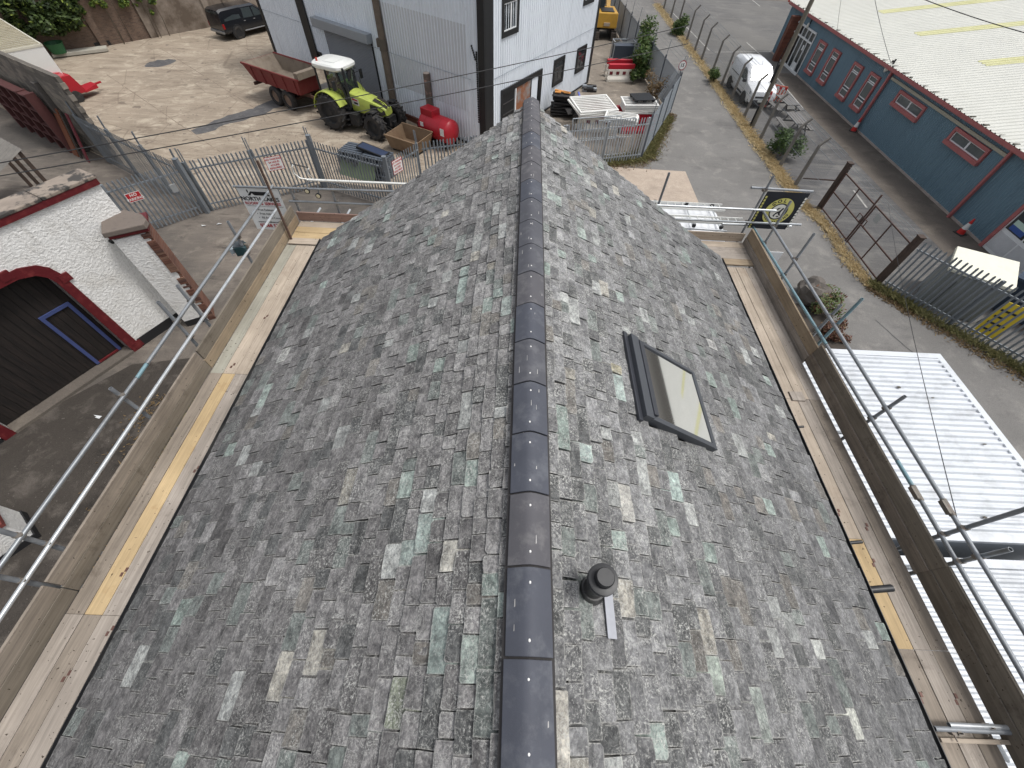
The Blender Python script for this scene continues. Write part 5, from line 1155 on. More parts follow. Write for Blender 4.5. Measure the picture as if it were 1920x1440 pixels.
# ---- poles and wires
M_POLE = mat('weathered_pole', c3(112, 100, 88), .9, var=.22, scale=2, fine=16, bump=.4, dirt=c3(76, 66, 58), damt=.6, dscale=3)
M_POLEG = mat('grey_pole', c3(118, 112, 100), .9, var=.2, scale=2, fine=16, bump=.3, dirt=c3(84, 80, 70), damt=.6, dscale=3)
b0 = P(742, 217); tp = thing('telegraph_pole', 'brown timber telegraph pole in front of the works building', 'pole', (b0.x, b0.y, 0))
mb = MB(); mb.tube((0, 0, 0), (0, 0, 9.5), .20, 14, .15); put('shaft', mb, M_POLE, tp, False, True, auto=40)
mb = MB(); z0 = ZAT(706, 84, b0.x, b0.y); mb.tube((0, 0, z0-.25), (0, 0, z0+.25), .215, 12, .212); mb.box(-.30, -.12, -.12, .12, z0-.1, z0+.25); put('collar_plate', mb, mat('worn_band', c3(96, 88, 78), .9, var=.3), tp)
b0 = P(811, 246); zt = ZAT(802, 137, b0.x, b0.y); cp = thing('cut_pole', 'short cut off timber pole with flaking paint by the red tank', 'pole', (b0.x, b0.y, 0))
mb = MB(); mb.tube((0, 0, 0), (.02, 0, zt), .20, 12, .17); put('shaft', mb, mat('flaking_timber', c3(104, 92, 84), .9, var=.25, scale=3, fine=16, bump=.4, dirt=c3(176, 140, 128), damt=.8, dscale=2.4, dlo=.55, dhi=.62), cp, False, True, auto=40)
mb = MB(); mb.tube((.02, 0, zt), (.02, 0, zt+.02), .165, 12); put('sawn_top', mb, mat('sawn_wood', c3(186, 172, 160), .9, var=.15), cp)
b0 = P(1410, 238); up_ = thing('utility_pole', 'slim grey utility pole standing over the white van', 'pole', (b0.x, b0.y, 0))
mb = MB(); mb.tube((0, 0, 0), (.05, 0, 9.2), .13, 12, .10); put('shaft', mb, M_POLEG, up_, False, True, auto=40)
mb = MB(); zc_ = ZAT(1455, 130, b0.x, b0.y); mb.box(-.17, -.10, -.08, .08, zc_-.6, zc_+.25); mb.path([(-.14, 0, zc_-.4), (-.2, .05, zc_+.5), (-.12, 0, zc_+1.4)], .02, 6); put('cable_box', mb, M_BLACK, up_)
mb = MB(); mb.tube((.02, .0, .0), (-.95, -.5, .04), .0, 4) if False else mb.box(-.2, -.12, -.03, .03, 0, 1.1); put('cable_guard', mb, M_BLACK, up_)
M_WIRE = mat('black_cable', c3(36, 36, 38), .6, bump=0)
def wire(label, a, b, sag=.15, r=.012, m=None):
    a, b = Vector(a), Vector(b); pts = [a.lerp(b, t/16)-Vector((0, 0, sag*4*(t/16)*(1-t/16))) for t in range(17)]
    mb = MB(); mb.path(pts, r, 5); return solo('overhead_cable', mb, m or M_WIRE, label, 'cable')
wire('upper of two dark cables crossing in front of the tractor', P(-60, 316, 5.5), P(1290, 48, 6.2), .12)
wire('lower of two dark cables crossing in front of the tractor', P(-60, 340, 5.3), P(1290, 82, 5.9), .12)
ptop = Vector((b0.x+.05, b0.y, 9.0))
wire('service cable from the utility pole to the middle of the blue eaves', ptop, Vector((20.7, P(1665, 120, 3.2).y, 3.25)), .2, .012, mat('grey_cable', c3(120, 120, 120), .6, bump=0))
wire('service cable from the utility pole to the far blue eaves', ptop, Vector((20.7, P(1554, 55, 3.2).y, 3.25)), .2, .010, mat('grey_cable', c3(120, 120, 120)))
wire('dark cable passing high over the white roof', P(1706, -12, 7.5), P(1960, 72, 7.3), .05, .012)
wire('thin dark line sagging over the white container roof', Vector((14.5, 15.5, 2.1)), P(1797, 982, 5.1), .1, .006)
# ================================================================ vehicles and machines (local x forward, y left, z up)
M_TYRE = mat('tyre_rubber', c3(46, 45, 45), .85, var=.15, scale=6, bump=.2, dirt=c3(96, 88, 78), damt=.5, dscale=5)
M_DARKM = mat('dark_metal', c3(44, 45, 47), .6, .2, var=.15)
M_RIM = mat('steel_rim', c3(150, 152, 154), .4, .5, var=.1)
M_LENS = mat('headlamp_lens', c3(90, 94, 98), .12, .2, var=.15, bump=0)
M_CARG = mat('car_glass', c3(58, 66, 68), .06, 0, var=.25, scale=1.0, bump=0, spec=.9)
def wheel(root, x, y, r, w, rim=None, n=24, lugs=0, name='wheel'):
    s_ = 1 if y > 0 else -1
    M_ = Matrix.Translation((x, y, r)) @ Matrix.Rotation(R(-90)*s_, 4, 'X')
    mb = MB(); mb.lathe([(r*.60, -w*.5), (r*.86, -w*.5), (r*.97, -w*.36), (r, -w*.2), (r, w*.2), (r*.97, w*.36), (r*.86, w*.5), (r*.62, w*.5), (r*.58, w*.30)], n, M_, False)
    if lugs:
        for i in range(lugs):
            for sd in (-1, 1):
                a_ = 2*math.pi*(i+(.5 if sd > 0 else 0))/lugs; Ml = M_ @ Matrix.Rotation(a_, 4, 'Z') @ Matrix.Translation((r*.985, 0, sd*w*.24)) @ Matrix.Rotation(sd*R(38), 4, 'X'); mb.box(-.02, .045, -.035, .035, -w*.30, w*.30, Ml)
    t = put(name, mb, M_TYRE, root, smooth=True, auto=35)
    mb = MB(); mb.lathe([(.02, w*.22), (r*.22, w*.26), (r*.30, w*.20), (r*.56, w*.22), (r*.61, w*.34), (r*.61, w*.1)], n, M_, False)
    mb.lathe([(r*.02, w*.30), (r*.16, w*.30), (r*.18, w*.22)], 12, M_, True)
    put('rim', mb, rim or M_RIM, t, smooth=True, auto=35); return t
def loft(stations):
    mb = MB(); n = len(stations[0][1]); rings = []
    for x, pr in stations:
        ring = [(x, y, z) for y, z in pr]+[(x, -y, z) for y, z in reversed(pr[1:-1])]; rings.append(ring)
    k_ = len(rings[0]); vs = [v for r_ in rings for v in r_]
    fs = [(i*k_+j, i*k_+(j+1) % k_, (i+1)*k_+(j+1) % k_, (i+1)*k_+j) for i in range(len(rings)-1) for j in range(k_)]
    fs += [tuple(range(k_)), tuple(reversed(range((len(rings)-1)*k_, len(rings)*k_)))]
    mb.add(vs, fs); return mb
def ringp(w, zb, zs, zbelt, w2, z2, w3, z3, zc): return [(0, zb), (w*.86, zb), (w, zs), (w, zbelt), (w2, z2), (w3, z3), (0, zc)]
def side_panel(pts, ysurf, th=.008):      # polygon in (x, z) laid on a side whose y is given by ysurf(z); both sides are made separately
    def make(sg):
        mb = MB(); k_ = len(pts); vs = [(x, sg*(ysurf(z)-.004), z) for x, z in pts]+[(x, sg*(ysurf(z)+th), z) for x, z in pts]
        mb.add(vs, [tuple(range(k_, 2*k_)), tuple(reversed(range(k_)))]+[(i, (i+1) % k_, k_+(i+1) % k_, k_+i) for i in range(k_)]); return mb
    return make
def make_van(name, label, loc, rz, paint, sc=1.0, group=None):
    v = thing(name, label, 'van', loc, rz, group)
    st = [(2.22, ringp(.62, .34, .38, .58, .60, .66, .50, .70, .72)), (2.15, ringp(.80, .26, .36, .72, .78, .84, .66, .90, .92)), (1.95, ringp(.88, .22, .36, .84, .86, .98, .76, 1.04, 1.07)),
          (1.55, ringp(.91, .20, .36, .94, .90, 1.06, .80, 1.12, 1.15)), (1.18, ringp(.92, .20, .36, 1.0, .90, 1.10, .80, 1.16, 1.19)), (.78, ringp(.92, .20, .36, 1.04, .87, 1.36, .74, 1.48, 1.52)),
          (.38, ringp(.92, .20, .36, 1.05, .84, 1.60, .70, 1.76, 1.79)), (.1, ringp(.92, .20, .36, 1.06, .83, 1.66, .70, 1.82, 1.85)), (-1.2, ringp(.92, .20, .36, 1.06, .83, 1.68, .70, 1.84, 1.87)),
          (-1.9, ringp(.92, .22, .36, 1.06, .83, 1.67, .69, 1.82, 1.85)), (-2.14, ringp(.90, .26, .38, 1.04, .81, 1.62, .66, 1.76, 1.79)), (-2.20, ringp(.86, .32, .42, 1.02, .78, 1.56, .62, 1.70, 1.72))]
    body = put('body', loft(st), paint, v, smooth=True, auto=32, bevel=.012)
    ys = lambda z: .922-.082*max(0, (z-1.05))/.6
    ws = [(1.12, .74, 1.205), (1.12, -.74, 1.205), (.40, -.66, 1.785), (.40, .66, 1.785)]
    mb = MB(); off = Vector((.018, 0, .014)); vs = [Vector(q)+off for q in ws]; mb.add(vs+[q+Vector((.006, 0, .006)) for q in vs], [(4, 5, 6, 7), (0, 1, 5, 4), (1, 2, 6, 5), (2, 3, 7, 6), (3, 0, 4, 7)]); put('windscreen', mb, M_CARG, body)
    mk = side_panel([(.98, 1.10), (.62, 1.46), (.36, 1.60), (-.02, 1.62), (-.06, 1.08)], ys)
    mk2 = side_panel([(-.30, .40), (-.30, .52), (.95, .52), (.95, .40)], lambda z: .92); mk3 = side_panel([(-1.55, .44), (-1.55, .56), (-.85, .56), (-.85, .44)], lambda z: .92)
    mk4 = side_panel([(-.35, 1.02), (-.35, 1.06), (-1.75, 1.06), (-1.75, 1.02)], lambda z: .92, .012)
    for sg in (1, -1):
        put('side_window', mk(sg), M_CARG, body); put('rubbing_strip', mk2(sg), M_DARKM, body); put('rubbing_strip', mk3(sg), M_DARKM, body); put('slide_rail', mk4(sg), M_DARKM, body)
        mb = MB(); mb.box(.80, .98, sg*.93, sg*1.12, 1.06, 1.24); mr = put('mirror', mb, M_DARKM, v, bevel=.03)
        mb = MB(); mb.hexa([(2.12, sg*.52, .74), (2.06, sg*.87, .74), (1.86, sg*.87, .80), (1.95, sg*.52, .90), (2.08, sg*.54, .90), (1.98, sg*.865, .92), (1.80, sg*.875, .93), (1.90, sg*.54, 1.0)]); put('headlight', mb, M_LENS, v, bevel=.02)
        mb = MB(); mb.box(-2.2, -2.12, sg*.78, sg*.88, .85, 1.3); put('tail_light', mb, mat('tail_red', c3(150, 20, 24), .3, bump=0), v, bevel=.02)
        for x in (1.38, -1.42):
            mb = MB(); mb.tube((x, sg*.70, .33), (x, sg*.926, .33), .385, 24); put('wheel_arch', mb, M_DARKM, v)
            wheel(v, x, sg*.83, .325, .21)
        mb = MB(); mb.box(-.12, .04, sg*.915, sg*.945, .92, .96); put('door_handle', mb, M_DARKM, v)
        for x in (-.10, -.28, 1.02):
            mb = MB(); mb.box(x-.004, x+.004, sg*.915, sg*.924, .38, 1.04); put('door_gap', mb, M_DARKM, v)
    mb = MB(); mb.hexa([(2.05, -.86, .20), (2.27, -.62, .24), (2.27, .62, .24), (2.05, .86, .20), (2.02, -.88, .50), (2.27, -.60, .48), (2.27, .60, .48), (2.02, .88, .50)]); put('bumper', mb, M_DARKM, v, bevel=.03)
    mb = MB(); mb.box(2.20, 2.245, -.5, .5, .58, .68); put('grille', mb, M_DARKM, v, bevel=.01)
    mb = MB(); mb.box(2.268, 2.276, -.26, .26, .38, .49); put('number_plate', mb, mat('plate_white', c3(220, 220, 214), .5, bump=0), v)
    mb = MB(); mb.tube((.30, 0, 1.82), (.20, 0, 2.02), .008, 6); put('aerial', mb, M_DARKM, v)
    for s_ in (.3, -.3): mb = MB(); mb.bar((1.14, s_, 1.22), (1.0, s_-.45, 1.36), .02, .015); put('wiper', mb, M_DARKM, v)
    if sc != 1: v.scale = (sc, sc, sc)
    return v
M_VANW = mat('white_van_paint', c3(226, 228, 230), .25, var=.03, scale=1, bump=0, coat=.4)
pf, pr_ = P(1386, 193), P(1363, 165); hd = math.atan2(pf.y-pr_.y, pf.x-pr_.x); ctr = (pf+pr_)/2; sd = Vector((math.cos(hd+math.pi/2), math.sin(hd+math.pi/2), 0))
make_van('panel_van', 'white panel van parked behind the chain link fence', ctr+sd*.95, hd, M_VANW)
van2 = make_van('roofers_van', 'white van with ladders on its roof rack, half hidden by the gable', (5.15, 13.95, 0), R(178), mat('white_van_paint', c3(226, 228, 230)), 1.08)
rk = MB()
for x in (-1.9, -1.0, .1): rk.bar((x, -.72, 1.95), (x, .72, 1.95), .03, .03)
for s_ in (-.74, .74): rk.bar((-2.1, s_, 1.93), (.3, s_, 1.93), .03, .04)
put('roof_rack', rk, M_BRIGHT, van2)
for x in (-1.9, -1.0, .1):
    for s_ in (-.66, .66): mb = MB(); mb.box(x-.05, x+.05, s_-.04, s_+.04, 1.96, 2.06); put('rack_stop', mb, M_DARKM, van2)
def ladder(name, label, a, b, w, up=(0, 0, 1), group=None, m=None, step=.28):
    a, b = Vector(a), Vector(b); d = (b-a); L = d.length; d.normalize(); u = Vector(up); sd_ = d.cross(u).normalized(); l_ = thing(name, label, 'ladder', (a+b)/2, 0, group)
    for s_ in (-w/2, w/2): mb = MB(); mb.bar(a+sd_*s_, b+sd_*s_, .028, .07, u); put('stile', mb, m or M_LADW, l_, True)
    i = .15
    while i < L: mb = MB(); q = a+d*i; mb.tube(q-sd_*w/2, q+sd_*w/2, .016, 8); put('rung', mb, m or M_LADW, l_, True); i += step
    return l_
ladder('ladder', 'aluminium ladder on the roof rack nearest the scaffold', (3.2, 13.55, 2.20), (8.1, 13.55, 2.20), .36, group='ladders on the roofers van')
ladder('ladder', 'aluminium ladder on the far side of the roof rack', (3.4, 14.42, 2.20), (7.6, 14.42, 2.20), .40, group='ladders on the roofers van')

# ---- black pickup with canopy
M_BLKP = mat('black_car_paint', c3(24, 27, 33), .22, var=.06, scale=1, bump=0, coat=.6)
pr_, pf = P(453, 73), P(502, 60); hd = math.atan2(pf.y-pr_.y, pf.x-pr_.x); sd = Vector((math.cos(hd+math.pi/2), math.sin(hd+math.pi/2), 0))
pk = thing('pickup', 'black pickup with a closed canopy parked by the boundary wall', 'pickup', pr_+Vector((math.cos(hd), math.sin(hd), 0))*1.55+sd*.90, hd)
st = [(2.6, ringp(.60, .45, .5, .78, .62, .86, .5, .9, .92)), (2.5, ringp(.84, .40, .5, .92, .80, 1.0, .66, 1.06, 1.08)), (2.0, ringp(.90, .38, .5, 1.0, .86, 1.10, .70, 1.16, 1.18)), (1.25, ringp(.90, .36, .5, 1.04, .86, 1.16, .72, 1.22, 1.24)),
      (.75, ringp(.90, .36, .5, 1.06, .80, 1.50, .66, 1.62, 1.66)), (.45, ringp(.90, .36, .5, 1.06, .76, 1.68, .62, 1.78, 1.80)), (-.7, ringp(.90, .36, .5, 1.06, .76, 1.70, .62, 1.80, 1.82)), (-.8, ringp(.90, .36, .5, 1.06, .78, 1.72, .64, 1.82, 1.84)),
      (-2.3, ringp(.90, .38, .5, 1.04, .80, 1.70, .66, 1.80, 1.82)), (-2.52, ringp(.88, .42, .52, 1.02, .80, 1.58, .66, 1.72, 1.74)), (-2.6, ringp(.86, .46, .54, 1.0, .82, 1.2, .7, 1.3, 1.32))]
body = put('body', loft(st), M_BLKP, pk, smooth=True, auto=32, bevel=.012); ys = lambda z: .90-.13*max(0, z-1.06)/.62
for sg in (1, -1):
    for pts in ([(1.05, 1.10), (.62, 1.48), (.42, 1.60), (.24, 1.62), (.22, 1.10)], [(.12, 1.10), (.12, 1.62), (-.62, 1.64), (-.72, 1.10)], [(-.95, 1.14), (-.95, 1.64), (-2.2, 1.62), (-2.3, 1.14)]): put('side_window', side_panel(pts, ys)(sg), M_CARG, body)
    for x in (1.62, -1.55):
        mb = MB(); mb.tube((x, sg*.66, .40), (x, sg*.925, .40), .47, 24); put('wheel_arch', mb, M_DARKM, pk); wheel(pk, x, sg*.82, .39, .25)
    mb = MB(); mb.tube((-1.0, sg*.96, .42), (1.1, sg*.96, .42), .035, 8); put('side_step', mb, M_RIM, pk)
    mb = MB(); mb.box(-2.60, -2.46, sg*.78, sg*.905, .72, 1.02); put('tail_light', mb, mat('tail_red', c3(150, 20, 24)), pk, bevel=.015)
    mb = MB(); mb.box(.86, 1.02, sg*.9, sg*1.08, 1.12, 1.30); put('mirror', mb, M_RIM, pk, bevel=.03)
    for x in (.05, -.80): mb = MB(); mb.box(x, x+.16, sg*.90, sg*.925, .94, .98); put('door_handle', mb, M_RIM, pk)
mb = MB(); mb.hexa([(-2.58, -.72, 1.1), (-2.58, .72, 1.1), (-2.5, .72, 1.1), (-2.5, -.72, 1.1), (-2.55, -.62, 1.66), (-2.55, .62, 1.66), (-2.45, .62, 1.66), (-2.45, -.62, 1.66)]); put('rear_window', mb, M_CARG, body)
mb = MB(); mb.box(-2.72, -2.56, -.80, .80, .44, .58); put('rear_bumper', mb, M_RIM, pk, bevel=.02)
mb = MB(); mb.box(-2.7, -2.3, -.30, .30, .30, .42); put('tow_bar', mb, M_DARKM, pk)

# ---- green tractor
M_LIME = mat('lime_green_paint', c3(186, 200, 92), .45, var=.08, scale=1.5, bump=.03, dirt=c3(132, 128, 86), damt=.5, dscale=2.5)
M_GRIME = mat('grimy_black', c3(40, 40, 41), .7, .1, var=.25, scale=4, bump=.3, dirt=c3(84, 76, 68), damt=.5, dscale=4)
M_CABW = mat('white_cab_roof', c3(232, 233, 228), .4, var=.03)
rw, fw_ = P(629, 241), P(705, 262); hd = math.atan2(fw_.y-rw.y, fw_.x-rw.x); fx_ = Vector((math.cos(hd), math.sin(hd), 0)); sd = Vector((-fx_.y, fx_.x, 0))
tr = thing('tractor', 'lime green tractor with a white cab roof in the yard', 'tractor', rw+sd*.95+fx_*.1, hd)
WBs = (fw_-rw).length
for sg in (1, -1):
    wheel(tr, 0, sg*.92, .86, .56, M_DARKM, 28, 16); wheel(tr, WBs, sg*.88, .63, .46, M_DARKM, 26, 14)
    mb = MB(); n_ = 14
    for i in range(n_):                                  # rear mudguard arcs
        a0_, a1_ = R(25+150*i/n_), R(25+150*(i+1)/n_); ro, ri = .99, .955
        q = [(math.cos(a0_)*ri, math.sin(a0_)*ri), (math.cos(a0_)*ro, math.sin(a0_)*ro), (math.cos(a1_)*ro, math.sin(a1_)*ro), (math.cos(a1_)*ri, math.sin(a1_)*ri)]
        y0, y1 = (sg*.56, sg*1.14); mb.hexa([(x, y0, .86+z) for x, z in q]+[(x, y1, .86+z) for x, z in q])
    put('mudguard', mb, M_LIME, tr)
    mb = MB(); n_ = 8
    for i in range(n_):
        a0_, a1_ = R(75+105*i/n_), R(75+105*(i+1)/n_); ro, ri = .74, .71
        q = [(WBs+math.cos(a0_)*ri, math.sin(a0_)*ri), (WBs+math.cos(a0_)*ro, math.sin(a0_)*ro), (WBs+math.cos(a1_)*ro, math.sin(a1_)*ro), (WBs+math.cos(a1_)*ri, math.sin(a1_)*ri)]
        mb.hexa([(x, sg*.68, .63+z) for x, z in q]+[(x, sg*1.08, .63+z) for x, z in q])
    put('front_mudguard', mb, M_GRIME, tr)
    mb = MB()
    for zz in (.35, .62, .90): mb.box(.72, 1.05, sg*.50, sg*.92, zz, zz+.04)
    mb.box(.70, .74, sg*.5, sg*.92, .35, 1.0); mb.box(1.05, 1.55, sg*.42, sg*.80, .38, .92); put('cab_steps', mb, M_GRIME, tr)
mb = MB(); mb.box(-.55, WBs+.35, -.30, .30, .55, 1.0); mb.tube((0, -.9, .86), (0, .9, .86), .17, 10); mb.tube((WBs, -.85, .63), (WBs, .85, .63), .12, 10); mb.box(-.9, -.5, -.25, .25, .45, .75); put('chassis', mb, M_GRIME, tr)
hood = [(1.05, [(0, .95), (.36, .95), (.42, 1.15), (.44, 1.55), (.40, 1.76), (.26, 1.82), (0, 1.85)]), (1.6, [(0, .92), (.36, .92), (.43, 1.10), (.45, 1.48), (.41, 1.68), (.27, 1.74), (0, 1.77)]), (2.5, [(0, .90), (.34, .90), (.41, 1.05), (.43, 1.34), (.38, 1.54), (.25, 1.60), (0, 1.63)]),
        (2.95, [(0, .90), (.32, .92), (.37, 1.05), (.38, 1.25), (.33, 1.42), (.22, 1.48), (0, 1.50)]), (3.18, [(0, 1.0), (.22, 1.02), (.27, 1.08), (.27, 1.18), (.24, 1.28), (.15, 1.32), (0, 1.33)])]
hd_ = put('hood', loft(hood), M_LIME, tr, smooth=True, auto=35)
for sg in (1, -1):
    mb = MB(); mb.add([(2.30, sg*.475, 1.04), (2.95, sg*.425, 1.04), (3.17, sg*.31, 1.09), (3.14, sg*.30, 1.25), (2.9, sg*.395, 1.42), (2.35, sg*.46, 1.50)], [(0, 1, 2, 3, 4, 5)]); put('grille', mb, mat('black_grille', c3(48, 42, 38), .7, var=.2, scale=12), hd_)
    mb = MB(); mb.add([(2.45, sg*.30, 1.645), (2.96, sg*.26, 1.525), (3.20, sg*.18, 1.36), (3.20, sg*.06, 1.375), (2.96, sg*.06, 1.54), (2.45, sg*.06, 1.67)], [(0, 1, 2, 3, 4, 5)]); put('grille', mb, mat('black_grille', c3(48, 42, 38)), hd_)
    mb = MB(); mb.add([(1.15, sg*.452, 1.30), (1.62, sg*.460, 1.26), (1.62, sg*.452, 1.56), (1.15, sg*.446, 1.62)], [(0, 1, 2, 3)]); put('model_panel', mb, mat('panel_white', c3(214, 214, 210), .4), hd_)
    mb = MB(); mb.add([(1.20, sg*.458, 1.50), (1.56, sg*.464, 1.46), (1.56, sg*.460, 1.53), (1.20, sg*.456, 1.58)], [(0, 1, 2, 3)]); put('red_lettering_band', mb, M_REDT, hd_)
    mb = MB(); mb.add([(1.30, sg*.460, 1.33), (1.56, sg*.466, 1.31), (1.56, sg*.464, 1.41), (1.30, sg*.460, 1.43)], [(0, 1, 2, 3)]); put('model_number_band', mb, M_BLACKT, hd_)
mb = MB(); mb.box(3.0, 3.35, -.30, .30, .55, .98); mb.box(3.3, 3.5, -.12, .12, .5, .75); mb.bar((3.1, -.35, .5), (3.6, -.32, .42), .06, .08); mb.bar((3.1, .35, .5), (3.6, .32, .42), .06, .08); put('front_linkage', mb, M_GRIME, tr)
# cab
cb = put('cab_frame', MB().box(-.55, 1.0, -.62, .62, .98, 1.12), M_DARKM, tr)
CP = {'f': (.98, .52), 'r': (-.62, .72), 'm': (.12, .80)}; ZR = 2.72
for sg in (1, -1):
    for nm, x0, y0, x1, y1 in (('pillar', 1.0, .48, .72, .62), ('pillar', .15, .78, .12, .76), ('pillar', -.60, .70, -.62, .68)):
        mb = MB(); mb.bar((x0, sg*y0, 1.1), (x1, sg*y1, ZR), .07, .07, (1, 0, 0)); put(nm, mb, M_DARKM, cb)
    mb = MB(); mb.add([(.98, sg*.50, 1.15), (.16, sg*.78, 1.15), (.13, sg*.76, ZR-.03), (.72, sg*.62, ZR-.03)], [(0, 1, 2, 3)]); mb.add([(.12, sg*.78, 1.35), (-.58, sg*.70, 1.35), (-.60, sg*.68, ZR-.03), (.10, sg*.76, ZR-.03)], [(0, 1, 2, 3)])
    put('side_glass', mb, glass('cab_glass', (.52, .66, .62), .6, .12) if 'cab_glass' not in MATS else MATS['cab_glass'], cb)
    mb = MB(); mb.bar((.78, sg*.62, 2.35), (.86, sg*1.08, 2.38), .03, .03); mb.box(.78, .86, sg*1.0, sg*1.18, 2.0, 2.42); put('mirror', mb, M_DARKM, cb, bevel=.02)
mb = MB(); mb.add([(1.0, -.48, 1.80), (1.0, .48, 1.80), (.72, .60, ZR-.03), (.72, -.60, ZR-.03)], [(0, 1, 2, 3)]); put('windscreen', mb, MATS['cab_glass'], cb)
mb = MB(); mb.add([(-.62, -.68, 1.5), (-.62, .68, 1.5), (-.63, .66, ZR-.03), (-.63, -.66, ZR-.03)], [(0, 1, 2, 3)]); put('rear_glass', mb, MATS['cab_glass'], cb)
roofp = []
for i in range(28):
    t_ = 2*math.pi*i/28; cx_, sy_ = math.cos(t_), math.sin(t_); roofp.append((.10+.98*math.copysign(abs(cx_)**.45, cx_), .80*math.copysign(abs(sy_)**.45, sy_)))
mb = MB(); k_ = len(roofp); vs = []
for f_, z in ((.94, ZR-.02), (1.0, ZR+.06), (.99, ZR+.16), (.90, ZR+.23)): vs += [(.10+(x-.10)*f_, y*f_, z) for x, y in roofp]
mb.add(vs, [(a_*k_+i, a_*k_+(i+1) % k_, (a_+1)*k_+(i+1) % k_, (a_+1)*k_+i) for a_ in range(3) for i in range(k_)]+[tuple(range(3*k_, 4*k_)), tuple(reversed(range(k_)))])
rf_ = put('cab_roof', mb, M_CABW, tr, smooth=True, auto=40); mb = MB()
mb.box(-.25, .45, -.38, .38, ZR+.23, ZR+.238); put('roof_hatch', mb, mat('hatch_line', c3(206, 208, 204), .5), rf_); mb = MB(); mb.box(-.22, .42, -.35, .35, ZR+.238, ZR+.244); put('hatch_cover', mb, M_CABW, rf_)
mb = MB(); mb.box(-.35, .1, -.28, .28, 1.15, 1.45); mb.box(-.40, -.25, -.26, .26, 1.45, 2.1); put('seat', mb, M_GRIME, cb, bevel=.04)
mb = MB(); mb.lathe([(.17, -.012), (.19, 0), (.17, .012)], 18, Matrix.Translation((.50, 0, 1.85)) @ Matrix.Rotation(R(-30), 4, 'Y')); mb.bar((.52, 0, 1.8), (.75, 0, 1.2), .05, .05); put('steering_wheel', mb, M_DARKM, cb)
mb = MB(); mb.box(-.42, -.36, -.2, .2, 1.75, 2.25); put('hi_vis_jacket', mb, mat('hi_vis', c3(196, 226, 50), .7), cb, bevel=.04)
mb = MB(); mb.tube((1.2, -.62, 1.2), (1.2, -.62, 2.9), .07, 10, .06); put('exhaust', mb, M_DARKM, tr)
for sg in (1, -1):
    for xx, yy in ((1.0, .5), (1.0, .3), (-.8, .55)): mb = MB(); mb.box(xx-.05, xx+.06, sg*yy-.07, sg*yy+.07, ZR-.12, ZR-.02); put('work_light', mb, M_LENS, tr, bevel=.015)
    mb = MB(); mb.path([(1.02, sg*.66, 1.0), (1.06, sg*.72, 1.6), (.95, sg*.74, 2.2)], .014, 6); put('grab_rail', mb, M_DARKM, tr)
    mb = MB(); mb.path([(-.7, sg*.15, 1.2), (-1.0, sg*.2, 1.0), (-1.3, sg*.12, .85), (-1.8, sg*.05, .9)], .016, 6); put('hydraulic_hose', mb, M_BLACK, tr)
mb = MB(); mb.tube((-.5, -.5, ZR+.2), (-.5, -.5, ZR+.36), .05, 8); put('beacon', mb, mat('beacon_red', c3(190, 60, 40), .4), tr)

# ---- dump trailer behind the tractor
M_TRED = mat('rust_red_trailer', c3(122, 48, 46), .7, .05, var=.18, scale=3, bump=.15, dirt=c3(104, 72, 62), damt=.5, dscale=3)
M_TIN = mat('worn_trailer_floor', c3(138, 126, 112), .85, .1, var=.15, scale=2, dirt=c3(96, 82, 70), damt=.7, dscale=1.6)
w0, w1 = P(526, 197), P(551, 206); hd = math.atan2(w1.y-w0.y, w1.x-w0.x); fx_ = Vector((math.cos(hd), math.sin(hd), 0)); sd = Vector((-fx_.y, fx_.x, 0))
tl = thing('dump_trailer', 'rust red dump trailer hitched behind the tractor', 'trailer', (w0+w1)/2+sd*.95, hd)
for x in (-.55, .55):
    for sg in (1, -1): wheel(tl, x, sg*.95, .50, .36, mat('dusty_rim', c3(132, 112, 98), .7, var=.15))
L0, L1, B0, B1 = -2.1, 1.9, 1.02, 1.78
def hopper(t_): return [(L0-.55*t_, 1.05+.10*t_), (L1+.25*t_, 1.05+.10*t_)]
out_ = []
for z, t_ in ((B0, 0), (B1, 1)): out_ += [(L0-.55*t_, -1.05-.08*t_, z), (L1+.22*t_, -1.05-.08*t_, z), (L1+.22*t_, 1.05+.08*t_, z), (L0-.55*t_, 1.05+.08*t_, z)]
th = .06; inn = []
for z, t_ in ((B0+.05, 0), (B1+.001, 1)): inn += [(L0-.55*t_+th, -1.05-.08*t_+th, z), (L1+.22*t_-th, -1.05-.08*t_+th, z), (L1+.22*t_-th, 1.05+.08*t_-th, z), (L0-.55*t_+th, 1.05+.08*t_-th, z)]
mb = MB(); mb.add(out_+inn, [(0, 3, 2, 1), (0, 1, 5, 4), (1, 2, 6, 5), (2, 3, 7, 6), (3, 0, 4, 7), (4, 5, 13, 12), (5, 6, 14, 13), (6, 7, 15, 14), (7, 4, 12, 15)]); put('body', mb, M_TRED, tl)
mb = MB(); g_ = .012; inn2 = [(x*.999, y*.993, z+.006) for x, y, z in inn]; mb.add(inn2, [(0, 1, 2, 3), (0, 1, 5, 4), (1, 2, 6, 5), (2, 3, 7, 6), (3, 0, 4, 7)]); put('liner', mb, M_TIN, tl)
for i in range(5):
    x = L0+.2+(L1-L0-.4)*i/4
    for sg in (1, -1): mb = MB(); mb.hexa([(x-.05, sg*1.05, B0), (x+.05, sg*1.05, B0), (x+.05, sg*1.10, B0), (x-.05, sg*1.10, B0), (x-.05, sg*1.13, B1-.02), (x+.05, sg*1.13, B1-.02), (x+.05, sg*1.18, B1-.02), (x-.05, sg*1.18, B1-.02)]); put('rib', mb, M_TRED, tl)
for sg in (1, -1): mb = MB(); mb.bar((L0-.55, sg*1.14, B1), (L1+.22, sg*1.14, B1), .08, .08); put('top_rail', mb, M_TRED, tl)
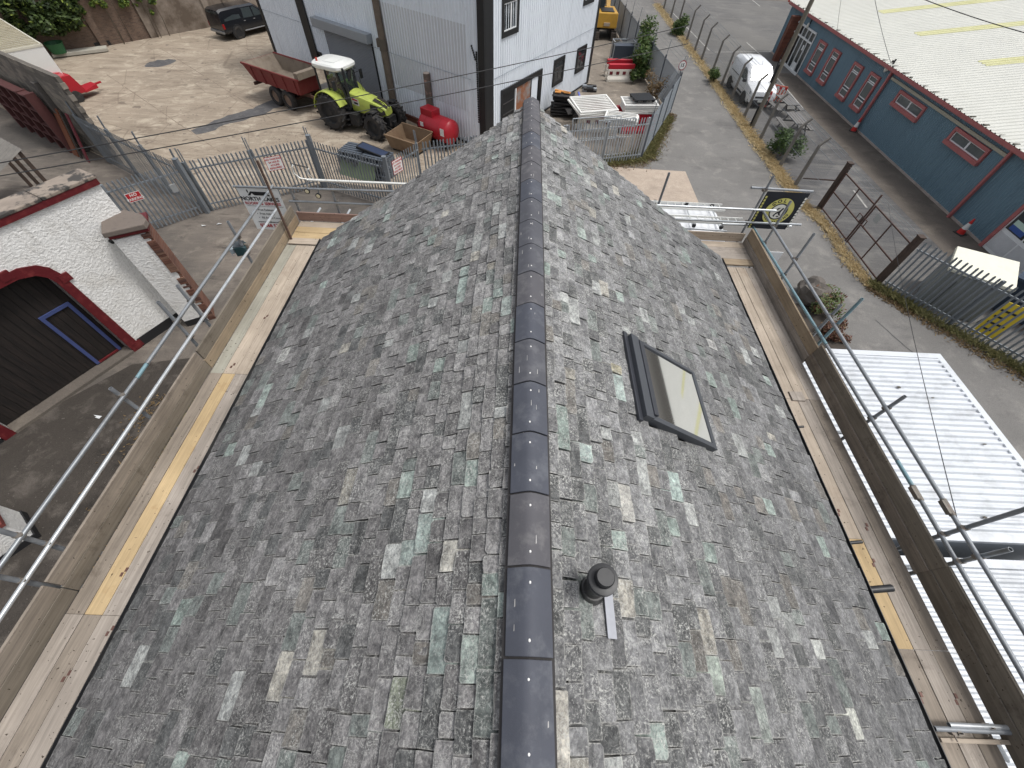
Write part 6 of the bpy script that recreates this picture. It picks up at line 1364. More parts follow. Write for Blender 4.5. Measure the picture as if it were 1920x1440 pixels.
mb = MB(); mb.bar((L1+.22, -1.14, B1), (L1+.22, 1.14, B1), .08, .08); put('top_rail', mb, M_TRED, tl)
mb = MB(); mb.box(L1-.04, L1+.28, -1.08, 1.08, B1+.0, B1+.30); put('headboard', mb, M_TIN, tl)
mb = MB()
for sg in (.4, -.4): mb.bar((L0, sg, .85), (L1, sg, .85), .12, .2); mb.bar((L1, sg, .8), (L1+1.7, sg*.1, .62), .12, .14)
mb.box(-.75, .75, -.9, .9, .44, .56); mb.box(L0-.3, L0-.2, -1.0, 1.0, .7, .85); put('chassis', mb, mat('rusty_chassis', c3(92, 66, 58), .8, var=.2), tl)

# ---- red fuel bowser by the works wall
M_TANK = mat('red_tank_paint', c3(166, 26, 40), .4, var=.06, scale=2, bump=.02, dirt=c3(140, 30, 40), damt=.3)
ta, tb = P(832, 256), P(884, 262); ax = WL.e; tk = thing('fuel_bowser', 'red cylindrical fuel bowser standing at the corner of the works building', 'tank', WL.at(2.35, 0, 1.05), math.atan2(-ax.y, -ax.x))
Mx = Matrix.Translation((0, 0, .82)) @ Matrix.Rotation(R(90), 4, 'Y'); mb = MB(); mb.lathe([(.05, -1.12), (.40, -1.06), (.56, -.95), (.58, -.9), (.58, .9), (.56, .95), (.40, 1.06), (.05, 1.12)], 26, Mx); tkb = put('tank', mb, M_TANK, tk, smooth=True, auto=40)
for x in (-.5, .45):
    mb = MB(); mb.lathe([(.585, -.02), (.592, 0), (.585, .02)], 26, Matrix.Translation((x, 0, .82)) @ Matrix.Rotation(R(90), 4, 'Y'), False); put('weld_band', mb, mat('tank_band', c3(160, 24, 38), .4), tkb, smooth=True)
mb = MB(); mb.box(-.95, -.10, -.30, .30, 1.28, 1.62); put('hatch_box', mb, M_TANK, tk, bevel=.02)
for x, y0, z0, w_, h_ in ((-.62, -.60, 1.0, .22, .20), (.80, -.57, .95, .26, .34)): mb = MB(); mb.box(x-w_/2, x+w_/2, y0-.012, y0-.002, z0-h_/2, z0+h_/2, Matrix.Translation((0, 0, 0)) @ Matrix.Rotation(R(0), 4, 'X')); put('label_plate', mb, mat('label_white', c3(222, 220, 216), .6), tk)
mb = MB(); mb.box(-1.0, 1.0, -.42, -.34, .12, .26); mb.box(-1.0, 1.0, .34, .42, .12, .26); mb.box(-.8, -.7, -.42, .42, .12, .32); mb.box(.7, .8, -.42, .42, .12, .32); mb.box(-1.9, -1.0, -.05, .05, .2, .3); put('skid', mb, M_DARKM, tk)
mb = MB(); mb.box(-1.35, -1.05, -.3, .3, .25, .85); put('pump_cabinet', mb, mat('dark_red_paint', c3(108, 34, 40), .6), tk, bevel=.02)
# ---- yellow excavator beyond the barriers
M_YEL = mat('excavator_yellow', c3(190, 146, 52), .5, var=.10, scale=2, dirt=c3(140, 108, 52), damt=.4)
e0 = P(1134, 77); ex = thing('excavator', 'yellow tracked excavator parked beside the works building', 'excavator', (e0.x-.05, e0.y+1.7, 0), R(90))
for sg in (1, -1):
    mb = MB(); mb.prism([(-1.5, .1), (-1.2, 0), (1.2, 0), (1.5, .1), (1.6, .35), (1.4, .62), (-1.4, .62), (-1.6, .35)], -.2, .2, Matrix.Translation((0, sg*.72, 0)) @ Matrix.Rotation(R(90), 4, 'X')); t_ = put('track', mb, M_GRIME, ex)
    for i in range(16): mb = MB(); x = -1.4+2.8*i/15; mb.box(x-.05, x+.05, sg*.72-.22, sg*.72+.22, .62, .655); put('track_shoe', mb, mat('track_steel', c3(112, 104, 96), .6, .3), t_)
    mb = MB(); mb.box(-1.66, -1.60, sg*.72-.21, sg*.72+.21, .1, .55)
    for i in range(4): mb.box(-1.70, -1.62, sg*.72-.22, sg*.72+.22, .10+.13*i, .17+.13*i)
    put('track_shoe', mb, mat('track_steel', c3(112, 104, 96)), t_)
mb = MB(); mb.box(-1.2, 1.2, -.75, .75, .62, .80); put('turntable', mb, M_GRIME, ex)
mb = MB(); mb.hexa([(-1.55, -.86, .8), (1.2, -.86, .8), (1.2, .86, .8), (-1.55, .86, .8), (-1.45, -.84, 1.75), (1.2, -.84, 1.7), (1.2, .84, 1.7), (-1.45, .84, 1.75)]); hs_ = put('house', mb, M_YEL, ex, bevel=.06)
mb = MB(); mb.box(-1.2, .15, -.52, .52, 1.74, 1.80); put('engine_mesh', mb, M_BLACK, hs_); mb = MB(); mb.box(-1.62, -1.5, -.25, .25, .95, 1.15); put('rear_hatch', mb, mat('pale_steel', c3(176, 160, 140), .6), hs_)
mb = MB(); mb.box(.2, 1.5, .15, .85, 1.7, 2.75); put('cab', mb, M_CARG, ex, bevel=.05); mb = MB(); mb.box(.15, 1.55, .1, .9, 2.75, 2.85); put('cab_roof', mb, M_YEL, ex, bevel=.03)
mb = MB(); mb.bar((1.0, -.25, 1.5), (3.0, -.25, 3.6), .34, .45); mb.bar((3.0, -.25, 3.6), (4.8, -.25, 2.2), .30, .40); put('boom', mb, M_YEL, ex); mb = MB(); mb.tube((1.2, -.25, 1.9), (2.6, -.25, 3.6), .07, 8); put('ram', mb, M_DARKM, ex)
mb = MB(); mb.box(4.6, 5.2, -.6, .1, 1.2, 2.0); put('bucket', mb, M_GRIME, ex, bevel=.05)
# ================================================================ smaller things
# ---- container cabins under the right scaffold
M_CWHT = mat('white_container_paint', c3(208, 212, 216), .45, .05, var=.04, scale=1, bump=.03, dirt=c3(168, 170, 170), damt=.55, dscale=2.2)
def container(label, x0, x1, y0, y1, h):
    c = thing('container_cabin', label, 'container', ((x0+x1)/2, (y0+y1)/2, 0), 0, 'white container cabins'); bd = .16
    mb = MB(); n = int((y1-y0-2*bd)/.145); ys = []; p_ = (y1-y0-2*bd)/n
    for i in range(n):
        for f, d in ((0, 0), (.30, 0), (.5, .05), (.8, .05)): ys.append((y0+bd+(i+f)*p_, d))
    ys.append((y1-bd, 0)); vs = [(x0+.04, y, h-.05+d) for y, d in ys]+[(x1-bd, y, h-.045+d) for y, d in ys]; k_ = len(ys)
    mb.add(vs, [(i, i+1, k_+i+1, k_+i) for i in range(k_-1)]); put('roof_sheet', mb, M_CWHT, c, True)
    mb = MB(); mb.box(x0, x1, y1-bd, y1, h-.12, h); mb.box(x0, x1, y0, y0+bd, h-.12, h); mb.box(x1-bd, x1, y0+bd, y1-bd, h-.12, h); mb.box(x0, x0+.04, y0+bd, y1-bd, h-.12, h); put('roof_trim', mb, M_CWHT, c, True, bevel=.008)
    mb = MB(); mb.box(x0+.02, x1-.02, y0+.02, y1-.02, .12, h-.13); put('side_walls', mb, mat('container_side', c3(150, 156, 162), .6, var=.06), c, True)
    mb = MB(); mb.box(x0+.1, x1-.1, y0+.1, y1-.1, 0, .12); put('base_frame', mb, M_DARKM, c, True)
    for i in range(7):
        x, y = rnd(x0+.8, x1-.5), rnd(y0+.4, y1-.4); mb = MB(); mb.lathe([(.001, .0), (.05, .0), (.04, .012), (.001, .014)], 8, Matrix.Translation((x, y, h-.012)) @ Matrix.Diagonal((1, rnd(.3, .7), 1, 1))); put('leaf_debris', mb, mat('wet_leaves', c3(96, 92, 84)), c, True)
container('white ribbed container roof below the middle of the right scaffold', 5.93, 11.05, 2.32, 7.12, 2.6)
container('white ribbed container roof at the lower right corner', 5.93, 11.05, -2.9, 2.02, 2.55)
# rubble under the lower right corner
M_RUB = mat('dark_rubble', c3(70, 68, 66), .9, var=.3, scale=6, fine=20, bump=.5)
for i in range(3):
    x, y, z = 5.2+.35*i, -1.1-.25*i, 2.6
    pass

# ---- cream cabinet, yellow board behind the right palisade
q = [P(1795, 462, 1.6), P(1912, 492, 1.6), P(1905, 545, 1.6), P(1780, 503, 1.6)]
cb_ = thing('cream_cabinet', 'cream topped grey cabinet behind the right palisade fence', 'cabinet', ((q[0]+q[2])/2).xy.to_3d())
mb = MB(); vs = [(v.x, v.y, 1.50) for v in q]+[(v.x, v.y, 1.62) for v in q]; mb.hexa(vs); put('top', mb, mat('cream_top', c3(228, 226, 208), .6, var=.05, dirt=c3(200, 198, 178), damt=.4, dscale=4), cb_, True, bevel=.02)
ctr = (q[0]+q[2])/2; mb = MB(); vs = [((v.x-ctr.x)*.95+ctr.x, (v.y-ctr.y)*.95+ctr.y, z) for z in (0.02, 1.50) for v in q]; mb.hexa(vs); put('body', mb, mat('cabinet_grey', c3(128, 132, 130), .6, var=.08), cb_, True)
e_ = (q[2]-q[3]).normalized(); nn = Vector((e_.y, -e_.x, 0)); nn = nn if nn.dot(CAM-ctr) > 0 else -nn
mb = MB(); a_ = (q[3]-ctr)*.955+ctr; L_ = (q[2]-q[3]).length*.95
for t_ in (.25, .5, .75): mb.bar(Vector((a_.x, a_.y, .1))+e_*L_*t_+nn*.005, Vector((a_.x, a_.y, 1.25))+e_*L_*t_+nn*.005, .02, .02, nn)
put('seam', mb, mat('cabinet_seam', c3(92, 96, 96), .6), cb_, True)
ya = P(1835, 640); yb = thing('yellow_board', 'yellow warning board leaning behind the right palisade fence', 'board', (ya.x+.3, ya.y+.25, 0), R(-40))
mb = MB(); mb.hexa([(-.35, 0, 0), (.35, 0, 0), (.35, .03, 0), (-.35, .03, 0), (-.35, .35, 1.25), (.35, .35, 1.25), (.35, .38, 1.25), (-.35, .38, 1.25)]); put('panel', mb, mat('yellow_panel', c3(206, 180, 44), .5, var=.06), yb)
Ms = frame((0, -.004, 0), (1, 0, 0), (0, .27, 1)); mb = MB()
for i in range(4): mb.box(-.28, .02+.2*(i % 2), .25+.24*i, .32+.24*i, 0, .003, Ms)
put('black_print', mb, M_BLACKT, yb); mb = MB(); mb.bar((-.25, .36, 1.2), (-.25, .75, 0), .03, .03); mb.bar((.25, .36, 1.2), (.25, .75, 0), .03, .03); put('strut', mb, M_DARKM, yb)
sk_ = P(1900, 610); bx_ = thing('blue_skip', 'dark blue skip behind the right palisade fence', 'skip', (sk_.x+.8, sk_.y+.5, 0), R(-53))
mb = MB(); mb.hexa([(-.9, -.7, .05), (.9, -.7, .05), (.9, .7, .05), (-.9, .7, .05), (-1.25, -.75, 1.35), (1.25, -.75, 1.35), (1.25, .75, 1.35), (-1.25, .75, 1.35)]); put('body', mb, mat('dark_blue_steel', c3(52, 66, 84), .6, .1, var=.15), bx_); mb = MB(); mb.box(-1.3, 1.3, -.80, -.72, 1.3, 1.4); mb.box(-1.3, 1.3, .72, .80, 1.3, 1.4); put('rim', mb, mat('dark_blue_steel', c3(52, 66, 84)), bx_)

# ---- traffic cones by the blue unit
def cone(label, x, y):
    c = thing('traffic_cone', label, 'cone', (x, y, 0), rnd(0, 6), 'traffic cones along the blue unit')
    mb = MB(); mb.box(-.21, .21, -.21, .21, 0, .045); put('base', mb, M_TYRE, c, bevel=.02)
    for nm, pr, m_ in (('lower', [(.155, .045), (.115, .25)], mat('cone_red', c3(196, 40, 34), .5)), ('sleeve', [(.117, .25), (.072, .52)], mat('cone_white', c3(226, 224, 220), .5)), ('tip', [(.071, .52), (.032, .73), (.02, .74)], mat('cone_red', c3(196, 40, 34)))): mb = MB(); mb.lathe(pr, 18, None, True); put(nm, mb, m_, c, smooth=True, auto=40)
p_ = P(1599, 246); cone('red and white traffic cone at the foot of the far downpipe', p_.x, p_.y); p_ = P(1799, 438); cone('red and white traffic cone near the white door', p_.x, p_.y)

# ---- picnic tables and orange barriers by the van
M_SLAT = mat('weathered_slat', c3(116, 114, 112), .85, var=.15, scale=5, bump=.2)
def picnic(label, px, py, rz, group='picnic tables beside the chain link fence'):
    p_ = P(px, py); t = thing('picnic_table', label, 'table', (p_.x, p_.y, 0), rz, group)
    for i in range(5): mb = MB(); y = -.34+.17*i; mb.box(-.85, .85, y-.075, y+.075, .72, .755); put('top_slat', mb, M_SLAT, t)
    for sg in (1, -1):
        for i in range(2): mb = MB(); y = sg*(.68+.15*i); mb.box(-.85, .85, y-.066, y+.066, .43, .46); put('bench_slat', mb, M_SLAT, t)
    for x in (-.6, .6):
        mb = MB(); mb.bar((x, -.30, .72), (x, -.62, 0), .06, .08, (1, 0, 0)); mb.bar((x, .30, .72), (x, .62, 0), .06, .08, (1, 0, 0)); mb.bar((x, -.85, .39), (x, .85, .39), .05, .08); mb.bar((x, -.36, .69), (x, .36, .69), .05, .06); put('trestle', mb, M_SLAT, t)
picnic('grey picnic table right behind the orange barriers', 1465, 212, R(95)); picnic('grey picnic table further along towards the rusty gate', 1482, 247, R(88))
M_ORG = mat('orange_plastic', c3(214, 106, 84), .5, var=.06)
def orange(label, a, b):
    a, b = P(*a), P(*b); d = b-a; L = d.length; o_ = thing('pedestrian_barrier', label, 'barrier', a, math.atan2(d.y, d.x), 'orange barriers in front of the white van')
    mb = MB(); mb.box(0, L, -.02, .02, .90, 1.0); mb.box(0, L, -.02, .02, .12, .22); mb.box(0, L, -.018, .018, .50, .56)
    n = 5
    for i in range(n+1): x = L*i/n; mb.box(max(0, x-.045), min(L, x+.045), -.019, .019, .22, .90)
    put('panel', mb, M_ORG, o_, bevel=.008); nst = 6
    for i in range(nst): mb = MB(); mb.box(L*i/nst, L*(i+1)/nst, -.026, .026, .80, .94); put('reflective_strip', mb, mat('strip_red', c3(188, 36, 44), .4) if i % 2 else mat('strip_white', c3(224, 222, 218), .4), o_)
    for x in (.15, L-.15): mb = MB(); mb.box(x-.05, x+.05, -.28, .28, 0, .06); mb.box(x-.03, x+.03, -.03, .03, .06, .14); put('foot', mb, M_DARKM, o_, bevel=.01)
orange('orange pedestrian barrier just in front of the van bumper', (1412, 198), (1434, 205)); orange('orange pedestrian barrier beside the picnic tables', (1434, 190), (1462, 196))

# ---- red and white plastic barriers stacked behind the bright palisade
M_BRED = mat('barrier_red', c3(186, 28, 46), .45, var=.06, scale=2); M_BWHT = mat('barrier_white', c3(226, 220, 208), .5, var=.06, scale=2, dirt=c3(186, 176, 160), damt=.4)
def water_barrier(label, x, y, rz, top, bot, L=1.9, h=1.0, z=0.0):
    o_ = thing('road_barrier', label, 'barrier', (x, y, z), rz, 'red and white road barriers')
    pr = [(-.24, 0), (.24, 0), (.24, .16), (.15, .34), (.13, h*.72), (-.13, h*.72), (-.15, .34), (-.24, .16)]
    mb = MB(); mb.prism(pr, -L/2, L/2, Matrix.Rotation(R(90), 4, 'Z') @ Matrix.Rotation(R(90), 4, 'X')); put('body', mb, bot, o_, bevel=.02)
    mb = MB(); mb.box(-L/2+.02, L/2-.02, -.125, .125, h*.72, h); put('top', mb, top, o_, bevel=.03)
    for i in range(4):
        x_ = -L/2+L*(i+.5)/4; mb = MB(); mb.box(x_-.11, x_+.11, -.155, .155, .42, .60); put('recess', mb, mat('barrier_dark_red', c3(112, 30, 40), .6), o_)
    for sg in (1, -1): mb = MB(); mb.box(sg*L/2, sg*(L/2+.10), -.06, .06, .2, .34); mb.box(sg*L/2, sg*(L/2+.10), -.06, .06, .55, .68); put('end_lug', mb, bot, o_)
    return o_
q = P(1160, 152); water_barrier('white road barrier with red top, nearer of the two behind the frames', q.x, q.y, R(8), M_BRED, M_BWHT); water_barrier('white road barrier with red top, further from the frames', q.x+.0, q.y+1.0, R(6), M_BRED, M_BWHT)
q = P(1125, 250); water_barrier('white road barrier with red top under the white frames', q.x, q.y+.35, R(4), M_BRED, M_BWHT, 2.1); water_barrier('all red road barrier behind the bright palisade corner', q.x+2.2, q.y+.4, R(8), M_BRED, M_BRED, 2.0)
water_barrier('all red road barrier at the back, under the white frames', q.x+1.9, q.y+1.4, R(5), M_BRED, M_BRED, 2.0); water_barrier('white road barrier seen end on beside the black pile', q.x-.9, q.y+1.3, R(70), M_BWHT, M_BWHT, 1.9)
def frame_panel(label, c, L, Wd, rz, tilt, slats=9, m=None):
    o_ = thing('slatted_barrier', label, 'barrier', c, rz, 'white plastic frames stacked on the barriers'); T = Matrix.Rotation(tilt, 4, 'X'); m = m or M_FRW
    mb = MB(); t_ = .06
    mb.box(-L/2, L/2, -Wd/2, -Wd/2+.08, 0, t_, T); mb.box(-L/2, L/2, Wd/2-.08, Wd/2, 0, t_, T); mb.box(-L/2, -L/2+.08, -Wd/2+.08, Wd/2-.08, 0, t_, T); mb.box(L/2-.08, L/2, -Wd/2+.08, Wd/2-.08, 0, t_, T); put('frame', mb, m, o_)
    for i in range(slats): y = -Wd/2+.08+(Wd-.16)*(i+.5)/slats; mb = MB(); mb.box(-L/2+.08, L/2-.08, y-.03, y+.03, .015, .045, T); put('slat', mb, m, o_)
    return o_
M_FRW = mat('white_frame_plastic', c3(228, 227, 222), .5, var=.04, dirt=c3(190, 184, 174), damt=.25, dscale=4)
z0 = 1.15
LBL = ['bottom', 'second lowest', 'third', 'fourth', 'fifth', 'topmost']
A = P(1113, 192, 1.35); B = P(1158, 215, 1.3); C_ = P(1190, 185, 1.5)
for i in range(3): frame_panel('large white slatted frame in the left stack, %s' % ('bottom one', 'middle one', 'top one')[i], (A.x+rnd(-.08, .08), A.y+rnd(-.06, .06), 1.08+.09*i), 2.3, 1.9, R(18+rnd(-3, 3)), R(4))
for i in range(4): frame_panel('white frame in the front stack, %s' % ('lowest', 'second from below', 'second from the top', 'topmost')[i], (B.x+.25+rnd(-.05, .05), B.y-.1+rnd(-.05, .05), 1.02+.075*i), 1.75, 1.15, R(-14+rnd(-3, 3)), R(-3), 4)
for i in range(5): frame_panel('white frame in the right stack, %s' % ('lowest', 'second from below', 'middle one', 'second from the top', 'topmost')[i], (C_.x+.35+rnd(-.05, .05), C_.y-.1+rnd(-.05, .05), 1.02+.085*i), 2.0, 1.2, R(4+rnd(-3, 3)), R(2), 5)
o_ = thing('black_pallet', 'black plastic pallet lying on the white frames', 'pallet', (C_.x+.45, C_.y+.1, 1.02+.085*5+.01), R(12))
mb = MB(); mb.box(-.60, .60, -.50, .50, .09, .12); put('deck', mb, M_DARKM, o_)
for x in (-.5, 0, .5):
    for y in (-.42, 0, .42): mb = MB(); mb.box(x-.07, x+.07, y-.06, y+.06, 0, .09); put('block', mb, M_DARKM, o_)
for i in range(7): mb = MB(); y = -.46+.153*i; mb.box(-.6, .6, y-.055, y+.055, .12, .145); put('slat', mb, M_BLACK, o_)
# black mats in a heap
q = P(1052, 215); M_MATT = mat('black_rubber_mat', c3(44, 42, 42), .8, var=.25, scale=4)
for i in range(11):
    mb = MB(); a_ = rnd(-.25, .25); M_ = Matrix.Translation((q.x+rnd(-.1, .1), q.y+rnd(-.1, .1), .10+i*.10)) @ Matrix.Rotation(a_, 4, 'Z') @ Matrix.Rotation(rnd(-.07, .07), 4, 'X') @ Matrix.Rotation(rnd(-.06, .06), 4, 'Y')
    mb.box(-.62, .62, -.42, .42, -.035, .035, M_); solo('rubber_mat', mb, M_MATT, 'black rubber road mat in the heap by the works entrance, layer %s' % ('one from the ground', 'two', 'three', 'four', 'five', 'six', 'seven', 'eight', 'nine', 'ten', 'eleven at the top')[i], 'mat', 'heap of black mats', bevel=.008)
for j, (dx, dy, a_, l_, lab) in enumerate(((-.1, .05, .4, .9, 'longest orange board on top of the black mats'), (.2, -.15, .2, .4, 'short orange board near the edge of the black mats'), (-.35, -.12, .1, .35, 'small orange board at the left of the black mats'))):
    mb = MB(); M_ = Matrix.Translation((q.x+dx, q.y+dy, 1.20)) @ Matrix.Rotation(-a_, 4, 'Z'); mb.box(-l_/2, l_/2, -.09, .09, 0, .04, M_); solo('orange_board', mb, mat('orange_board', c3(206, 140, 70), .6), lab, 'board', 'orange boards on the mats')
q = P(1082, 222)
for i in range(4):
    M_ = Matrix.Translation((q.x+rnd(-.35, .35), q.y+rnd(-.3, .4), .35+rnd(0, .4))) @ Matrix.Rotation(rnd(0, 3), 4, 'Z') @ Matrix.Rotation(rnd(-.8, .8), 4, 'X'); mb = MB(); mb.box(-.6, .6, -.25, .25, -.03, .03, M_)
    solo('rubber_mat', mb, MATS['black_rubber_mat'], 'black mat tipped at an angle %s' % ('right beside the tall mat heap', 'under the blue post', 'against the white end barrier', 'lying loose towards the palisade')[i], 'mat', 'loose mats beside the heap')
mb = MB(); mb.bar((q.x-.1, q.y+.4, 1.25), (q.x+.35, q.y-.6, .45), .10, .06); solo('blue_post', mb, mat('blue_plastic', c3(52, 72, 168), .5), 'blue plastic post lying on the tipped mats', 'post')
# steel fence panels leaning behind the bright palisade
M_HER = mat('galvanised_frame', c3(176, 182, 186), .45, .3, var=.08)
def heras(label, a, b, h, lean):
    a, b = Vector((*a, 0)), Vector((*b, 0)); e = (b-a).normalized(); L = (b-a).length; n_ = Vector((-e.y, e.x, 0))*lean; up = Vector((0, 0, h)); o_ = thing('fence_panel', label, 'fence panel', a, 0, 'spare steel fence panels')
    mb = MB()
    for s_, t_ in ((a+up*.04, b+up*.04), (a+up+n_, b+up+n_), (a, a+up+n_), (b, b+up+n_), (a+(up+n_)*.5, b+(up+n_)*.5)): mb.tube(s_, t_, .022, 8)
    put('frame', mb, M_HER, o_, True); mb = MB(); nb = int(L/.12)
    for i in range(1, nb): q_ = a+e*(L*i/nb); mb.tube(q_+up*.05, q_+up*.98+n_*.98, .006, 4, cap=False)
    put('infill_wires', mb, M_HER, o_, True)
heras('leaning steel fence panel nearest the roof verge', (2.6, 22.1), (4.9, 22.75), 1.9, .5); heras('leaning steel fence panel in the corner by the red barrier', (4.0, 22.95), (6.0, 23.5), 1.6, .4); heras('leaning steel fence panel behind the others', (3.0, 22.6), (5.2, 23.2), 1.75, .5)
for i, (px, py, lab) in enumerate(((1120, 106, 'grey steel road plate stand behind the far barriers'), )):
    q = P(px+45, py+12); o_ = thing('steel_stillage', lab, 'rack', (q.x, q.y+.5, 0), R(6)); mb = MB()
    for x in (-.8, .8):
        for y in (-.4, .4): mb.bar((x, y, 0), (x, y, 1.25), .05, .05, (1, 0, 0))
    for z in (.15, 1.22):
        for y in (-.4, .4): mb.bar((-.8, y, z), (.8, y, z), .05, .05)
        for x in (-.8, .8): mb.bar((x, -.4, z), (x, .4, z), .05, .05)
    put('frame', mb, M_HER, o_); mb = MB(); mb.box(-.75, .75, -.36, .36, .2, 1.0); put('load', mb, mat('dark_blue_grey', c3(72, 80, 92), .6), o_)
q = P(1102, 172); M_FEET = mat('barrier_foot_rubber', c3(58, 56, 56), .8, var=.2)
for i in range(8):
    mb = MB(); x, y, z = q.x+.28*(i % 2)+rnd(-.05, .05), q.y+.5*(i//4)+rnd(-.05, .05), .06+.125*((i//2) % 2)
    mb.box(x-.34, x+.34, y-.12, y+.12, z-.06, z+.06); solo('rubber_block', mb, M_FEET if i % 3 else M_GREYM, 'dark rubber block beside the works corner, %s of the %s row, level %s' % (('left', 'right')[i % 2], ('front', 'back')[i//4], ('one', 'two')[(i//2) % 2]), 'rubber block', 'stack of barrier feet', bevel=.015)
# sheets of glass or film on the ground far behind
q = P(1185, 112); mb = MB(); mb.box(q.x-.7, q.x+.7, q.y-.2, q.y+.5, .05, .35, None); solo('wrapped_crate', mb, mat('pale_blue_wrap', c3(196, 212, 214), .3, var=.1), 'pale wrapped crate behind the barriers', 'crate', bevel=.04)

# ---- rusty skip and pallets in the yard in front of the tractor
M_SKIP = mat('brown_steel', c3(134, 112, 88), .8, .1, var=.2, scale=2, dirt=c3(92, 64, 48), damt=.6)
sA = P(752, 296); sk2 = thing('steel_skip', 'brown steel tipping skip standing in front of the tractor', 'skip', (sA.x+.35, sA.y+1.0, 0), R(-28)); sk2.scale = (.8, .8, .85)
o8 = [(-1.0, -.8, .15), (1.0, -.8, .15), (1.0, .8, .15), (-1.0, .8, .15), (-1.3, -.90, .85), (1.25, -.90, .85), (1.25, .90, .95), (-1.3, .90, .95)]
i8 = [(x*.95, y*.95, z+(.04 if z < .5 else .002)) for x, y, z in o8]; mb = MB(); mb.add(o8+i8, [(0, 3, 2, 1), (0, 1, 5, 4), (1, 2, 6, 5), (2, 3, 7, 6), (3, 0, 4, 7), (4, 5, 13, 12), (5, 6, 14, 13), (6, 7, 15, 14), (7, 4, 12, 15), (8, 9, 10, 11), (8, 9, 13, 12), (9, 10, 14, 13), (10, 11, 15, 14), (11, 8, 12, 15)]); put('body', mb, M_SKIP, sk2)
for y in (-.97, .97): mb = MB(); mb.bar((-1.3, y*.94, .87 if y < 0 else .97), (1.25, y*.94, .87 if y < 0 else .97), .09, .07); put('rim', mb, M_SKIP, sk2)
mb = MB(); mb.box(-.95, -.75, -.7, .7, 0, .15); mb.box(.75, .95, -.7, .7, 0, .15); put('skid', mb, M_DARKM, sk2)
pq = P(690, 338); M_PLAS = mat('grey_blue_plastic', c3(92, 99, 108), .4, .1, var=.15, scale=3)
PL = thing('plastic_pallet', 'x', 'pallet')
mb = MB(); mb.box(-.6, .6, -.5, .5, .10, .13); put('deck', mb, M_PLAS, PL)
for i in range(6): mb = MB(); y = -.45+.18*i; mb.box(-.6, .6, y-.06, y+.06, .13, .16); put('slat', mb, M_PLAS, PL)
for x in (-.5, 0, .5): mb = MB(); mb.box(x-.08, x+.08, -.5, .5, 0, .10); put('runner', mb, M_PLAS, PL)
names = ['%s the %s heap' % (a, b) for b in ('left', 'right') for a in ('bottom of', 'second from the bottom in', 'third from the bottom in', 'third from the top in', 'second from the top in', 'top of')]
for i in range(12):
    o_ = PL if i == 0 else copy_tree(PL); o_.location = (pq.x-.75+1.35*(i//6)+rnd(-.08, .08), pq.y+1.0-.5*(i//6)+rnd(-.08, .08), .17*(i % 6)); o_.rotation_euler = (rnd(-.02, .02), rnd(-.02, .02), R(-24)+rnd(-.12, .12))
    tag(o_, 'grey blue plastic pallet, %s behind the palisade' % names[i], 'pallet', 'heaps of grey blue pallets')
mb = MB(); q = P(650, 330); M_ = Matrix.Translation((pq.x-.45, pq.y+.05, 0)) @ Matrix.Rotation(R(-22), 4, 'Z') @ Matrix.Rotation(R(-28), 4, 'X'); mb.box(-1.1, .9, -.02, .02, 0, .8, M_); solo('green_sheet', mb, mat('faded_green_sheet', c3(112, 128, 100), .7, var=.12), 'faded green sheet leaning on the pallet heap behind the fence', 'sheet')
mb = MB(); M_ = Matrix.Translation((pq.x+.35, pq.y+.7, 1.04)) @ Matrix.Rotation(R(-20), 4, 'Z') @ Matrix.Rotation(R(8), 4, 'Y'); mb.box(-.75, .75, -.28, .28, 0, .10, M_); cr = solo('black_crate', mb, M_BLACK, 'flat black crate on top of the grey blue pallets', 'crate')
mb = MB(); mb.box(-.68, .68, -.22, .22, .10, .104, M_); mb.v = [v for v in mb.v]; put('crate_label', mb, mat('dark_blue_print', c3(40, 52, 78), .5), cr, True)

# ---- left side yard: rusty racks, timber, lorry box, red compressor
M_RACK = mat('red_oxide_steel', c3(84, 48, 46), .8, var=.18, scale=3, dirt=c3(84, 48, 44), damt=.5)
rk_ = thing('steel_racking', 'red oxide steel racking leaning on the block wall', 'racking', WFn.at(11.5, 0, .3))
for i, u in enumerate((10.0, 10.9, 11.9, 12.9, 13.9, 14.9)): put('upright', WFn.box(MB(), u, u+.16, 0, 2.5-.05*i, .15, .55), M_RACK, rk_, True)
for z in (.5, 1.1, 1.75, 2.35): put('shelf', WFn.box(MB(), 10.16, 15.0, z, z+.06, .16, .54), M_RACK, rk_, True)
put('back_sheet', WFn.box(MB(), 10.0, 15.0, .1, 2.3, .12, .15), M_RACK, rk_, True)
for i, (u, w_, c_, lab) in enumerate(((9.3, .5, c3(118, 70, 46), 'rust brown steel sheet leaning on the block wall'), (8.35, .22, c3(112, 44, 52), 'narrow dark red board leaning near the end of the block wall'), (9.0, .16, c3(60, 52, 46), 'dark plank leaning on the block wall'))):
    mb = MB(); mb.hexa([WFn.at(u, 0, .55), WFn.at(u+w_, 0, .55), WFn.at(u+w_, 0, .50), WFn.at(u, 0, .50), WFn.at(u+.1, 1.9, .0), WFn.at(u+w_+.1, 1.9, .0), WFn.at(u+w_+.1, 1.9, -.05), WFn.at(u+.1, 1.9, -.05)]); solo('leaning_sheet', mb, mat('lean_%d' % i, c_, .8, var=.2), lab, 'sheet')
lt = P(77, 84, 2.6); e1_ = (P(0, 98, 2.6)-lt).normalized(); dl = Vector((-e1_.y, e1_.x, 0)); dl = dl if dl.x < 0 else -dl
LB_ = thing('lorry_box', 'white lorry box body standing behind the block wall', 'lorry box', (lt.x, lt.y, 0), math.atan2(dl.y, dl.x))
s1 = 1 if True else -1
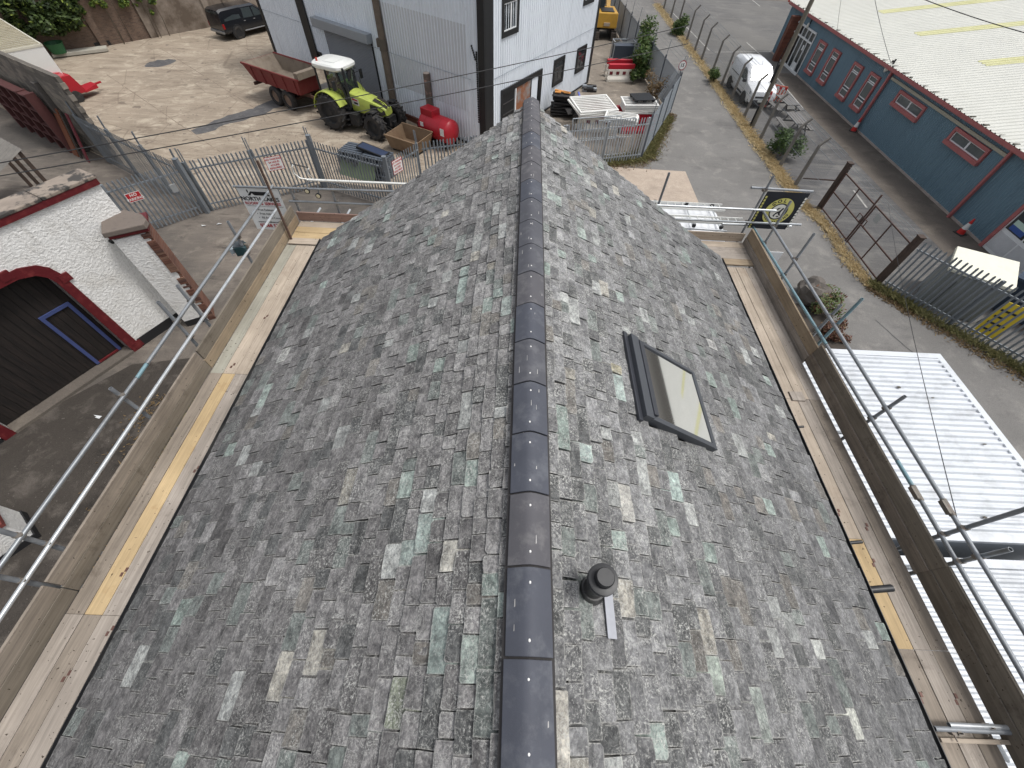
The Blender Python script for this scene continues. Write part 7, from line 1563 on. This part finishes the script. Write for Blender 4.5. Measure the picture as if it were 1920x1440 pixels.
mb = MB(); mb.box(0, 7.5, -.05, 2.35, .7, 2.6); bx0 = put('box', mb, mat('white_box_side', c3(222, 222, 218), .5, var=.03), LB_, bevel=.02)
mb = MB()
for i in range(22): mb.box(.1+.34*i, .27+.34*i, -.03, 2.33, 2.6, 2.63)
put('roof_ribs', mb, mat('weathered_roof_rib', c3(150, 142, 120), .8, var=.2), bx0); mb = MB(); mb.box(-.01, 7.5, -.06, .01, 2.54, 2.64); mb.box(-.01, 7.5, 2.29, 2.36, 2.54, 2.64); mb.box(-.02, .05, -.05, 2.35, 2.54, 2.64); put('edge_trim', mb, mat('pale_trim', c3(206, 202, 186), .5), bx0)
for x in (1.0, 2.2, 6.0):
    for y in (.25, 2.05): mb = MB(); mb.tube((x, y-.15, .42), (x, y+.15, .42), .42, 16); put('wheel', mb, M_TYRE, LB_)
mb = MB(); mb.box(.2, 7.3, .7, 1.7, .5, .7); put('chassis', mb, M_DARKM, LB_)
rq = P(140, 196); rc = thing('red_compressor', 'bright red towed compressor with raised lid beside the lorry box', 'compressor', (rq.x-.35, rq.y+.75, 0), R(62))
mb = MB(); mb.hexa([(-.75, -.6, .35), (.55, -.6, .35), (.55, .6, .35), (-.75, .6, .35), (-.85, -.6, 1.25), (.25, -.6, 1.25), (.25, .6, 1.25), (-.85, .6, 1.25)]); put('body', mb, M_TANK, rc, bevel=.02)
mb = MB(); mb.hexa([(-.75, -.55, 1.25), (.1, -.55, 1.25), (.1, .55, 1.25), (-.75, .55, 1.25), (-.65, -.45, 1.48), (-.05, -.45, 1.40), (-.05, .45, 1.40), (-.65, .45, 1.48)]); put('lid', mb, M_TANK, rc, bevel=.015)
mb = MB(); mb.hexa([(.45, -.5, .30), (1.3, -.3, .30), (1.3, .3, .30), (.45, .5, .30), (.45, -.5, .38), (1.3, -.3, .50), (1.3, .3, .50), (.45, .5, .38)]); mb.bar((1.3, 0, .42), (1.7, 0, .45), .08, .08); put('drawbar', mb, M_TANK, rc)
for y in (-.62, .62): mb = MB(); mb.tube((-.1, y-.08, .28), (-.1, y+.08, .28), .28, 16); put('wheel', mb, M_TYRE, rc)
# planks by the back wall, green tub
a_, b2 = P(102, 107), P(204, 95); mb = MB(); mb.bar((a_.x, a_.y, .14), (b2.x, b2.y, .14), .8, .16); solo('plank_bundle', mb, mat('grey_white_planks', c3(176, 172, 160), .8, var=.15, scale=4), 'long pale bundle of planks at the foot of the boundary wall', 'planks')
q = P(116, 108); tb_ = MB(); tb_.lathe([(.40, 0), (.52, .55), (.56, .56), (.50, .54), (.38, .1)], 16, Matrix.Translation((q.x, q.y+.1, .24)), True); solo('green_tub', tb_, mat('green_plastic', c3(36, 92, 56), .5), 'dark green tub beside the plank bundle', 'tub')
# lean-to shed at the left edge
ls = P(10, 318, 2.1); sh_ = thing('lean_to_shed', 'grey corrugated lean to behind the gateway coping', 'shed', (ls.x-.6, ls.y+.2, 0), math.atan2(WFn.e.y, WFn.e.x))
mb = MB(); n = 26; vs = []
for i in range(n+1): vs.append((-.6+3.6*i/n, -1.0, 2.5+.03*(i % 2)))
for i in range(n+1): vs.append((-.6+3.6*i/n, 1.0, 1.7+.03*(i % 2)))
mb.add(vs, [(i, i+1, n+2+i, n+1+i) for i in range(n)]); put('roof_sheet', mb, mat('old_asbestos_sheet', c3(120, 116, 110), .9, var=.2, dirt=c3(80, 78, 74), damt=.6), sh_)
for x in (-.5, 1.2, 2.9): put('post', MB().box(x, x+.12, -.95, -.83, 0, 2.45), M_TIMB, sh_); put('post', MB().box(x, x+.12, .83, .95, 0, 1.7), M_TIMB, sh_)
mb = MB(); mb.box(-.6, 3.0, .95, 1.0, .1, 1.6); put('back_boards', mb, M_TIMB, sh_)
# litter
for px, py, lab in ((383, 424, 'crumpled white paper on the ground nearer the gateway'), (414, 421, 'crumpled white paper on the ground nearer the banner'), (185, 782, 'white scrap of paper in the dirt below the left scaffold')):
    q = P(px, py); mb = MB(); vs = [(q.x+rnd(-.16, .16), q.y+rnd(-.07, .07), rnd(.012, .07)) for _ in range(5)]; mb.add(vs, [(0, 1, 2), (0, 2, 3), (0, 3, 4), (1, 3, 4)]); solo('paper_scrap', mb, M_UPVC, lab, 'litter', 'scraps of litter')
# notice and shelf seen past the right toe board
q = P(1445, 485, 1.2); mb = MB(); Mq = Matrix.Translation((q.x, q.y, 1.1)); mb.box(-.30, .30, -.02, .0, -.4, .4, Mq); nb_ = solo('white_notice', mb, M_UPVC, 'white notice board on legs below the right scaffold', 'sign')
put('leg', MB().box(q.x-.28, q.x-.24, q.y-.02, q.y+.02, 0, .7), M_DULL, nb_, True); put('leg', MB().box(q.x+.24, q.x+.28, q.y-.02, q.y+.02, 0, .7), M_DULL, nb_, True)
# ================================================================ plants
def leaf_mat(name, c1, c2):
    b = NB(name); r_ = b.n('ShaderNodeNewGeometry'); c = b.mix(r_.outputs['Random Per Island'], c1, c2)
    d = b.bsdf(c, .55, 0, None, spec=.3); t = b.n('ShaderNodeBsdfTranslucent'); b.l(c, t.inputs[0]); m_ = b.n('ShaderNodeMixShader'); m_.inputs[0].default_value = .22
    b.l(d.outputs[0], m_.inputs[1]); b.l(t.outputs[0], m_.inputs[2]); b.l(m_.outputs[0], b.out.inputs[0]); return b.m
LF = {'deep': leaf_mat('deep_green_leaf', c3(40, 54, 32), c3(82, 100, 52)), 'dark': leaf_mat('dark_leaf', c3(46, 66, 34), c3(92, 116, 58)), 'mid': leaf_mat('mid_leaf', c3(74, 92, 52), c3(124, 134, 84)), 'red': leaf_mat('reddish_leaf', c3(92, 58, 54), c3(128, 96, 76)), 'lime': leaf_mat('lime_leaf', c3(72, 96, 44), c3(150, 166, 78)),
      'straw': leaf_mat('straw_blade', c3(170, 148, 108), c3(222, 204, 162)), 'grass': leaf_mat('grass_blade', c3(96, 98, 62), c3(150, 144, 100)), 'brown': leaf_mat('brown_leaf', c3(96, 80, 58), c3(140, 118, 84))}
def leaf_cloud(mb, blobs, n, size):
    """many small leaf-sized faces spread through uneven clumps"""
    for _ in range(n):
        c, r_ = random.choice(blobs); d = Vector((random.gauss(0, 1), random.gauss(0, 1), random.gauss(0, 1))).normalized(); rad = r_*(random.random()**.45)
        p_ = Vector(c)+d*rad
        if p_.z < .02: p_.z = rnd(.02, .2)
        u = Vector((random.gauss(0, 1), random.gauss(0, 1), random.gauss(0, .6))).normalized(); w = u.cross((d+Vector((rnd(-.6, .6), rnd(-.6, .6), rnd(0, .9)))).normalized())
        if w.length < .05: continue
        w.normalize(); s_ = size*rnd(.6, 1.3); mb.add([p_-u*s_, p_+w*s_*.45, p_+u*s_, p_-w*s_*.45], [(0, 1, 2, 3)])
def bush(name, label, base, blobs, n, size, leaf, stems=5, group=None, cat='bush', extra=None):
    base = Vector(base); o_ = thing(name, label, cat, base, 0, group); mb = MB(); leaf_cloud(mb, blobs, n, size); put('foliage', mb, LF[leaf], o_)
    if extra: mb = MB(); leaf_cloud(mb, blobs, extra[1], size); put('foliage', mb, LF[extra[0]], o_)
    mb = MB()
    for i in range(stems):
        c, r_ = blobs[i % len(blobs)]; mb.path([(rnd(-.08, .08), rnd(-.08, .08), 0), (c[0]*.5, c[1]*.5, c[2]*.5), tuple(c)], [.022, .015, .006], 5)
    put('stems', mb, mat('stem_brown', c3(86, 74, 58), .9), o_); return o_
def blobs_of(rx, ry, h, n, r0, r1, z0=.25):
    return [((rnd(-rx, rx), rnd(-ry, ry), z0+rnd(0, h)), rnd(r0, r1)) for _ in range(n)]
q = P(1462, 293); bush('leafy_bush', 'round dark green bush growing through the fence near the flag', q, blobs_of(.45, .6, .9, 14, .25, .5), 2600, .075, 'dark')
q = P(1272, 66); bush('leafy_bush', 'green bush in the verge beside the far fence posts', q, blobs_of(.4, .5, 1.0, 10, .3, .5), 1300, .10, 'dark', extra=('mid', 400))
q = P(1336, 156); bush('leafy_bush', 'small green bush in the verge opposite the speed sign', q, blobs_of(.25, .45, .5, 8, .2, .35), 800, .08, 'dark', extra=('mid', 300))
q = P(1186, 92); bush('ivy_shrub', 'tall leafy shrub climbing the inside of the lane fence', (8.15, 35.6, 0), blobs_of(.5, 1.3, 2.6, 20, .35, .65), 3200, .11, 'dark', extra=('mid', 900))
q = P(1225, 130); bush('dead_shrub', 'brown dried shrub against the lane fence', (8.5, 31.3, 0), blobs_of(.35, .9, 1.0, 10, .25, .45), 900, .07, 'brown')
q = P(1513, 560); bs = thing('boulder', 'large grey boulder with plants below the right scaffold', 'boulder', (q.x, q.y, 0))
mb = MB(); mb.sphere((0, 0, .32), .48, .62, .5, 14, 9); mb.v = [v*(1+.10*math.sin(v.x*9+v.y*7)+.07*math.cos(v.z*13+v.y*5)) for v in mb.v]
for v in mb.v: v.z = max(v.z, 0)
put('rock', mb, mat('boulder_stone', c3(110, 104, 98), .95, var=.2, scale=4, fine=20, bump=.6, dirt=c3(84, 78, 66), damt=.6), bs)
bush('planted_shrub', 'mixed green plant round the boulder below the right scaffold', (q.x+.25, q.y-.55, 0), blobs_of(.5, .55, .45, 10, .2, .38, .15), 1500, .06, 'mid', extra=('red', 500))
q = P(1558, 630); bush('red_heuchera', 'dark red leafy plant beside the container', (q.x, q.y, 0), blobs_of(.40, .35, .22, 10, .15, .28, .10), 1300, .05, 'red', extra=('brown', 300))
# planting bed edging
mb = MB(); mb.box(9.7, 11.7, 7.55, 11.8, 0, .02); struct('planting_bed', mb, mat('dark_soil', c3(70, 64, 58), .95, var=.25, bump=.5))
# grass and straw strips: uncountable blades
def blades(name, label, pts, n, hmin, hmax, width, leaf, flat_=.5):
    """pts: list of (x, y, half-width) along the strip"""
    mb = MB()
    for _ in range(n):
        i = random.randrange(len(pts)-1); t_ = random.random(); x = pts[i][0]+(pts[i+1][0]-pts[i][0])*t_; y = pts[i][1]+(pts[i+1][1]-pts[i][1])*t_; hw = pts[i][2]+(pts[i+1][2]-pts[i][2])*t_
        dx, dy = pts[i+1][0]-pts[i][0], pts[i+1][1]-pts[i][1]; L = math.hypot(dx, dy); o_ = random.gauss(0, .5)*hw; x += -dy/L*o_; y += dx/L*o_
        h = rnd(hmin, hmax); a_ = rnd(0, 2*math.pi); ln = rnd(.1, 1.0)*flat_*h*3; w = width*rnd(.6, 1.4); ca, sa = math.cos(a_), math.sin(a_)
        mb.add([(x-sa*w, y+ca*w, .012), (x+sa*w, y-ca*w, .012), (x+ca*ln*.6+sa*w*.6, y+sa*ln*.6-ca*w*.6, .012+h*.8), (x+ca*ln, y+sa*ln, .012+h)], [(0, 1, 2, 3)])
    o2 = put(name, mb, LF[leaf]); tag(o2, label, 'grass', None, 'stuff'); return o2
XV = [(13.72, 18.6, .30), (13.72, 22, .36), (13.70, 26, .34), (13.72, 31, .32), (13.85, 38, .34), (13.8, 48, .40), (13.7, 58, .40)]
blades('dry_grass', 'dry straw coloured grass along the lane verge', XV, 15000, .03, .16, .014, 'straw', 1.0)
blades('dry_grass', 'dry straw grass in front of the rusty gate', [(13.9, 18.6, .35), (14.15, 17.2, .25), (14.0, 14.6, .35), (14.1, 13.0, .2)], 3200, .03, .13, .013, 'straw', 1.0)
blades('green_grass', 'green weeds along the foot of the bright palisade', [(3.0, 21.7, .35), (5.0, 22.4, .45), (6.7, 23.0, .5), (7.6, 25.2, .4), (9.2, 28.6, .3)], 6500, .04, .22, .015, 'grass', .7)
blades('brown_weeds', 'dead brown weeds along the foot of the bright palisade', [(3.4, 21.5, .5), (6.6, 22.8, .7), (7.9, 25.6, .5), (9.5, 29.2, .3)], 3000, .02, .12, .018, 'brown', 1.0)
blades('green_grass', 'weeds along the foot of the right palisade fence', [(14.2, 13.2, .2), (15.2, 11.7, .25), (17.5, 8.7, .3), (19.5, 6.0, .4)], 4200, .03, .24, .014, 'grass', .6)
blades('brown_weeds', 'brown leaf litter along the right palisade fence', [(14.0, 13.0, .25), (15.0, 11.5, .3), (17.3, 8.4, .4), (19.3, 5.8, .5)], 2600, .02, .06, .02, 'brown', 1.4)
blades('green_grass', 'weeds growing at the gable end below the left rails', [(-6.3, 13.6, .5), (-5.0, 12.6, .6), (-3.4, 13.6, .6)], 2600, .03, .22, .016, 'grass', .6)
blades('brown_weeds', 'brown litter below the left gable rails', [(-6.2, 15.2, .6), (-4.4, 14.2, .8), (-3.0, 15.0, .6)], 2400, .02, .08, .025, 'brown', 1.3)
blades('green_grass', 'sparse weeds in the dirt below the left scaffold', [(-9.6, 6.4, .5), (-8.8, 3.4, .6), (-8.2, .8, .6), (-8.0, -1.0, .5)], 1800, .02, .12, .014, 'grass', .8)
blades('brown_weeds', 'leaf litter in the dirt below the left scaffold', [(-10.2, 6.6, .9), (-9.2, 3.6, 1.0), (-8.4, .6, 1.0), (-8.0, -1.6, .9)], 3600, .01, .05, .02, 'brown', 1.4)
# growth hanging over the boundary wall at the top left
M_BARK = mat('bark', c3(84, 74, 62), .95, var=.2, bump=.5)
def low(x):
    T = ((-60, 62), (40, 60), (70, 66), (120, 62), (150, 38), (185, 32), (200, 14), (255, 18), (285, 36), (296, 10), (300, -30)); 
    for (x0, y0), (x1, y1) in zip(T, T[1:]):
        if x0 <= x <= x1: return y0+(y1-y0)*(x-x0)/(x1-x0)
    return 0
def overhang(name, label, cat, x0, x1, n, offs, r0, r1, leaf, size, nl, extra=None, trunk=False):
    c0 = WK.at(WK.uz((x0+x1)/2, 30)[0], 0, -.9 if trunk else .1); o_ = thing(name, label, cat, c0, 0); bl = []
    while len(bl) < n:
        x = rnd(x0, x1); y = rnd(-70, low(x)-4)
        o = rnd(*offs); u, z = WK.uz(x, y, o)
        if z > .3: bl.append((WK.at(u, z, o)-c0, rnd(r0, r1)))
    mb = MB(); leaf_cloud(mb, bl, nl, size); put('crown' if trunk else 'foliage', mb, LF[leaf], o_)
    if extra: mb = MB(); leaf_cloud(mb, bl, extra[1], size*1.1); put('crown' if trunk else 'foliage', mb, LF[extra[0]], o_)
    mb = MB()
    if trunk:
        mb.path([(0, 0, 0), (.1, 0, 2.5), (0, .1, 5.5)], [.3, .22, .1], 8)
        for c, r_ in bl[:7]: mb.path([(0, 0, 3.5), (c[0]*.5, c[1]*.5, 4.4), tuple(c)], [.1, .06, .02], 5)
    else:
        for c, r_ in bl[:6]: mb.path([(c[0], c[1], 0), (c[0]+.1, c[1], c[2]*.5), tuple(c)], [.03, .02, .01], 5)
    put('trunk' if trunk else 'stems', mb, M_BARK, o_)
overhang('broadleaf_tree', 'dark leafy tree hanging over the wall at the top left', 'tree', -40, 140, 60, (.3, 1.3), .22, .5, 'deep', .15, 12000, ('lime', 900), True)
overhang('ivy', 'yellow green ivy hanging on the brick boundary wall', 'ivy', 140, 292, 46, (.05, .4), .12, .30, 'lime', .11, 4500, ('dark', 2500))

# loose stones and grit in the dirt
def grit(name, label, polys, n, s0, s1, m):
    mb = MB()
    for _ in range(n):
        x0, x1, y0, y1, z = random.choice(polys); x, y = rnd(x0, x1), rnd(y0, y1); s_ = rnd(s0, s1); a_ = rnd(0, 6.3); ca, sa = math.cos(a_)*s_, math.sin(a_)*s_
        mb.add([(x-ca, y-sa, z), (x+sa, y-ca, z), (x+ca, y+sa, z), (x-sa, y+ca, z), (x+rnd(-.3, .3)*s_, y, z+s_*rnd(.5, .9))], [(0, 1, 4), (1, 2, 4), (2, 3, 4), (3, 0, 4)])
    tag(put(name, mb, m), label, 'gravel', None, 'stuff')
grit('loose_stones', 'loose stones in the dirt below the left scaffold', [(-13, -7, -1, 6, .007), (-11, -6, 7, 14, .001)], 1300, .006, .022, mat('stone_grit', c3(96, 91, 85), .9, var=.3, scale=9))
grit('loose_stones', 'grit scattered over the concrete yard', [(-25, -8, 22, 38, .005), (-14, -5, 19, 24, .005)], 1400, .01, .03, mat('yard_grit', c3(110, 100, 90), .9, var=.3, scale=9))
